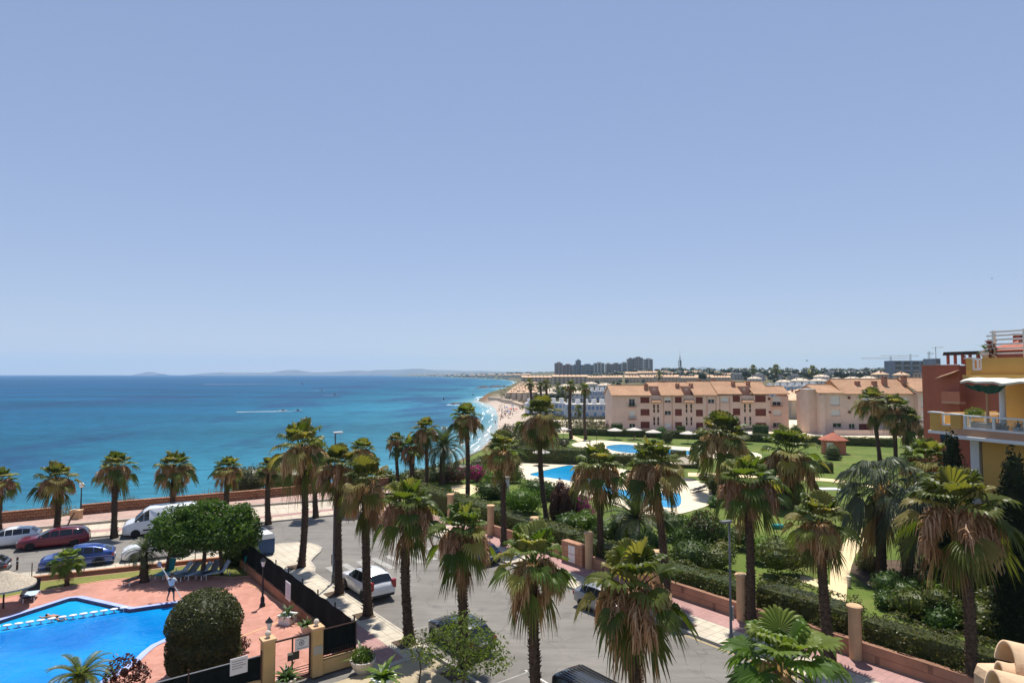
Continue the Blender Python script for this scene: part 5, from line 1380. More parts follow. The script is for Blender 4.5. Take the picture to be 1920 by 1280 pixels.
    u = thing('stone_trough', 'long mottled stone planter trough behind the balcony railing', 'planter', W(2.0, .62, 10.243), local_frame(0)); MB().box(-.95, .75, -.25, .25, 0, .62, bev=.06).build('trough', M['terrapot'], u); MB().box(-.85, .65, -.18, .18, .623, .635).build('soil', M['soil'], u)
    bush('balcony_shrub', 'bushy green shrub growing above the balcony railing', 'plant', W(1.15, .75, 10.9), [(0, 0, .55, .62, .5, .36), (.3, .1, .5, .4, .4, .3), (-.35, 0, .45, .35, .3, .28)], 900, .055, 'lime', k=.5)
    sago('potted_plant', 'spiky green plant in a white pot on the ochre villa balcony', W(4.0, .55, 10.243), .55, pot='white')
    sago('potted_plant', 'small yellowish plant beside the white balcony column', W(2.9, .9, 10.243), .45, pot='terrapot', mat='lime')
    sago('potted_plant', 'dark spiky plant on the upper parapet under the pergola', W(1.9, 1.0, 15.003), .8, pot='terrapot')
    bush('reddish_shrub', 'reddish shrub climbing the front of the white pergola slats', 'plant', W(2.7, .38, 14.95), [(0, 0, .5, .3, .16, .6)], 350, .06, 'maroon', k=.3)

def sago(name, label, loc, R=.6, pot='white', mat='shrub', n=26, square=False, group=None, ph=.42):
    t = thing(name, label, 'potted plant', loc, rng.uniform(0, 3), group)
    pb = MB(); r = R * .5
    if square: pb.box(-r, r, -r, r, 0, ph, bev=.03); pb.box(-r - .04, r + .04, -r - .04, r + .04, ph, ph + .06, bev=.02)
    else: pb.lathe([(r * .6, 0), (r * .95, ph * .7), (r * 1.02, ph), (r * 1.1, ph), (r * 1.1, ph + .06), (r * .9, ph + .06), (r * .88, ph - .04)], 16)
    pb.build('pot', M[pot], t)
    MB().lathe([(r * .86, ph + .01), (.001, ph + .02)], 12).build('soil', M['soil'], t)
    mb = MB()
    for k in range(n):
        az = k * 2.4; el = radians(rng.uniform(15, 85)); d = V3((cos(el) * cos(az), cos(el) * sin(az), sin(el))); sd = V3((-sin(az), cos(az), 0)); L = R * rng.uniform(.8, 1.2); w = R * .06
        p = V3((0, 0, ph)); pts = [p]
        for j in range(4): d = Matrix.Rotation(radians(14), 3, sd) @ d; p = p + d * L / 4; pts.append(p)
        ws = [w, w * 1.6, w * 1.4, w * .8, .002]
        for j in range(4):
            mb.add([pts[j] - sd * ws[j], pts[j] + sd * ws[j], pts[j + 1] + sd * ws[j + 1], pts[j + 1] - sd * ws[j + 1]], [(0, 1, 2, 3)])
    mb.build('leaves', M[mat], t)
    return t

def hut():
    B = g(1563, 850); t = thing('garden_hut', 'small six-sided red hut with a pointed tiled roof on the lawn', 'hut', B, .3)
    n = 6; r = 2.05; P = [(r * cos(i * pi / 3), r * sin(i * pi / 3)) for i in range(n)]
    MB().prism(P, 0, 2.5).build('wall', M['hut_red'], t)
    mb = MB(); R_ = 2.6
    for i in range(n):
        a, b = i * pi / 3, (i + 1) * pi / 3
        p0, p1 = (R_ * cos(a), R_ * sin(a), 2.45), (R_ * cos(b), R_ * sin(b), 2.45); mb.add([p0, p1, (0, 0, 3.75)], [(0, 1, 2)]); mb.quad((p0[0], p0[1], 2.35), (p1[0], p1[1], 2.35), p1, p0)
    mb.lathe([(.12, 3.7), (.1, 3.9), (.001, 3.95)], 8); mb.build('roof', M['roof_red'], t)
    a = radians(210 - 17); d = V3((cos(a), sin(a), 0)); 
    MB().box(-.55, .55, -.03, .03, 0, 2.05, rz=radians(210) + pi / 2, c=(1.79 * cos(radians(210)), 1.79 * sin(radians(210)), .02)).build('door', M['white'], t)

def house_protos():
    """far house types; each is one thing with its own wall, roof and window parts, later copied"""
    P = {}
    def mk(nm, label, cat, w, d, h, wall, roof, rise, wins, chim=1, hip=True, flat=False, shut='glass', win=(.9, 1.2)):
        t = thing(nm, label, cat, (0, -500, -50))
        MB().box(-w / 2, w / 2, -d / 2, d / 2, -2.5, h).build('wall', M[wall], t)
        if flat:
            mb = MB(); mb.box(-w / 2 - .1, w / 2 + .1, -d / 2 - .1, d / 2 + .1, h, h + .35); mb.build('parapet', M[wall], t)
            MB().box(-w * .2, w * .3, -.5, d * .35, h + .353, h + 2.2).build('roof_room', M[wall], t)
        else:
            e = .5; a = w / 2 + e; b = d / 2 + e; rx = a - (b if hip else 0)
            mb = MB(); mb.add([(-a, -b, h), (a, -b, h), (a, b, h), (-a, b, h), (-rx, 0, h + rise), (rx, 0, h + rise)], [(0, 1, 5, 4), (2, 3, 4, 5), (1, 2, 5), (3, 0, 4)]); r = mb.build('roof', M[roof], t)
            for k in range(chim):
                x = -w * .35 + w * .7 * (k + .5) / max(1, chim); c = MB(); c.box(x - .4, x + .4, -d * .22, -d * .1, h + rise * .3, h + rise + .5); c.box(x - .5, x + .5, -d * .24, -d * .08, h + rise + .5, h + rise + .62); c.build('chimney', M['brick_red' if wall != 'house_white' else 'house_white'], r)
        for (x, z) in wins:
            m = MB(); m.box(x - win[0] / 2, x + win[0] / 2, -d / 2 - .04, -d / 2 + .02, z, z + win[1]); m.build('window', M['glass' if shut == 'glass' else shut], t)
        P[nm] = t; return t
    mk('terrace_house', 'x', 'house', 3.5, 7, 5.6, 'house_white', 'roof_far', 1, [(-.9, 3.6), (.9, 3.6), (0, .8)], flat=True, shut='shutter_blue', win=(1.1, 1.5))
    mk('detached_house', 'x', 'house', 9, 8, 5.6, 'house_sand', 'roof_far', 2.0, [(-2.6, 3.5), (0, 3.5), (2.6, 3.5), (-2.6, .8), (2.6, .8)], 1)
    mk('long_house', 'x', 'house', 26, 10, 6.2, 'house_sand', 'roof_far', 2.6, [(-10 + i * 4, z) for i in range(6) for z in (.9, 3.9)], 5, hip=False)
    mk('pale_house', 'x', 'house', 14, 9, 6, 'house_white', 'roof_far_pale', 2.2, [(-5 + i * 3.3, z) for i in range(4) for z in (.9, 3.8)], 2)
    mk('flat_house', 'x', 'house', 15, 10, 6.5, 'house_grey', 'roof_far', 1, [(-5.5 + i * 3.6, z) for i in range(4) for z in (1, 4)], flat=True)
    mk('sand_block', 'x', 'building', 44, 12, 9.5, 'house_sand', 'roof_far', 2.2, [(-19 + i * 5.4, z) for i in range(8) for z in (1, 4, 7)], 6, hip=False, win=(2.6, 1.5))
    return P

def put(P, kind, u, v, label, group, rz=0.0, k=1.0, tmax=9000):
    p = G(u, v, tmax); a = -atan2(p.x, p.y) * .35
    return dup(P[kind], p, a + rz, label, group, (k, k, k))

def tower(label, u0, u1, vt, vb, Yb, mat, floors, group=None, depth=16, lift=True):
    a = at(u0, vb, Yb); b = at(u1, vb, Yb); top = at((u0 + u1) / 2, vt, Yb).z; w = b.x - a.x; z0 = a.z - 12
    t = thing('tower_block', label, 'tower block', ((a.x + b.x) / 2, Yb, z0)); h = top - z0
    MB().box(-w / 2, w / 2, 0, depth, 0, h).build('wall', M[mat], t)
    if lift: MB().box(-w * .2, w * .25, 3, depth * .7, h, h + 2.5).build('lift_housing', M[mat], t)
    n = max(1, int(w / 7)); fh = h / floors
    for i in range(n):
        x = -w / 2 + w * (i + .5) / n
        m = MB(); 
        for k in range(1, floors): m.box(x - w / n * .36, x + w / n * .36, -.9, -.003, k * fh - .3, k * fh + .55)
        m.build('balcony_stack', M['house_grey'], t)
        m = MB()
        for k in range(1, floors): m.box(x - w / n * .34, x + w / n * .34, -.06, -.003, k * fh + .56, (k + 1) * fh - .35)
        m.build('window_stack', M['glass'], t)

def town():
    P = house_protos()
    for i in range(11):
        u = 992 + i * 15.2; put(P, 'terrace_house', u, 781 - (1147 - u) * .018 if u < 1060 else 783, 'white terrace house with blue shutters in the row beneath the twin tall palms', 'white terrace houses with blue shutters', .08)
    for i in range(6): put(P, 'terrace_house', 1100 + i * 9.6, 752, 'white terrace house in the upper row left of the pink apartment roof'.replace(' left of', ' beside'), 'upper white terrace houses', .05)
    for i in range(7): put(P, 'terrace_house', 1444 + i * 13.5, 745 - i * .4, 'pale terrace house between the two pink apartment blocks', 'pale terrace houses between the blocks', .1)
    for u, v, k in ((1492, 768, .9), (1512, 766, .85), (1484, 757, .8), (1507, 754, .9), (1526, 758, .9)): put(P, 'detached_house', u, v, 'small sand coloured house with tiled roof in the gap between the pink blocks', 'tiled houses in the gap between the blocks', rng.uniform(-.4, .4), k)
    put(P, 'detached_house', 1500, 784, 'yellow sand house low in the gap beside the pink apartment block', None, .2, 1.05)
    for u in (1008, 1068): put(P, 'sand_block', u, 720, 'long sand coloured apartment row on the rise under the red towers', 'long sand blocks under the towers', .1, .95)
    for u, v in ((1118, 716), (1148, 716), (1192, 717), (1222, 717), (1250, 717), (1188, 707), (1212, 706), (1240, 706), (1268, 710), (1300, 706)): put(P, 'long_house', u, v, 'long tiled house row with chimneys on the slope behind the pink apartment block', 'long tiled house rows on the slope', rng.uniform(-.1, .1), .9)
    for u, v in ((1108, 729), (1135, 733), (1070, 742), (1040, 745), (1060, 735), (1025, 752), (1085, 752)): put(P, 'pale_house', u, v, 'pale house with a low tiled roof among trees below the sand blocks', 'pale houses below the sand blocks', rng.uniform(-.2, .3), .75)
    put(P, 'pale_house', 1342, 704, 'white house with a small turret roof standing above the far roofs', None, 0, .8)
    for u, v in ((1385, 712), (1422, 714), (1455, 712), (1490, 713), (1525, 712), (1560, 708), (1595, 708), (1440, 704), (1480, 703), (1520, 703), (1560, 699), (1600, 699), (1640, 700), (1370, 706), (1405, 703)): put(P, 'flat_house', u, v, 'flat roofed grey house in front of the dark tree belt', 'flat houses before the tree belt', rng.uniform(-.2, .2), rng.uniform(.7, 1.1))
    for u, v in ((1470, 727), (1500, 728), (1535, 726), (1568, 722), (1598, 722), (1628, 721), (1415, 720), (1540, 717)): put(P, 'pale_house', u, v, 'pale house with tiled roof beyond the gap between the pink blocks', 'pale houses beyond the gap', rng.uniform(-.3, .3), rng.uniform(.7, .95))
    for u, v in ((1290, 716), (1320, 714), (1350, 716), (1330, 709), (1362, 709), (1278, 705)): put(P, 'long_house', u, v, 'long tiled row partly hidden behind the pink apartment roof', 'tiled rows behind the pink roof', rng.uniform(-.1, .1), .7)
    for u, v in ((1650, 716), (1690, 718), (1720, 714), (1668, 706), (1712, 703)): put(P, 'detached_house', u, v, 'hip roofed sand house rising behind the half hidden pink block', 'hip roofed houses behind the pink block', rng.uniform(-.3, .3), 1.25)
    for r in range(6):
        for i in range(5 - r // 2): put(P, 'detached_house', 958 + r * 4.5 + i * 11, 746 - r * 4.6, 'small sand house on the stepped hillside above the bay', 'houses on the stepped hillside', .5, .62)
    for i in range(24): put(P, 'detached_house', 778 + i * 9.3 + rng.uniform(-2, 2), 705.5 + (i / 24) * 2.6 + rng.uniform(0, 1.2), 'tiny house on the far red headland', 'houses on the far headland', rng.uniform(-.5, .5), 2.0)
    for k in P.values():
        for c in list(k.children):
            for d in list(c.children): bpy.data.objects.remove(d)
            bpy.data.objects.remove(c)
        bpy.data.objects.remove(k)
    M['tower_red'] = plain('tower_render_red', (.42, .26, .21), .9, .15, .2); M['tower_dark'] = plain('tower_render_dark', (.21, .24, .28), .9, .15, .2); M['tower_pale'] = plain('tower_render_pale', (.55, .54, .53), .9, .12, .2)
    M['tower_brown'] = plain('tower_render_brown', (.27, .20, .19), .9, .15, .2); M['tower_cream'] = plain('tower_render_cream', (.46, .41, .35), .9, .12, .2)
    for a in (('red brick tower block at the seaward end of the skyline', 1040.5, 1055, 680.5, 698, 1400, 'tower_red', 9), ('lower reddish tower block beside the seaward tower', 1055.4, 1074, 684, 699, 1420, 'tower_red', 8),
              ('low dark shoulder block joined to the slim dark tower', 1075.5, 1080, 684.5, 699, 1410, 'tower_dark', 8), ('slim dark blue tower with a pointed head above its neighbours', 1080.4, 1089.5, 675.5, 699, 1405, 'tower_dark', 12),
              ('wide dark slate block beside the slim dark tower', 1090, 1113.6, 684, 701, 1390, 'tower_dark', 8), ('pale blue grey tower block with stacked balconies', 1114, 1133.5, 680.5, 701, 1380, 'tower_pale', 10),
              ('cream block in the gap after the pale tower', 1136, 1146, 682, 700, 1400, 'tower_cream', 9), ('brownish wide block next to the cream one', 1146.4, 1165, 682, 700, 1395, 'tower_brown', 9),
              ('blue grey block beside the tallest brown tower', 1165.4, 1177, 680, 700, 1390, 'tower_pale', 9), ('dark brown tower next to the tallest one', 1177.4, 1188.6, 672.6, 699, 1400, 'tower_brown', 13),
              ('tallest dark brown tower of the skyline', 1189, 1206, 670.6, 699, 1395, 'tower_brown', 14), ('light grey tower closing the skyline inland', 1209, 1224.5, 673, 699, 1400, 'tower_pale', 12)):
        tower(*a)
    # building site with cranes
    tower('unfinished dark building frame behind the cranes', 1676, 1742, 676, 690, 620, 'tower_dark', 4, None, 16, False)
    tower('small blue block on the ridge above the terracotta house', 1753, 1764, 672, 690, 560, 'tower_dark', 4, None, 16, False)
    for lab, um, uj0, uj1, vj, Yc in (('tower crane with a long jib over the building site', 1671, 1616, 1706, 671.5, 640), ('second thinner tower crane behind the site', 1708, 1652, 1724, 667, 700), ('short crane mast on top of the unfinished frame', 1743, 1740, 1752, 662.5, 600)):
        b = at(um, 700, Yc); tp = at(um, vj, Yc); t = thing('tower_crane', lab, 'crane', (b.x, Yc, b.z - 6)); h = tp.z - b.z + 6; k = Yc / F
        for nm, p0, p1, w in (('mast', V3((0, 0, 0)), V3((0, 0, h + 2)), 1.2), ('jib', V3(((uj0 - um) * k, 0, h)), V3(((uj1 - um) * k, 0, h)), .9)):
            mb = MB(); ax = (p1 - p0).normalized(); s1 = V3((0, 1, 0)); s2 = ax.cross(s1)
            cs = [s1 * w / 2 + s2 * w / 2, s1 * w / 2 - s2 * w / 2, -s1 * w / 2 - s2 * w / 2, -s1 * w / 2 + s2 * w / 2]
            for c in cs: mb.tube([p0 + c, p1 + c], .1, 4)
            L_ = (p1 - p0).length; n = int(L_ / 2.2)
            for i in range(n):
                for q in range(4): mb.tube([p0 + ax * (L_ * i / n) + cs[q], p0 + ax * (L_ * (i + 1) / n) + cs[(q + 1) % 4]], .06, 3, False)
            mb.build(nm, M['greymetal'], t)
    b = at(1275.5, 716, 330); t = thing('antenna_mast', 'thin lattice antenna mast rising behind the pink apartment roof', 'antenna mast', (b.x, 330, b.z - 5)); h = at(1275.5, 667, 330).z - b.z + 5
    mb = MB()
    for a in range(3): mb.tube([(.5 * cos(a * 2.09), .5 * sin(a * 2.09), 0), (.22 * cos(a * 2.09), .22 * sin(a * 2.09), h)], .08, 4)
    for i in range(int(h / 1.2)):
        for a in range(3): mb.tube([(.42 * cos(a * 2.09), .42 * sin(a * 2.09), i * 1.2), (.42 * cos(a * 2.09 + 2.09), .42 * sin(a * 2.09 + 2.09), i * 1.2 + 1.2)], .05, 3, False)
    mb.build('mast', M['greymetal'], t); mb = MB()
    for a in range(3): mb.box(-.15, .15, -.9, -.7, h - 5.5, h - 2.2, rz=a * 2.09)
    mb.tube([(0, 0, h), (0, 0, h + 3)], .04, 4); mb.build('antenna_panel', M['tower_dark'], t)
# ------------------------------------------------------------------ walls, fences, street furniture
def wall_line(name, label, cat, line, th, z0, z1, mat, cap=None, capmat='kerb', group=None):
    o0 = V3((line[0][0], line[0][1], 0)); L = [V3((p[0], p[1], 0)) - o0 for p in line]
    t = thing(name, label, cat, (o0.x, o0.y, z0), 0, group); mb = MB(); cb = MB(); h = z1 - z0
    for i in range(len(L) - 1):
        a, b = L[i], L[i + 1]; d = (b - a); ln = d.length; ang = atan2(d.y, d.x)
        mb.box(0, ln - .002, -th / 2, th / 2, 0, h, ang, a)
        if cap: cb.box(-.02, ln - .03, -th / 2 - cap, th / 2 + cap, h + .002, h + .07, ang, a)
    mb.build('wall', M[mat], t)
    if cap: cb.build('coping', M[capmat], t)
    return t

def lamp_post(name, label, base, h, kind, z0=.12, rz=0.0):
    B = g(*base, z0); t = thing(name, label, 'street lamp', B, rz)
    mb = MB()
    if kind == 'tall':
        mb.lathe([(.13, 0), (.13, .5), (.075, .55), (.06, h * .5), (.045, h)], 10); mb.build('pole', M['polegrey'], t, True)
        a = MB(); a.box(-.16, .16, -.12, .5, h, h + .09, bev=.03); a.build('lamp_head', M['whitepl' if h > 8 else 'polegrey'], t)
        MB().box(-.1, .1, -.02, .4, h - .03, h - .003).build('lens', M['lamp_clear'], t)
        MB().box(-.09, .09, -.15, -.06, 1.2, 1.9, bev=.02).build('control_box', M['greymetal'], t)
    elif kind == 'globe':
        mb.lathe([(.16, 0), (.16, .25), (.08, .35), (.055, h * .6), (.045, h - .4), (.09, h - .36), (.09, h - .3)], 10); mb.build('pole', M['blackmetal'], t, True)
        a = MB(); a.lathe([(.09, h - .3), (.19, h - .2), (.23, h - .05), (.19, h + .1), (.1, h + .18), (.001, h + .2)], 14); a.build('globe', M['whitepl'], t, True)
    else:
        mb.lathe([(.17, 0), (.17, .12), (.12, .18), (.12, .5), (.06, .6), (.045, h * .6), (.04, h - .5), (.09, h - .47), (.05, h - .42)], 10); mb.build('pole', M['blackmetal'], t, True)
        a = MB(); a.lathe([(.07, h - .42), (.15, h - .1), (.001, h - .1)], 6); a.build('lantern_glass', M['whitepl'], t)
        a = MB(); a.lathe([(.19, h - .1), (.17, h - .06), (.06, h + .06), (.03, h + .1), (.001, h + .16)], 6); a.build('lantern_cap', M['blackmetal'], t)
    return t

def parasol(label, base, R=1.5, eave=2.1, rise=.55, mat='parasol_grey', group=None, z0=.06, thick=.12, name='parasol', pole='wood'):
    t = thing(name, label, 'parasol', g(*base, z0), rng.uniform(0, 6), group)
    mb = MB(); mb.lathe([(.05, -.1), (.045, eave + rise * .8)], 8); mb.build('pole', M[pole], t, True)
    mb = MB(); n = 22
    for k in range(n):
        a0, a1 = 2 * pi * k / n, 2 * pi * (k + 1) / n; j0, j1 = 1 + .035 * sin(k * 7.3), 1 + .035 * sin((k + 1) % n * 7.3)
        P = lambda r, z, a, j: (r * j * cos(a), r * j * sin(a), z)
        rings = [(R, eave - thick), (R, eave), (R * .6, eave + rise * .42), (R * .15, eave + rise * .92), (.001, eave + rise)]
        for (r0, z0_), (r1, z1_) in zip(rings[:-1], rings[1:]): mb.quad(P(r0, z0_, a0, j0), P(r0, z0_, a1, j1), P(r1, z1_, a1, j1), P(r1, z1_, a0, j0))
        mb.add([P(R, eave - thick, a0, j0), P(R, eave - thick, a1, j1), (0, 0, eave + rise * .5)], [(0, 2, 1)])
    mb.build('canopy', M[mat], t)
    return t

def lounger(label, loc, rz, mat='lounger_grey', back=.6, group=None, name='sun_lounger', towel=None):
    t = thing(name, label, 'sun lounger', loc, rz, group)
    for x in (-.8, .7):
        for y in (-.27, .27): MB().box(x - .025, x + .025, y - .025, y + .025, 0, .3).build('leg', M['whitepl'], t)
    MB().box(-.95, .35, -.31, .31, .303, .345, bev=.01).build('seat', M[mat], t)
    mb = MB(); c, s_ = cos(back), sin(back); L = .75
    P = [(.352, -.31, .31), (.352 + L * c, -.31, .31 + L * s_), (.352 + L * c, .31, .31 + L * s_), (.352, .31, .31)]; Q = [(p[0] - .04 * s_, p[1], p[2] + .04 * c) for p in P]
    mb.add(P + Q, [(3, 2, 1, 0), (4, 5, 6, 7), (0, 1, 5, 4), (1, 2, 6, 5), (2, 3, 7, 6), (3, 0, 4, 7)]); mb.build('backrest', M[mat], t)
    if towel: MB().box(-.7, .3, -.335, .335, .347, .37, bev=.01).build('towel', M[towel], t)
    return t

def furniture():
    W = [g(-300, 1011), g(0, 985.5), g(112, 974.5)]; W2 = [g(152, 970), g(240, 961), g(480, 939.5), g(620, 925), g(728, 914)]
    wall_line('sea_wall', 'brown stone wall before the gap in the promenade', 'wall', W, .42, .28, 1.18, 'stone_wall', .05, 'stone_wall')
    wall_line('sea_wall', 'long brown stone wall along the promenade beyond the gap', 'wall', W2, .42, .28, 1.18, 'stone_wall', .05, 'stone_wall')
    t = thing('leaning_post', 'brown leaning timber post in the gap of the promenade wall', 'post', g(125, 988, .3)); MB().tube([(0, 0, 0), (.2, .25, .75), (.32, .5, 1.2)], [.07, .065, .06], 7).build('post', M['wood'], t); MB().box(-.12, .12, -.12, .12, -.03, .12, bev=.02).build('foot', M['rust'], t)
    t = thing('gap_block', 'pale stone block beside the promenade lamp', 'block', g(143, 972, .3)); mb = MB(); mb.box(-.45, .45, -.3, .3, 0, .75, bev=.04); mb.box(-.5, .5, -.35, .35, .752, .84, bev=.02); mb.build('block', M['pillar'], t)
    lamp_post('globe_lamp', 'dark promenade lamp with a white globe behind the red car', (151, 969), 3.1, 'globe', .3)
    lamp_post('globe_lamp', 'white globe lamp at the end of the promenade behind the street palms', (706, 919), 3.0, 'globe', .3)
    lamp_post('street_lamp', 'tall grey street lamp on the pavement by the black pool fence', (625, 1092), 9.9, 'tall', .12, -.9)
    lamp_post('street_lamp', 'tall grey street lamp on the pavement by the terracotta block wall', (1371, 1207), 6.2, 'tall', .12, 2.0)
    lamp_post('lantern_lamp', 'black lantern lamp standing on the terracotta pool deck', (492, 1136), 2.75, 'lantern', .2)
    lamp_post('lantern_lamp', 'black lantern lamp standing behind the ochre gate pillar', (503, 1268), 2.55, 'lantern', .2)
    # wall and wire fence between pool garden and pavement
    line = [g(-200, 1118), g(59, 1092), g(250, 1071), g(474, 1047.5)]
    wall_line('pool_wall', 'low terracotta wall between the pool garden and the coast road', 'wall', line, .22, 0, .34, 'pool_wall', .03, 'pool_wall')
    t = thing('wire_fence', 'thin wire fence on brown posts along the low pool wall', 'fence', (line[0].x, line[0].y, .36)); L = [p - line[0] for p in line]; rl = MB()
    for a, b in zip(L[:-1], L[1:]):
        n = max(2, int((b - a).length / 3.6))
        for i in range(n):
            p = a.lerp(b, i / n); MB().tube([(p.x, p.y, 0), (p.x, p.y, .95)], .03, 6).build('post', M['rust'], t)
        for z in (.25, .6, .96): rl.tube([(a.x, a.y, z), (b.x, b.y, z)], .006, 4)
    rl.build('wire', M['greymetal'], t)
    # black netting fence along the street
    a, b = S(29.9, 13.3), S(48.9, 13.3); ang = atan2((b - a).y, (b - a).x); ln = (b - a).length
    t = thing('netting_fence', 'long black netting fence on a terracotta base beside the street palms', 'fence', (a.x, a.y, 0), ang)
    MB().box(0, ln, -.12, .12, 0, .75).build('base_wall', M['pool_wall'], t)
    for i in range(9): MB().box(ln * i / 8 - .03, ln * i / 8 + .03, -.19, -.13, .3, 2.25).build('post', M['blackmetal'], t)
    mb = MB(); n = 60
    for i in range(n):
        y0, y1 = .03 * sin(i * 1.1), .03 * sin((i + 1) * 1.1); x0, x1 = ln * i / n, ln * (i + 1) / n; z0, z1 = 2.14 + .018 * sin(i * .8), 2.14 + .018 * sin((i + 1) * .8)
        mb.quad((x0, y0, .752), (x1, y1, .752), (x1, y1, z1), (x0, y0, z0)); mb.quad((x1, y1 + .012, .752), (x0, y0 + .012, .752), (x0, y0 + .012, z0), (x1, y1 + .012, z1))
    mb.build('netting', M['darkmesh'], t)
    sgn = thing('fence_sign', 'upright white board on the inside of the black netting fence', 'sign', S(38.0, 13.05, .75), ang); MB().box(-.42, .42, .06, .09, .12, 1.15).build('board', M['sign_white'], sgn)
    mb = MB(); [mb.box(-.34, .34 - .1 * (i % 3), .091, .094, 1.0 - i * .12, 1.03 - i * .12) for i in range(7)]; mb.build('print', M['sign_grey'], sgn)
    # gate front at the forecourt
    rz = atan2(SN.y, SN.x); gy = 29.6
    def pillar(o, lab):
        t = thing('gate_pillar', lab, 'pillar', S(gy, o, .1), rz); MB().box(-.25, .25, -.25, .25, 0, 2.1, bev=.015).build('shaft', M['beige'], t); MB().box(-.31, .31, -.31, .31, 2.103, 2.22, bev=.03).build('cap', M['pillar'], t)
        MB().lathe([(.1, 2.22), (.06, 2.27), (.13, 2.36), (.13, 2.42), (.08, 2.52), (.001, 2.55)], 12).build('finial', M['terrapot'], t, True); return t
    pillar(9.25, 'ochre gate pillar with finial in front of the black lantern'); p2 = pillar(11.45, 'ochre gate pillar with a grey plaque joining the black netted panel')
    MB().box(-.22, .22, -.262, -.253, 1.0, 1.4).build('plaque', M['greymetal'], p2)
    t = thing('pool_gate', 'dark brown metal pool gate between the two ochre pillars', 'gate', S(gy, 9.52, .12), rz); w = 1.66
    mb = MB(); [mb.box(x, x + .06, -.03, .03, .05, 1.95) for x in (0, w / 2 - .03, w - .06)]; mb.box(.06, w - .06, -.03, .03, 1.89, 1.96); mb.box(.06, w - .06, -.028, .028, .05, .11); mb.build('gate_frame', M['rust'], t)
    mb = MB(); [mb.box(w / 2 + .035, w - .065, -.015, .015, .2 + i * .11, .225 + i * .11) for i in range(4)]; mb.build('bars', M['rust'], t)
    MB().box(w * .36, w * .68, -.06, -.032, .95, 1.3).build('lock_box', M['blackmetal'], t)
    MB().box(w * .36, w * .5, -.066, -.061, 1.2, 1.3).build('lock_plate', M['greymetal'], t)
    s_ = thing('gate_notice', 'white notice with a dark ring emblem fixed on the pool gate', 'sign', S(gy, 9.52, .12), rz); MB().box(w * .56, w - .09, -.058, -.034, 1.32, 1.86).build('board', M['sign_white'], s_)
    mb = MB(); cx, cz = w * .74, 1.62
    for i in range(20):
        a0, a1 = 2 * pi * i / 20, 2 * pi * (i + 1) / 20; mb.quad((cx + .13 * cos(a0), -.06, cz + .13 * sin(a0)), (cx + .13 * cos(a1), -.06, cz + .13 * sin(a1)), (cx + .09 * cos(a1), -.06, cz + .09 * sin(a1)), (cx + .09 * cos(a0), -.06, cz + .09 * sin(a0)))
    mb.box(cx - .05, cx + .05, -.061, -.059, cz - .05, cz + .05); mb.box(w * .6, w - .13, -.061, -.059, 1.38, 1.41); mb.box(w * .6, w - .2, -.061, -.059, 1.78, 1.8); mb.build('emblem', M['sign_grey'], s_)
    t = thing('netted_wall', 'short ochre wall carrying a black netted panel at the fence corner', 'wall', S(gy, 11.72, .1), rz)
    MB().box(0, 1.75, -.16, .16, 0, .62).build('wall', M['beige'], t); mb = MB(); [mb.box(x, x + .05, -.03, .03, .623, 2.0) for x in (.02, 1.66)]; mb.box(.07, 1.66, -.03, .03, .66, .71); mb.box(.07, 1.66, -.03, .03, 1.94, 1.99); mb.build('panel_frame', M['rust'], t)
    mb = MB(); [mb.quad((.07 + i * .106, .04 + .015 * sin(i * 2), .75), (.07 + (i + 1) * .106, .04 + .015 * sin(i * 2 + 2), .75), (.07 + (i + 1) * .106, .04 + .015 * sin(i * 2 + 2), 2.03), (.07 + i * .106, .04 + .015 * sin(i * 2), 2.03)) for i in range(15)]; mb.build('netting', M['darkmesh'], t)
    mb = MB(); [mb.tube([(.12 + i * .13, -.0, .71), (.12 + i * .13, 0, .95), (.18 + i * .13, 0, 1.0)], .012, 4) for i in range(12)]; mb.build('scroll_bars', M['rust'], t)
    a, b = S(gy, -14), S(gy, 8.95); ln = (b - a).length
    t = thing('hedged_fence', 'dark fence with a pale top rail before the clipped round tree', 'fence', (a.x, a.y, .1), rz)
    MB().box(0, ln, -.1, .1, 0, .5).build('base_wall', M['beige'], t); mb = MB(); n = 80
    for i in range(n): mb.quad((ln * i / n, .02 * sin(i * 1.3), .503), (ln * (i + 1) / n, .02 * sin(i * 1.3 + 1.3), .503), (ln * (i + 1) / n, .02 * sin(i * 1.3 + 1.3), 1.5), (ln * i / n, .02 * sin(i * 1.3), 1.5))
    mb.build('netting', M['darkmesh'], t); MB().tube([(0, 0, 1.53), (ln, 0, 1.53)], .025, 6).build('top_rail', M['greymetal'], t)
    for i in range(8): MB().tube([(ln - 2.9 * i, -.06, 0), (ln - 2.9 * i, -.06, 1.75)], .03, 6).build('post', M['rust'], t)
    s_ = thing('fence_notice', 'grey white board on the dark fence beside the gate pillar', 'sign', S(gy, 8.0, .1), rz); MB().box(-.36, .36, -.15, -.12, 1.05, 1.75).build('board', M['sign_white'], s_); mb = MB(); [mb.box(-.28, .28 - .12 * (i % 2), -.154, -.151, 1.6 - i * .1, 1.63 - i * .1) for i in range(4)]; mb.build('print', M['sign_grey'], s_)
    # planters
    sago('potted_plant', 'spiky plant in a square white pot on the pool deck', g(539, 1167, .2), .72, 'whitepl', square=True, n=30)
    sago('potted_plant', 'dark spiky plant behind the pool gate', g(575, 1188, .2), .65, 'terrapot')
    sago('potted_plant', 'spreading spiky plant in front of the pool gate', S(29.0, 9.9, .13), .8, 'terrapot', mat='shrub', n=40)
    t = sago('potted_plant', 'round pale bowl of bushy green leaves on the forecourt', g(680, 1258, .13), 1.1, 'terrapot', ph=.5, n=4); mb = MB(); ell_leaves(mb, [(0, 0, .72, .52, .52, .36)], 700, .07); mb.build('foliage', M['shrub_bright'], t)
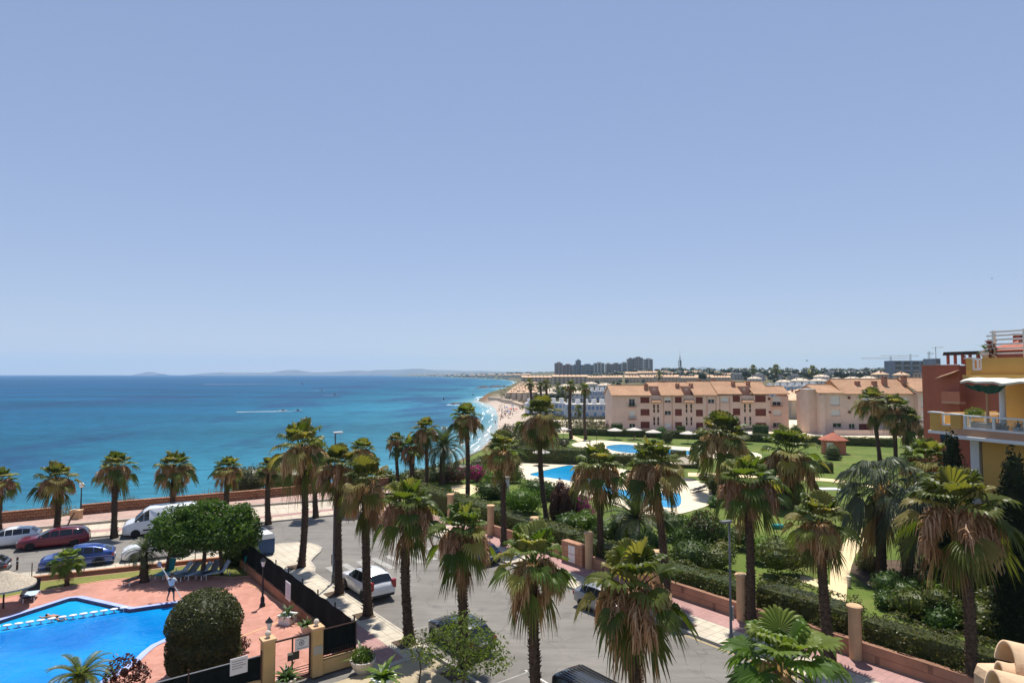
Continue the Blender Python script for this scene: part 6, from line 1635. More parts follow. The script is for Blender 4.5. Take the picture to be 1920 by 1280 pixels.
    sago('potted_plant', 'white bowl with a young fan of palm leaves on the forecourt', g(719, 1288, .13), 1.05, 'whitepl', mat='fan_young', ph=.45, n=34)
    bush('red_bush', 'small reddish bush behind the grey board', 'bush', g(450, 1222, .2), [(0, 0, .4, .45, .4, .4)], 260, .09, 'maroon', k=.4)
    # pool things
    o0 = g(-30, 1185.5, .02); d = g(232, 1145.5, .02) - o0; t = thing('pool_divider', 'line of white oval caps dividing the shallow corner of the pool', 'pool divider', o0, atan2(d.y, d.x)); n = 14
    for i in range(n):
        x = d.length * i / (n - 1); MB().lathe([(.05, .0), (.19, .03), (.225, .07), (.19, .11), (.001, .13)], 14, (x, 0, .14), sx=1.0, sy=.62).build('cap', M['whitepl'], t, True); MB().lathe([(.045, -.1), (.045, .17)], 8, (x, 0, 0)).build('post', M['whitepl'], t)
    t = thing('pool_ladder', 'steel pool ladder at the deep end beside the clipped round tree', 'ladder', g(336, 1187, .2), .3)
    for y in (-.25, .25): MB().tube([(.35, y, 0), (.3, y, .5), (.1, y, .7), (-.15, y, .6), (-.25, y, .2), (-.25, y, -.2)], .022, 6).build('rail', M['greymetal'], t, True)
    parasol('thatched parasol on a brown post at the pool corner by the stacked chairs', (6, 1140), 1.62, 1.35, .85, 'thatch', None, .2, .1)
    lounger('dark folding chair with a pale blue towel on the pool deck', g(60, 1121, .2), 2.0, 'cloth_black', 1.25, None, 'deck_chair', 'towel')
    lounger('second dark folding chair behind the one with the towel', g(52, 1117, .2), 2.1, 'cloth_black', 1.4, None, 'deck_chair')
    for i, (u, v, r) in enumerate(((335, 1081, .8), (352, 1082, 1.2), (372, 1081, .9), (392, 1080, 1.1), (408, 1080, .7))):
        lounger('grey white sun lounger in the shade of the broad leafy tree', g(u, v, .2), r, 'lounger_grey' if i % 2 else 'towel', rng.uniform(.7, 1.25), 'sun loungers stored under the leafy tree')
    lounger('teal plastic chair on the grass beside the black fence', g(464, 1065, .2), -1.0, 'teal', 1.2, None, 'garden_chair'); lounger('teal plastic chair in the shade behind the pool cleaner', g(312, 1079, .2), 1.5, 'teal', 1.2, None, 'garden_chair')
    lounger('brown wooden chair beneath the short dark palm', g(258, 1091, .2), 1.2, 'wood', 1.2, None, 'garden_chair')
    # bins on the corner
    t = thing('recycling_bin', 'dark blue recycling container with a domed white lid at the fence corner', 'bin', g(495, 1037, .12), STREET); MB().box(-.75, .75, -.6, .6, .1, 1.25, bev=.08).build('container', M['bin_blue'], t)
    mb = MB(); mb.add([(-.8, -.65, 1.25), (.8, -.65, 1.25), (.8, .65, 1.25), (-.8, .65, 1.25), (-.7, -.45, 1.6), (.7, -.45, 1.6), (.7, .45, 1.6), (-.7, .45, 1.6)], [(0, 1, 5, 4), (1, 2, 6, 5), (2, 3, 7, 6), (3, 0, 4, 7), (4, 5, 6, 7)]); mb.build('lid', M['whitepl'], t)
    for x in (-.6, .6):
        for y in (-.45, .45): MB().lathe([(.09, 0), (.09, .1)], 8, (x, y, 0)).build('foot', M['tyre'], t)
    t = thing('bollard', 'small dark bollard at the road edge near the parasol', 'bollard', g(32, 1068, .0)); MB().lathe([(.07, 0), (.07, .85), (.04, .92), (.001, .93)], 10).build('post', M['wood'], t); MB().lathe([(.075, .6), (.075, .7)], 10).build('band', M['whitepl'], t)
    # right hand wall, its pillars and meter cabinet
    wall_line('garden_wall', 'low terracotta block wall under the hedge along the street', 'wall', [S(-12, 33.15), S(49, 33.15)], .3, .1, .88, 'block_wall', .02, 'block_wall')
    for s, lab in ((15.0, 'tan wall pillar with a round cap by the end of the garden path'), (21.2, 'tan wall pillar with a round cap beside the tall grey street lamp'), (27.3, 'tan wall pillar hidden in foliage behind a leaning street palm'), (33.4, 'tan wall pillar next to the meter cabinet'),
                   (39.5, 'tan wall pillar with a flat cap in front of the magenta bush'), (45.4, 'slim tan pillar with a flat cap in the middle of the far hedge'), (51.9, 'slim tan pillar with a flat cap near the far end of the hedge')):
        t = thing('wall_pillar', lab, 'pillar', S(s, 32.9, .1), STREET)
        MB().lathe([(.29, 0), (.29, 2.4)], 14).build('shaft', M['pillar'], t, False); MB().lathe([(.3, 2.402), (.37, 2.45), (.37, 2.56), (.31, 2.6), (.001, 2.62)], 14).build('cap', M['pillar'], t)
    t = thing('meter_cabinet', 'terracotta cabinet with pale double doors built in the garden wall', 'cabinet', S(34.9, 32.93, .1), STREET); MB().box(-1.1, 1.1, -.28, .33, 0, 1.55).build('housing', M['block_wall'], t)
    for z in (.15, .78): MB().box(-.35, .35, .331, .345, z, z + .58).build('door', M['sign_white'], t)
    # parasols and lounge things on the garden lawns
    for u, v, lab in ((1153, 824, 'first pale parasol on the back lawn before the big pink block'), (1189, 823, 'pale parasol behind the long bench on the back lawn'), (1225, 828, 'pale parasol beside the round clipped bush on the back lawn'), (1290, 831, 'pale parasol between the round clipped bush and the bushy palm'),
                      (1395, 831, 'pale parasol by the boxed hedge under the pink block'), (1481, 836, 'pale parasol between the two bushy garden palms'), (1056, 822, 'pinkish parasol at the foot of the twin tall palms'), (1015, 872, 'white parasol beside the tall palm at the middle pool')):
        parasol(lab, (u, v), 1.65 if v < 860 else 1.3, 2.0, .5, group=None)
    parasol('thatched parasol with dark seats at the middle pool terrace', (1281, 896), 1.7, 2.1, .7, 'thatch', None, .1)
    for u, v, r, l in ((1306, 922, .6, 'black stacked loungers on the pool terrace edge'), (1314, 919, .6, 'second black lounger stack on the pool terrace edge')): lounger(l, g(u, v, .1), r, 'cloth_black', .3)
    for u, v in ((1185, 826), (1205, 826)): lounger('dark bench on the back lawn between two parasols', g(u, v, .05), .1, 'wood', .9, 'dark benches on the back lawn', 'bench')
    t = thing('white_table', 'flat white table by the palms at the end of the lawn', 'table', g(1555, 931, .05)); MB().box(-1.1, 1.1, -.7, .7, .85, .93, bev=.02).build('tabletop', M['whitepl'], t)
    for x in (-.9, .9): MB().lathe([(.04, 0), (.04, .85)], 8, (x, 0, 0)).build('leg', M['blackmetal'], t)
    t = thing('statue_plinth', 'white plinth with a bowl among the garden shrubs', 'plinth', g(951, 925, .05)); MB().box(-.25, .25, -.25, .25, 0, 1.6, bev=.03).build('plinth', M['whitepl'], t); MB().lathe([(.1, 1.6), (.3, 1.75), (.38, 1.95), (.3, 1.93), (.001, 1.8)], 12).build('bowl', M['whitepl'], t)
    for u, v, l in ((1619, 1040, 'small stone bollard light where the garden path bends'), (1592, 1100, 'small pale bollard light at the lower end of the garden path'), (1106, 833, 'small dark bollard light at the corner of the back pool'), ): 
        t = thing('path_light', l, 'bollard light', g(u, v, .05)); MB().lathe([(.11, 0), (.11, .55), (.14, .57), (.14, .7), (.001, .74)], 10).build('post', M['terrapot' if u > 1200 else 'wood'], t); MB().lathe([(.115, .5), (.115, .56)], 10).build('lens', M['whitepl'], t)
    t = thing('lamp_post', 'thin dark lamp post on the lawn by the back pool', 'lamp', g(1119, 832, .05)); MB().lathe([(.06, 0), (.04, 2.3), (.12, 2.35), (.14, 2.5), (.001, 2.6)], 8).build('pole', M['blackmetal'], t)
    t = thing('cloth_bundle', 'turquoise cloth on the lawn behind the street palm', 'cloth', g(1458, 990, .05)); MB().box(-.5, .5, -.3, .3, 0, .35, bev=.12).build('bundle', M['teal'], t)
    # tiles of the near roof edge
    dv = V3((.93, -.30, -.12)).normalized()
    def btile(lab, u, v, Y, r, ln, mat='clay'):
        p = at(u, v, Y); t = thing('roof_tile', lab, 'roof tile', p); mb = MB(); s1 = dv.cross(V3((0, 0, 1))).normalized(); s2 = s1.cross(dv); n = 14; P = []
        for k, (f, rr) in enumerate(((0, r), (.02, r), (1, r * .86))):
            for j in (0, 1):
                for i in range(n + 1):
                    a = pi * i / n; q = rr - j * .016; P.append(dv * (f * ln) + s1 * (q * cos(a)) + s2 * (q * sin(a)))
        m_ = n + 1; fs = []
        for k in range(2):
            for i in range(n):
                a = k * 2 * m_ + i; fs.append((a, a + 1, a + 1 + 2 * m_, a + 2 * m_)); b_ = a + m_; fs.append((b_ + 1, b_, b_ + 2 * m_, b_ + 1 + 2 * m_))
        for i in range(n): fs.append((i, i + m_, i + m_ + 1, i + 1))
        mb.add(P, fs); mb.build('tile', M[mat], t, True)
        return t
    btile('large curved clay ridge tile at the corner of the near roof', 1884, 1252, 3.3, .135, .9); btile('small clay tile tucked under the large ridge tile', 1872, 1262, 3.25, .06, .5); btile('lowest curved clay tile of the near roof edge', 1862, 1300, 3.1, .11, .9)
    t = thing('roof_mortar', 'grey orange mortar bed under the near roof tiles', 'mortar', at(1925, 1290, 3.3)); MB().box(-.08, .9, -.35, .3, -.35, .0, bev=.04).build('bed', M['clay'], t)

# ------------------------------------------------------------------ vehicles
def vehicles():
    c = COAST; pk = lambda p: (p[0], p[1], .0)
    hd = c + pi
    make_car('parked_car', 'white hatchback parked at the far kerb, cut by the photo edge', 'car', pk(g(12, 1029) + V3((-.6, 1.0, 0))), hd, 'hatch', 'car_white')
    make_car('parked_car', 'dark red estate car parked in front of the promenade', 'car', (-37.3, 52.9, 0), hd + .03, 'wagon', 'car_red', rails=2)
    v = make_car('delivery_van', 'white high-roofed van with a red side stripe by the promenade', 'van', (-31.0, 57.2, 0), hd, 'van', 'car_white')
    for sy in (-1, 1): MB().add([(-1.9, sy * 1.022, .95), (.4, sy * 1.022, .95), (.1, sy * 1.022, 1.07), (-1.9, sy * 1.022, 1.07)], [(0, 1, 2, 3)]).build('side_stripe', M['car_red'], v)
    for sy in (-1, 1): MB().box(-2.5, 1.3, sy * 1.018 - .012, sy * 1.018 + .012, .55, .68).build('side_moulding', M['trimblack'], v)
    make_car('parked_car', 'bright blue sloping-roof car at the near kerb of the coast road', 'car', (-31.6, 47.3, 0), hd, 'coupe_suv', 'car_blue')
    make_car('parked_car', 'white car half hidden by the broad leafy tree', 'car', (-27.1, 49.6, 0), hd, 'suv', 'car_white')
    make_car('parked_car', 'dark grey car behind the thatched parasol, cut by the photo edge', 'car', (-37.1, 44.6, 0), hd, 'hatch', 'car_dark')
    make_car('parked_car', 'navy car behind the recycling container', 'car', (-22.0, 52.9, 0), hd - .05, 'hatch', 'car_navy')
    h = STREET
    make_car('parked_car', 'white off-roader with roof rails beside the street palms', 'car', S(38.8, 18.3), h, 'suv', 'car_white', rails=2)
    make_car('parked_car', 'dark grey hatchback in front of the light green tree', 'car', S(28.5, 18.7), h, 'hatch', 'car_dark')
    make_car('parked_car', 'dark blue car parked by the terracotta wall up the street', 'car', S(40.5, 28.0), h, 'hatch', 'car_navy')
    make_car('parked_car', 'grey car by the terracotta wall half hidden behind a palm crown', 'car', S(26.9, 28.0), h + pi, 'hatch', 'car_silver')
    v = make_car('parked_van', 'black van roof at the bottom edge of the street', 'van', S(17.3, 18.3), h + pi, 'van', 'car_black')
    v.scale = (.92, .92, .80)
    mb = MB(); [mb.box(-2.6, .6, y - .02, y + .02, 2.475, 2.5) for y in np.linspace(-.7, .7, 9)]; mb.build('roof_rib', M['trimblack'], v)

# ------------------------------------------------------------------ planting
def planting():
    make_templates()
    pg = 'palms along the promenade'
    for a in (('promenade palm cut by the photo edge beyond the white hatchback', (2, 905), (-3, 999), 62, 'fan0'), ('promenade palm behind the dark red estate car, by the globe lamp', (105, 903), (104, 1006), 84, 'fan1'), ('promenade palm in front of the bonnet of the white van', (217, 880), (214, 1005), 82, 'fan2'),
              ('promenade palm rising behind the roof of the white van', (328, 880), (326, 984), 78, 'fan3'), ('promenade palm rising behind the broad leafy tree', (427, 881), (425, 974), 60, 'fan4'), ('thin crowned promenade palm before the dark sea bushes', (505, 880), (503, 980), 54, 'fan5'),
              ('promenade palm just behind the tall corner palm', (592, 856), (592, 968), 66, 'fan0'), ('promenade palm rising behind two street palm crowns', (679, 848), (688, 958), 62, 'fan2')):
        palm('fan_palm', a[0], a[1], a[2], a[3], a[4], pg, .24, z0=.12)
    sg = 'palms along the near pavement of the street'
    for a in (('tall fan palm on the pavement corner by the crossing', (565, 846), (565, 1062), 112, 'fan1'), ('fan palm beside the tall street lamp at the black fence', (636, 882), (636, 1112), 100, 'fan3'), ('fan palm in front of the white off-roader', (687, 917), (690, 1152), 118, 'fan0'),
              ('fan palm nearest the corner of the black fence', (763, 962), (768, 1202), 130, 'fan4'), ('fan palm whose trunk crosses the dark grey hatchback', (867, 1008), (871, 1244), 135, 'fan2'), ('fan palm in mid street, its trunk cut by the bottom edge', (1000, 1062), (1006, 1335), 170, 'fan5'),
              ('large fan palm with a thick tan flower beard over the street', (1190, 1118), (1198, 1405), 215, 'fan1')):
        palm('fan_palm', a[0], a[1], a[2], a[3], a[4], sg, .235, z0=.12, zs=1.12)
    palm('fan_palm', 'bright young fan palm rising from the bottom edge of the street', (1465, 1255), (1480, 1500), 230, 'young0', sg, .2, z0=.12)
    rg = 'palms along the garden wall of the street'
    for a in (('slim tall palm standing out against the surf', (874, 786), (876, 950), 72, 'fan2'), ('palm with a tan beard at the far street hedge', (943, 848), (945, 1022), 88, 'fan5'), ('tallest garden wall palm in front of the bay', (1012, 786), (1027, 988), 98, 'fan0'), ('palm before the middle garden pool', (1122, 885), (1127, 1062), 124, 'fan3'),
              ('leaning palm whose crown covers the right end of the middle pool'.replace('right end', 'wide end'), (1226, 882), (1251, 1127), 132, 'fan1'), ('palm by the tall street lamp at the garden wall', (1402, 915), (1408, 1168), 140, 'fan4'), ('slim palm before the lower end of the garden path', (1537, 985), (1556, 1240), 140, 'fan5'), ('big palm with pale flower sprays in front of the ochre villa', (1795, 968), (1822, 1300), 215, 'fan2')):
        palm('fan_palm', a[0], a[1], a[2], a[3], a[4], rg, .235, z0=.1)
    for a in (('short slender palm at the sea end of the far hedge', (743, 830), (748, 914), 48, 'fan4', .2), ('palm in front of the feathery date palm by the sea', (797, 810), (800, 922), 64, 'fan1', .22), ('stout palm tucked behind its taller neighbour by the sea', (770, 842), (771, 916), 56, 'fan3', .3),
              ('first of the distant palm trio above the beach', (993, 718), (996, 775), 20, 'fan0', .5), ('middle one of the distant palm trio above the beach', (1013, 723), (1013, 775), 18, 'fan2', .45), ('tallest one of the distant palm trio above the beach', (1024, 720), (1024, 775), 22, 'fan4', .5),
              ('thicker of the twin tall palms on the back lawn', (1070, 724), (1071, 822), 25, 'fan5', .38), ('thinner of the twin tall palms on the back lawn', (1097, 730), (1098, 824), 24, 'fan3', .3),
              ('bushy palm covering the pink block at the back pool', (1352, 828), (1358, 930), 132, 'fan2', .4), ('bushy tan bearded palm in front of the white table', (1478, 858), (1478, 955), 138, 'fan5', .38),
              ('tallest of the palm trio beside the red hut', (1635, 757), (1650, 866), 72, 'fan1', .3), ('middle palm of the trio beside the red hut', (1678, 772), (1680, 868), 76, 'fan3', .3), ('lower palm of the trio by the terracotta house', (1704, 795), (1697, 870), 68, 'fan0', .3)):
        palm('fan_palm', a[0], a[1], a[2], a[3], a[4], 'palms in the gardens and above the beach', a[5], rough=a[2][1] > 820, stalks=a[2][1] > 800)
    palm('fan_palm', 'fan palm crown in front of the dark cypress at the villa', (1738, 868), (1740, 1010), 105, 'fan4', None, .22)
    for a in (('broad grey green palm with wind-combed fronds over the garden path', (1655, 918), (1652, 1082), 178, 'wind0'), ('grey green palm standing close behind the broad wind-combed one', (1712, 950), (1700, 1092), 150, 'wind1'), ('grey green palm at the villa end of the shaded bed', (1765, 930), (1747, 1088), 130, 'wind2')):
        palm('blowing_palm', a[0], a[1], a[2], a[3], a[4], 'grey green palms in the shaded bed', .34, zs=1.1)
    palm('date_palm', 'feathery date palm against the sea', (832, 838), (830, 908), 100, 'date0', None, .36, ref=4.6)
    palm('date_palm', 'low feathery date palm among the shrubs before the middle pool', (1193, 972), (1192, 1032), 140, 'date1', None, .3, ref=3.6)
    palm('short_palm', 'short dark palm beneath the broad leafy tree', (270, 1035), (271, 1090), 74, 'date1', None, .22, z0=.2, ref=4)
    palm('short_palm', 'little yellowish palm leaning over the pool wall', (127, 1053), (125, 1098), 58, 'young1', None, .12, z0=.2)
    palm('short_palm', 'low spiky palm at the bottom edge of the swimming pool', (150, 1268), (150, 1330), 110, 'sago1', None, .16, z0=.2, dead=False, ref=1.9)
    for u, v, w, l in ((1310, 975, 34, 'small cycad alone on the lawn beside the pool terrace'), (1372, 903, 36, 'small dark cycad by the pale path'), (1492, 812, 26, 'small palm in the gap beside the pink block'), (1521, 810, 22, 'smaller palm at the corner of the half hidden block')):
        palm('cycad', l, (u, v - 10), (u, v), w, 'sago%d' % (u % 2), None, .12, cat='cycad', ref=1.9, rough=False)
    # trees and clipped shapes round the pool
    broad_tree('leafy_tree', 'broad leafy green tree shading the pool deck', g(379, 1079, .2), [(-1.9, 0, 3.2, 1.7, 1.8, 1.35), (.2, .2, 3.5, 2.0, 2.0, 1.45), (2.1, .1, 3.3, 1.6, 1.8, 1.4), (-.8, -.9, 2.7, 1.6, 1.3, 1.0), (1.2, -.9, 2.8, 1.6, 1.3, 1.0), (-2.7, .3, 2.6, 1.0, 1.2, .9), (3.0, .3, 2.8, .9, 1.1, 1.0), (2.4, .4, 4.2, .8, .8, .6), (.4, .3, 4.5, 1.0, 1.0, .6), (-1.3, .2, 4.2, .9, .9, .6)], 24000, .13, 'ficus', [((-.0, 0, 0), (.1, .1, 2.4), .14), ((1.2, .3, 0), (1.0, .2, 2.4), .11), ((-2.6, .2, 0), (-2.2, .2, 2.2), .1)])
    bush('dark_bush', 'dark leafy bush in the corner beside the teal chair', 'bush', g(450, 1058, .2), [(0, 0, .9, 1.0, .8, 1.0), (.6, .3, .7, .7, .7, .8), (-.8, .2, .6, .7, .7, .7)], 1700, .13, 'shrub')
    lum = [(0, 0, 1.35, 1.6, 1.6, 1.5), (0, 0, 2.35, 1.62, 1.62, 1.45), (0, 0, .8, 1.6, 1.6, 1.0)]
    bush('clipped_tree', 'large clipped dome-topped tree beside the swimming pool', 'clipped tree', g(381, 1262, .2), lum, 26000, .075, 'topiary', k=.93)
    bush('maroon_bush', 'loose maroon leaved bush at the lower rim of the pool', 'bush', g(232, 1290, .2), [(0, 0, .7, .75, .6, .75), (.5, .1, .5, .5, .5, .6), (-.5, .1, .4, .5, .4, .5)], 900, .1, 'maroon', k=.25)
    broad_tree('light_tree', 'airy light green tree in front of the dark grey hatchback', S(23.4, 15.6, .13), [(-.1, 0, 3.0, 1.05, .9, .65), (-.9, .3, 2.4, .8, .8, .55), (.9, .1, 2.2, .9, .9, .6), (.3, -.3, 2.5, 1.0, .9, .6), (-1.4, -.1, 1.9, .6, .6, .4), (1.4, -.3, 1.7, .7, .7, .5), (0, -.5, 1.7, 1.1, .9, .5)], 2700, .085, 'lime', [((0, 0, 0), (.05, .05, 1.7), .06)], k=0)
    broad_tree('light_tree', 'thin twiggy light green sapling at the forecourt kerb', S(25.6, 14.6, .13), [(0, 0, 1.6, .7, .7, .5), (.4, .2, 2.1, .5, .5, .4), (-.4, 0, 2.0, .45, .45, .35)], 520, .075, 'lime', [((0, 0, 0), (.03, 0, 1.4), .035)], k=0)
    # sea-side bushes
    def seab(name, lab, u0, u1, v, h, n, mat, seed, Yoff=0):
        rr = random.Random(seed); a = g(u0, v); b = g(u1, v); c = (a + b) / 2; w = (b - a).length / 2; l = []
        for k in range(n): f = rr.uniform(-1, 1); s = h * rr.uniform(.55, .9); l.append((f * w, rr.uniform(-1, 1.5), h * rr.uniform(.3, .6), s * 1.2, s, s * .75))
        bush(name, lab, 'bush', c + V3((0, Yoff, -.2)), l, 420 * n, .17, mat)
    seab('sea_bush', 'dark bush behind the promenade wall between two promenade palms', 444, 492, 917, 2.9, 6, 'scrub', 1); seab('sea_bush', 'taller dark bush behind the thin crowned promenade palm', 494, 548, 912, 3.3, 6, 'hedge', 2)
    seab('sea_bush', 'brownish low bush at the end of the dark sea bushes', 548, 592, 908, 1.7, 5, 'scrub', 3); seab('sea_bush', 'dark bush at the foot of the short slender palm', 715, 775, 905, 1.7, 5, 'hedge', 4); seab('sea_bush', 'dark bush under the date palm', 778, 842, 900, 1.9, 6, 'hedge', 5)
    seab('sea_bush', 'olive bush sloping down to the surf', 842, 905, 893, 2.0, 7, 'scrub', 6); seab('sea_bush', 'olive bush along the cliff edge by the middle pool', 898, 968, 874, 2.0, 7, 'scrub', 7)
    # hedges
    hg = 'clipped hedges by the street'
    hedge_run('hedge', 'long hedge with a flat light green top at the far end of the street', [S(62, 34.6), S(46, 34.5)], 2.0, 2.25, .05, 75, .085, group=hg)
    hedge_run('hedge', 'hedge behind the slim flat capped pillars', [S(45.6, 34.5), S(36.2, 34.5)], 1.9, 2.0, .05, 80, .085, group=hg)
    hedge_run('hedge', 'dark hedge between the meter cabinet and the leaning palm', [S(35.8, 34.4), S(28, 34.4)], 1.8, 1.8, .05, 90, .085, wob=.3, group=hg)
    hedge_run('hedge', 'dense hedge above the block wall before the reddish bush', [S(27.6, 34.4), S(21.8, 34.4)], 1.8, 1.75, .05, 95, .085, wob=.3, group=hg)
    hedge_run('hedge', 'rounded hedge between the two round capped pillars', [S(20.8, 34.6), S(15.8, 34.6)], 2.4, 2.15, .05, 115, .085, wob=.6, rnd=.9, group=hg)
    hedge_run('hedge', 'green hedge in front of the shaded bed at the near end of the wall', [S(14.9, 34.3), S(1, 34.3)], 1.8, 2.0, .05, 120, .08, wob=.5, rnd=.6, group=hg)
    hg = 'garden hedges'
    hedge_run('hedge', 'tall clipped hedge at the sea end between the two garden pools', [g(975, 866), g(1112, 871)], 2.4, 2.5, .03, 42, .13, group=hg)
    hedge_run('hedge', 'lower clipped hedge between the back pool and the middle pool', [g(1114, 871), g(1215, 873), g(1310, 877)], 2.2, 1.7, .03, 42, .13, group=hg)
    hedge_run('hedge', 'long dark hedge along the foot of the pink blocks', [g(1070, 815), g(1300, 823), g(1500, 832), g(1680, 838)], 1.5, 1.7, .03, 36, .15, group=hg)
    hedge_run('hedge', 'low dark hedge clump on the near rim of the back pool', [g(1258, 855), g(1286, 856)], 1.3, .95, .1, 60, .11, group=hg)
    hedge_run('hedge', 'brownish hedge crossing the lawn beside the red hut', [g(1420, 882), g(1560, 886)], 1.6, 1.5, .03, 40, .12, group=hg)
    hedge_run('hedge', 'hedge under the palm trio beside the red hut', [g(1690, 880), g(1780, 884)], 1.5, 1.6, .03, 40, .12, group=hg)
    bx = lambda u, v, w, h, d, lab: hedge_run('boxed_bush', lab, [g(u, v) - V3((w / 2, 0, 0)), g(u, v) + V3((w / 2, 0, 0))], d, h, .03, 60, .12, 'shrub', wob=.05, cat='clipped bush')
    bx(1157, 813, 2.3, 2.4, 1.6, 'boxed green bush at the near corner of the pink block'); bx(1277, 816, 1.6, 2.2, 1.4, 'small boxed bush with a bare trunk behind a parasol'); bx(1426, 818, 3.0, 2.6, 1.8, 'large boxed bright bush before the pink block wall')
    B = lambda lab, u, v, lum, n, s, mat, name='bush', k=.7, extra=None, cat='bush': bush(name, lab, cat, g(u, v), lum, n, s, mat, None, k, extra)
    B('round clipped bronze green ball bush on the back lawn', 1252, 831, [(0, 0, 1.35, 1.15, 1.1, 1.3)], 1500, .1, 'topiary', 'clipped_bush', .85); B('darker round bush behind the bronze green ball bush', 1240, 823, [(0, 0, 1.4, 1.2, 1.1, 1.4)], 1200, .1, 'shrub', 'clipped_bush', .85)
    B('round clipped bush with a flat skirt beside the red hut', 1562, 862, [(0, 0, 1.3, 1.15, 1.1, 1.25), (0, 0, .5, 1.5, 1.3, .5)], 1500, .1, 'topiary', 'clipped_bush', .85)
    B('bright green round bush behind the far street hedge', 978, 962, [(0, 0, 1.3, 1.9, 1.6, 1.4), (.9, 0, 1.1, 1.3, 1.2, 1.1), (-.9, .2, 1.0, 1.2, 1.2, 1.0)], 3000, .12, 'shrub_bright')
    B('dark leafy bush beyond the bright round bush', 1005, 938, [(0, 0, 1.2, 2.0, 1.5, 1.3), (1.3, .4, 1.0, 1.3, 1.2, 1.0)], 2400, .13, 'shrub'); B('leafy bush in front of the slim tall palm', 915, 935, [(0, 0, 1.0, 1.6, 1.3, 1.1), (1.2, 0, .8, 1.0, 1.0, .8)], 2000, .12, 'shrub')
    B('small pale green bush under the tan bearded palm', 925, 912, [(0, 0, .9, 1.4, 1.1, 1.0)], 1100, .12, 'shrub_bright'); B('dark bush at the narrow tip of the middle pool', 960, 905, [(0, 0, 1.0, 1.7, 1.2, 1.1), (-1.3, .3, .8, 1.2, 1, .9)], 1600, .13, 'shrub')
    B('maroon leaved bush in the middle of the shrubs by the plinth', 935, 930, [(0, 0, .9, 1.1, 1.0, 1.0)], 900, .12, 'maroon')
    B('pink flowering bush near the date palm', 852, 905, [(0, 0, 1.0, 1.7, 1.2, 1.1)], 1200, .12, 'hedge', extra=('magenta', [(0, -.2, 1.1, 1.6, 1.1, 1.0)], 330, .12), name='flowering_bush', cat='flowering bush'); B('bright magenta bush beside the slim tall palm', 893, 903, [(0, 0, 1.0, 1.3, 1.0, 1.1)], 700, .12, 'hedge', extra=('magenta', [(0, -.2, 1.2, 1.3, 1.0, 1.0)], 1000, .12), name='flowering_bush', cat='flowering bush')
    B('vivid magenta bush beside the dark maroon spires', 1088, 975, [(0, 0, 1.3, .9, .8, 1.2), (.4, 0, .8, .9, .8, .8)], 600, .12, 'hedge', extra=('magenta', [(0, -.15, 1.4, 1.0, .9, 1.2), (.5, -.2, .9, .9, .8, .8)], 1500, .11), name='flowering_bush', cat='flowering bush')
    for i, (u, v, h, w, l) in enumerate(((1040, 975, 2.9, .5, 'slim dark maroon spire bush beside the tallest wall palm'), (1050, 972, 3.9, .6, 'tallest dark maroon spire bush before the middle pool'), (1062, 975, 3.5, .75, 'broad maroon spire bush before the middle pool'), (1074, 978, 3.3, .5, 'maroon spire bush next to the magenta bush'))):
        B(l, u, v, [(0, 0, h * .5, w, w, h * .5), (0, 0, h * .3, w * 1.2, w * 1.1, h * .3)], 1300, .1, 'maroon' if i != 2 else 'maroon', 'spire_bush', .85)
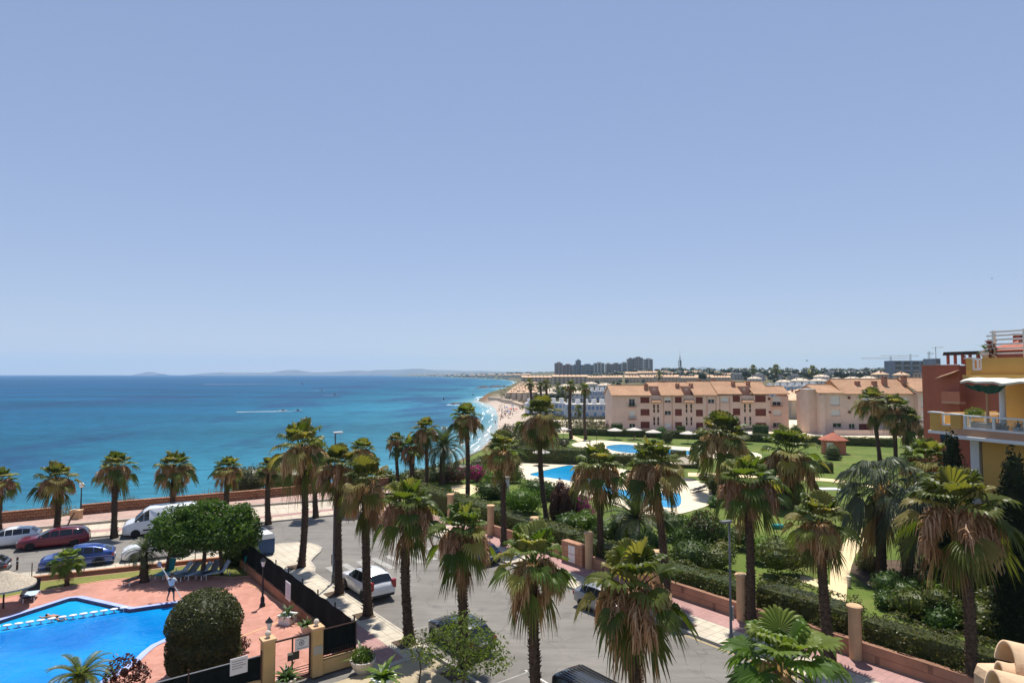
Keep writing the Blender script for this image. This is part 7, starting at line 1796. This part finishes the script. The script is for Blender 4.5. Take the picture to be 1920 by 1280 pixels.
    for lab, u, v, R, h, mat in (('leafy bush behind the flat capped pillar and hedge', 1062, 1000, 1.5, 1.2, 'shrub'), ('bright leafy bush below the magenta bush', 1095, 1003, 1.7, 1.3, 'shrub_bright'), ('leafy bush between the two crowns before the middle pool', 1135, 1020, 1.6, 1.2, 'shrub'), ('dark bush at the foot of the low date palm', 1215, 1040, 1.7, 1.3, 'shrub'),
                                   ('rounded bright bush beside the leaning palm crown', 1262, 1012, 1.9, 1.6, 'shrub'), ('bright bush at the lawn edge near the small cycad', 1290, 1000, 1.3, 1.0, 'shrub_bright'), ('large dark bush behind the dense street hedge', 1300, 1070, 2.0, 1.6, 'shrub'), ('bush behind the rounded hedge by the lamp', 1345, 1075, 1.7, 1.4, 'hedge'),
                                   ('dark bush under the slim palm by the garden path', 1460, 1085, 1.9, 2.0, 'hedge'), ('dark bush close to the lower garden path', 1495, 1078, 1.2, 1.6, 'hedge'), ('low dark bush at the top of the shaded bed', 1632, 1072, 1.3, .7, 'hedge'), ('spreading dark bush in the shaded bed', 1690, 1120, 1.7, .8, 'shrub'), ('dark bush between the grey green palm trunks', 1740, 1110, 1.6, 1.1, 'hedge'),
                                   ('yellowish bush in the shaded bed', 1768, 1128, 1.1, .9, 'lime'), ('dark bush beside the big palm trunk', 1800, 1120, 1.7, 1.5, 'hedge'), ('dark bush under the villa wall', 1862, 1110, 2.2, 2.2, 'hedge'), ('dark bush at the near corner of the shaded bed', 1880, 1180, 1.7, 1.5, 'hedge'), ('dense dark bush in the middle of the shaded bed', 1722, 1160, 1.6, 1.2, 'hedge'), ('low mixed bush along the hedge by the shaded bed', 1775, 1172, 1.5, 1.0, 'shrub'), ('dark bush in front of the big palm trunk', 1838, 1190, 1.5, 1.3, 'hedge'), ('low dark bush at the lawn rim of the shaded bed', 1668, 1140, 1.0, .6, 'shrub'), ('leafy bush on the lawn side of the leaning palm', 1285, 1040, 1.8, 1.5, 'shrub'), ('round bush between the lawn cycad and the street lamp palm', 1385, 1030, 1.5, 1.3, 'shrub'), ('bright bush beside the palm by the tall street lamp', 1430, 1055, 1.3, 1.2, 'shrub_bright'), ('brown green bush by the palm in front of the middle pool', 1165, 1000, 1.4, 1.2, 'hedge'), ('low bush at the end of the middle pool terrace', 1345, 950, 1.2, .8, 'shrub'), ('leafy bush on the lawn before the broad wind-combed palm', 1590, 975, 1.5, 1.0, 'hedge'), ('dark bush under the bushy tan bearded palm', 1470, 950, 2.0, 1.3, 'hedge'), ('dark bush under the bushy palm at the back pool', 1350, 925, 2.0, 1.2, 'hedge'), ('brownish bush by the white table', 1590, 925, 1.5, 1.0, 'hedge'),
                                   ('olive bush on the lawn below the thatched parasol', 1330, 905, 1.2, .8, 'scrub'), ('grey olive bush beside the pinkish parasol', 1058, 838, 1.4, 1.1, 'scrub')):
        rr = random.Random(int(u)); B(lab, u, v, rnd_lumps(5, R, h * .8, rr), int(900 * R), .12, mat)
    rr = random.Random(4); B('tall bush with reddish tips behind the dense street hedge', 1322, 1048, [(0, 0, 2.0, 1.5, 1.4, 1.6), (1.0, .2, 1.6, 1.2, 1.2, 1.3), (-.9, 0, 1.5, 1.1, 1.1, 1.3)], 3000, .13, 'shrub', extra=('maroon', [(0, 0, 2.6, 1.3, 1.2, 1.1)], 500, .11))
    for lab, u, v, h, w in (('dark narrow cypress in front of the ochre villa corner', 1795, 1130, 10.4, 1.15), ('dark cypress at the photo edge before the ochre wall', 1915, 1235, 10.2, 1.3)):
        t = thing('cypress_tree', lab, 'cypress', g(u, v)); mb = MB(); L = [(0, 0, h * f, w * q, w * q, h * .17) for f, q in ((.14, .85), (.28, 1.0), (.43, 1.0), (.58, .9), (.72, .7), (.85, .42))]
        core(mb, L, .75); ell_leaves(mb, L, 6500, .13, .3, .7); mb.build('crown', M['cypress'], t); MB().tube([(0, 0, -.1), (0, 0, h * .5)], [.16, .05], 8).build('trunk', M['bark'], t)
    # dry grass on the cliff top behind the sea wall, scrub on the slopes
    mb = MB(); pts = []
    for k in range(2600):
        f = rng.random(); p = g(-120, 996).lerp(g(500, 936), f) + V3((-.5, .85, 0)) * rng.uniform(.5, 6.5); h = rng.uniform(.3, 1.15) * (.5 + noise.noise(V3((p.x * .3, p.y * .3, 0)))); 
        if h < .15: continue
        a = rng.uniform(0, 6.28); w = V3((cos(a), sin(a), 0)) * .05; e = p + V3((rng.gauss(0, .18), rng.gauss(0, .18), h))
        mb.add([p - w, p + w, e], [(0, 1, 2)])
    o = mb.build('dry_grass', M['dry']); tag(o, 'dry yellow grass on the cliff edge behind the sea wall', 'dry grass', None, 'stuff')
    mb = MB()
    for k in range(1500):
        u = rng.uniform(935, 1150); v = rng.uniform(730, 845); p = G(u, v, 900)
        if p.z < -4.9 or (p.y < 152 and p.x > 8): continue
        R = rng.uniform(.5, 1.6); ell_leaves(mb, [(p.x, p.y, p.z + R * .4, R, R, R * .8)], 46, .26)
    o = mb.build('slope_scrub', M['scrub']); tag(o, 'olive scrub covering the slope above the beach', 'scrub', None, 'stuff')
    mb = MB()
    for k in range(560):
        u = rng.uniform(1085, 1960); Y = rng.uniform(620, 1250); x = (u - 960) * Y / F
        if u < 1240 and Y < 1000: continue
        z = float(terrain(np.array([x]), np.array([Y]))[0]); R = rng.uniform(3.5, 6.5); h = rng.uniform(6, 11) * (1.0 if u > 1230 else .8)
        l = [(x, Y, z + h * .6, R, R, h * .42), (x + R * .6, Y, z + h * .5, R * .7, R * .7, h * .3)]; core(mb, l, .8); ell_leaves(mb, l, 60, 1.0)
    for k in range(260):
        u = rng.uniform(775, 1060); Y = rng.uniform(3200, 5200); x = (u - 960) * Y / F
        z = float(terrain(np.array([x]), np.array([Y]))[0])
        if z < -2: continue
        R = rng.uniform(7, 14); l = [(x, Y, z + R * .35, R * 1.5, R, R * .5)]; core(mb, l, .9); ell_leaves(mb, l, 20, 2.5)
    o = mb.build('far_wood', M['wood_far']); tag(o, 'dark belt of trees along the far ridge', 'wood', None, 'stuff')
    # single trees and little palms among the far houses
    proto = broad_tree('round_tree', 'round dark tree standing among the far houses', (0, -500, -60), [(0, 0, 4.2, 2.5, 2.5, 2.2), (1.5, 0, 3.6, 1.7, 1.7, 1.5), (-1.4, .5, 3.5, 1.6, 1.6, 1.5)], 700, .38, 'wood_far', [((0, 0, -1), (0, 0, 3), .25)], k=.75)
    for u, v in [(1455, 722), (1475, 721), (1498, 724), (1515, 720), (1540, 722), (1560, 717), (1585, 716), (1610, 718), (1640, 716), (1390, 708), (1430, 709), (1465, 707), (1495, 707), (1530, 707), (1555, 705), (1605, 704), (1645, 704), (1680, 704), (1160, 727), (1180, 712), (1230, 706), (1262, 706), (1290, 703), (1330, 706), (1112, 738), (1075, 748), (1100, 757), (1066, 752), (1036, 756), (1010, 752), (1000, 742), (985, 738), (1106, 728), (1120, 724), (1128, 737), (1150, 722), (1163, 719), (1175, 720), (1206, 719), (1226, 712), (1255, 716), (1105, 745), (1085, 735), (1062, 728), (1040, 738), (1050, 752), (1030, 745), (1020, 760), (1346, 712), (1360, 712), (1400, 716), (1412, 712), (1445, 716), (1470, 716), (1505, 716), (1540, 715), (1570, 712), (1605, 713), (1630, 712), (1440, 708), (1580, 703), (1620, 703), (1660, 708), (1140, 730), (1095, 752), (1118, 748), (1300, 710), (1320, 712)]:
        p = G(u, v); k = rng.uniform(.6, 1.05) * (1 if p.y > 350 else .7); dup(proto, p, rng.uniform(0, 6), None, 'trees among the far houses', k)
    for c in list(proto.children): bpy.data.objects.remove(c)
    bpy.data.objects.remove(proto)
    for u, v, w, l in ((1085, 790, 22, 'small palm beside the twin tall palms'), (1092, 748, 20, 'little palm between the white house rows'), (1056, 756, 22, 'little palm beside the long sand block'), (1046, 748, 20, 'little palm on the hillside above the palm trio'), (1455, 714, 22, 'little palm by the grey flat houses'), (1412, 713, 18, 'little palm before the grey flat houses'), (1524, 716, 22, 'little palm close to the pale terrace row'), (1236, 724, 16, 'little palm on the slope of tiled rows')):
        p = G(u, v); vg = v - 22; palm('fan_palm', l, (u, vg), tuple(p), w, 'fan%d' % (u % 6), None, .25, rough=False, stalks=False)

# ------------------------------------------------------------------ people, beach, boats, birds
def people_and_sea():
    pose = dict(STAND, shl=(-.19, 0, 1.38), ell=(-.42, .16, 1.3), wrl=(-.6, .34, 1.4), elr=(.28, .16, 1.12), wrr=(.06, .36, 1.12), knl=(-.2, .06, .5), anl=(-.3, .02, .08), knr=(.13, .03, .5), anr=(.18, -.02, .08))
    B = g(321, 1128, .235); person('pool cleaner in white shirt and black shorts holding a long pole', B, pi - .1 + pi, pose, 'skin_tan', 'cloth_white', 'cloth_black')
    t = thing('cleaning_pole', 'long pale pole held by the pool cleaner', 'pole', B, -.1); MB().tube([(-1.05, .45, 2.0), (-.6, .385, 1.47), (.06, .3, .75), (.75, .1, -.02)], .022, 7).build('shaft', M['whitepl'], t); MB().box(-1.25, -1.0, .41, .49, 1.95, 2.25, bev=.03).build('handle', M['greymetal'], t)
    swim = dict(LIE, ell=(-.3, .75, .12), wrl=(-.25, 1.0, .12)); B = g(104, 1160, -.02); person('swimmer lying on the water of the shallow pool corner', B - V3((0, 0, .05)), 1.15, swim, 'skin', None, 'cloth_black')
    # beach: wall, rocks, bathers, umbrellas
    def Bz(u, v):
        p = G(u, v, 900); return p
    line = [Bz(918, 750), Bz(940, 752), Bz(962, 757), Bz(980, 762)]
    t = thing('beach_wall', 'pale retaining wall with a walkway behind the beach', 'wall', line[0]); mb = MB()
    for a, b in zip(line[:-1], line[1:]):
        d = b - a; ang = atan2(d.y, d.x); L = sqrt(d.x ** 2 + d.y ** 2); q = a - line[0]; mb.box(0, L, -1.2, 1.2, -3, 1.7, ang, (q.x, q.y, q.z))
    mb.build('wall', M['house_sand'], t)
    def rocks(label, pts, n, r, seed, name='rock_heap'):
        rr = random.Random(seed); o = thing(name, label, 'rocks', pts[0]); mb = MB()
        for k in range(n):
            f = rr.random() * (len(pts) - 1); i = min(int(f), len(pts) - 2); p = V3(pts[i]).lerp(V3(pts[i + 1]), f - i) - V3(pts[0]); R = r * rr.uniform(.4, 1.2)
            prof = [(.05, -.7), (.8, -.5), (1, 0), (.7, .5), (.1, .75)]; m2 = MB(); m2.lathe([(a * R, z * R) for a, z in prof], 7, (0, 0, 0))
            mb.add([(x * rr.uniform(.75, 1.2) + p.x + rr.gauss(0, r * .5) * 0, y * rr.uniform(.75, 1.2) + p.y, z * rr.uniform(.7, 1.1) + p.z) for x, y, z in m2.v], m2.f)
        mb.build('rocks', M['rock'], o); return o
    rocks('dark rocky point at the far end of the beach', [g(902, 751, SEA), g(910, 748, SEA), g(920, 749, SEA + 1)], 26, 2.2, 1)
    rocks('low dark reef awash in the sea off the beach', [g(846, 757.5, SEA), g(862, 756.5, SEA), g(872, 757, SEA)], 16, 1.5, 2)
    rocks('long low rocky breakwater beyond the bay', [g(893, 727, SEA), g(915, 726, SEA), g(940, 725.5, SEA), g(960, 725, SEA)], 46, 3.2, 3)
    rocks('rusty rocks at the foot of the cliff by the beach', [G(956, 800, 600), G(962, 812, 600), G(968, 822, 600)], 14, 1.1, 5)
    fo = MB(); 
    for u, v, w in ((843, 759, 16), (858, 759.5, 20), (868, 756, 14), (884, 729, 10), (905, 728.5, 22), (930, 728, 26)):
        c = g(u, v, SEA + .08); k = c.y / F; fo.add([(c.x - w * k * .5 + w * k * i / 8, c.y + rng.uniform(-2, 2) + (6 if j else 0) * sin(pi * i / 8), SEA + .08) for j in (0, 1) for i in range(9)], [(i, i + 1, 10 + i, 9 + i) for i in range(8)])
    tag(fo.build('reef_foam', M['whitepl']), 'white foam around the reef and breakwater', 'foam', None, 'stuff')
    protos = []
    for pz, sk, sh, so in ((STAND, 'skin', None, 'cloth_red'), (WALK, 'skin_tan', None, 'cloth_blue'), (SIT, 'skin', None, 'cloth_black'), (LIE, 'skin_tan', None, 'cloth_red'), (STAND, 'skin', 'cloth_white', 'cloth_blue')):
        protos.append(person('bather on the beach', (0, -500, -70), 0, pz, sk, sh, so))
    rr = random.Random(21); lab = {0: 'bather standing on the pale beach in red trunks', 1: 'bather walking on the pale beach in blue trunks', 2: 'bather sitting on the pale beach', 3: 'bather lying on the pale beach', 4: 'bather in a white shirt standing on the pale beach'}
    for i in range(52):
        f = rr.random(); u = 934 + 36 * f + rr.gauss(0, 6); v = 762 + rr.random() ** 1.3 * (24 if u < 962 else 12)
        p = G(u, v, 900)
        if p.z > -4.6 or p.z < -6.95: continue
        k = i % 5; dup(protos[k], p, rr.uniform(0, 6.3), lab[k], 'bathers on the beach')
    for u, v in ((938, 790), (929, 796), (947, 806), (935, 818)): dup(protos[1], G(u, v, 900), rr.uniform(0, 6), 'bather strolling along the waterline of the beach', 'bathers at the waterline')
    for pr in protos:
        for c in list(pr.children): bpy.data.objects.remove(c)
        bpy.data.objects.remove(pr)
    for i, (u, v, m) in enumerate(((950, 770, 'cloth_blue'), (957, 773, 'cloth_red'), (946, 775, 'parasol_grey'), (963, 770, 'parasol_grey'), (954, 778, 'cloth_blue'), (968, 774, 'cloth_red'), (941, 768, 'parasol_grey'), (960, 766, 'cloth_blue'))):
        t = parasol('small beach umbrella among the bathers', (980, 900), 1.1, 1.9, .4, m, 'beach umbrellas'); t.location = G(u, v, 900)
    # boats
    def boat(label, u, v, L, rz, wake=0, mat='whitepl'):
        p = g(u, v, SEA); t = thing('motor_boat', label, 'boat', p, rz); mb = MB(); S_ = [(-.5, .17), (-.2, .2), (.15, .17), (.4, .08), (.5, .005)]; P = []; fs = []
        for x, w in S_:
            for yy, z in ((-w * .55, -.04), (-w, .11 + max(0, x) * .1), (w, .11 + max(0, x) * .1), (w * .55, -.04)): P.append((x * L, yy * L, z * L))
        for k in range(4):
            for j in range(4): a, b = k * 4 + j, k * 4 + (j + 1) % 4; fs.append((a, b, b + 4, a + 4))
        fs.append((0, 3, 2, 1)); mb.add(P, fs); mb.build('hull', M[mat], t); MB().box(-.18 * L, .12 * L, -.1 * L, .1 * L, .12 * L, .26 * L, bev=.03 * L).build('cabin', M['carglass'], t)
        if wake:
            m2 = MB(); n = 12
            for i in range(n):
                x0, x1 = -.5 * L - wake * i / n, -.5 * L - wake * (i + 1) / n; w0, w1 = L * .16 + wake * .022 * i / n * 2, L * .16 + wake * .022 * (i + 1) / n * 2
                for s_ in (-1, 1): m2.quad((x0, s_ * w0, .12), (x1, s_ * w1, .12), (x1, s_ * w1 * .3, .12), (x0, s_ * w0 * .3, .12))
            m2.build('wake', M['whitepl'], t)
    boat('fast boat with a long white wake far out at sea', 566, 720, 9, .1, 190); boat('first of two small boats heading along the weed band', 531, 771, 4.5, .25, 22); boat('second small boat following along the weed band', 559, 771, 4.5, .25, 30)
    boat('tiny white boat between the long wake and the bay', 628, 741, 6, .4, 8); boat('tiny boat nearest the horizon under the hills', 672, 710, 12, .0, 50); boat('tiny pale boat below the end of the long wake', 604, 732, 6, .3, 12)
    for u, v, l in ((887, 741, 'dark buoy off the rocky point'), (832, 749, 'dark swimmer buoy off the reef')):
        t = thing('buoy', l, 'buoy', g(u, v, SEA)); MB().lathe([(.3, -.3), (.7, .1), (.55, .7), (.15, 1.6), (.001, 1.8)], 10).build('float', M['trimblack'], t); MB().lathe([(.16, 1.5), (.2, 1.9), (.001, 2.0)], 8).build('topmark', M['cloth_red'], t)
    # birds over the villa and the tree belt
    for u, v, Y, s, l in ((1860, 522, 150, .5, 'larger dark bird gliding above the villa'), (1905, 519, 160, .5, 'dark bird beside the larger one at the photo edge'), (1762, 548, 190, .45, 'small dark bird lower in the open sky'), (1513, 676, 150, .75, 'dark bird low above the tree belt')):
        p = at(u, v, Y); t = thing('bird', l, 'bird', p, rng.uniform(0, 6)); mb = MB()
        prof = [(-.5, .01), (-.35, .05), (-.05, .085), (.2, .08), (.35, .05), (.42, .055), (.48, .03), (.55, .004)]; P = []; fs = []
        for x, r in prof:
            for i in range(8): a = 2 * pi * i / 8; P.append((x * s, r * s * cos(a), r * s * sin(a)))
        for k in range(len(prof) - 1):
            for i in range(8): j = (i + 1) % 8; fs.append((k * 8 + i, k * 8 + j, k * 8 + 8 + j, k * 8 + 8 + i))
        mb.add(P, fs)
        for sg in (-1, 1):
            W = [(0, .06), (.0, .35), (-.05, .7), (-.2, 1.0)]; Q = []
            for k, (x, y) in enumerate(W):
                z = .04 + .22 * sin(y * 2.2) * (1 if sg > 0 else .9); c = (.24, .22, .15, .02)[k]; Q += [((x + c * .5) * s, sg * y * s, z * s), ((x - c * .5) * s, sg * y * s, z * s)]
            for k in range(3): mb.quad(Q[2 * k], Q[2 * k + 1], Q[2 * k + 3], Q[2 * k + 2])
        mb.add([(-.45 * s, 0, 0), (-.75 * s, -.12 * s, 0), (-.75 * s, .12 * s, 0)], [(0, 1, 2)]); mb.build('body', M['bird'], t)

setting(); furniture(); vehicles(); planting(); people_and_sea(); block_a(); block_b(); terracotta_house(); ochre_villa(); hut(); town(); sky_and_camera()
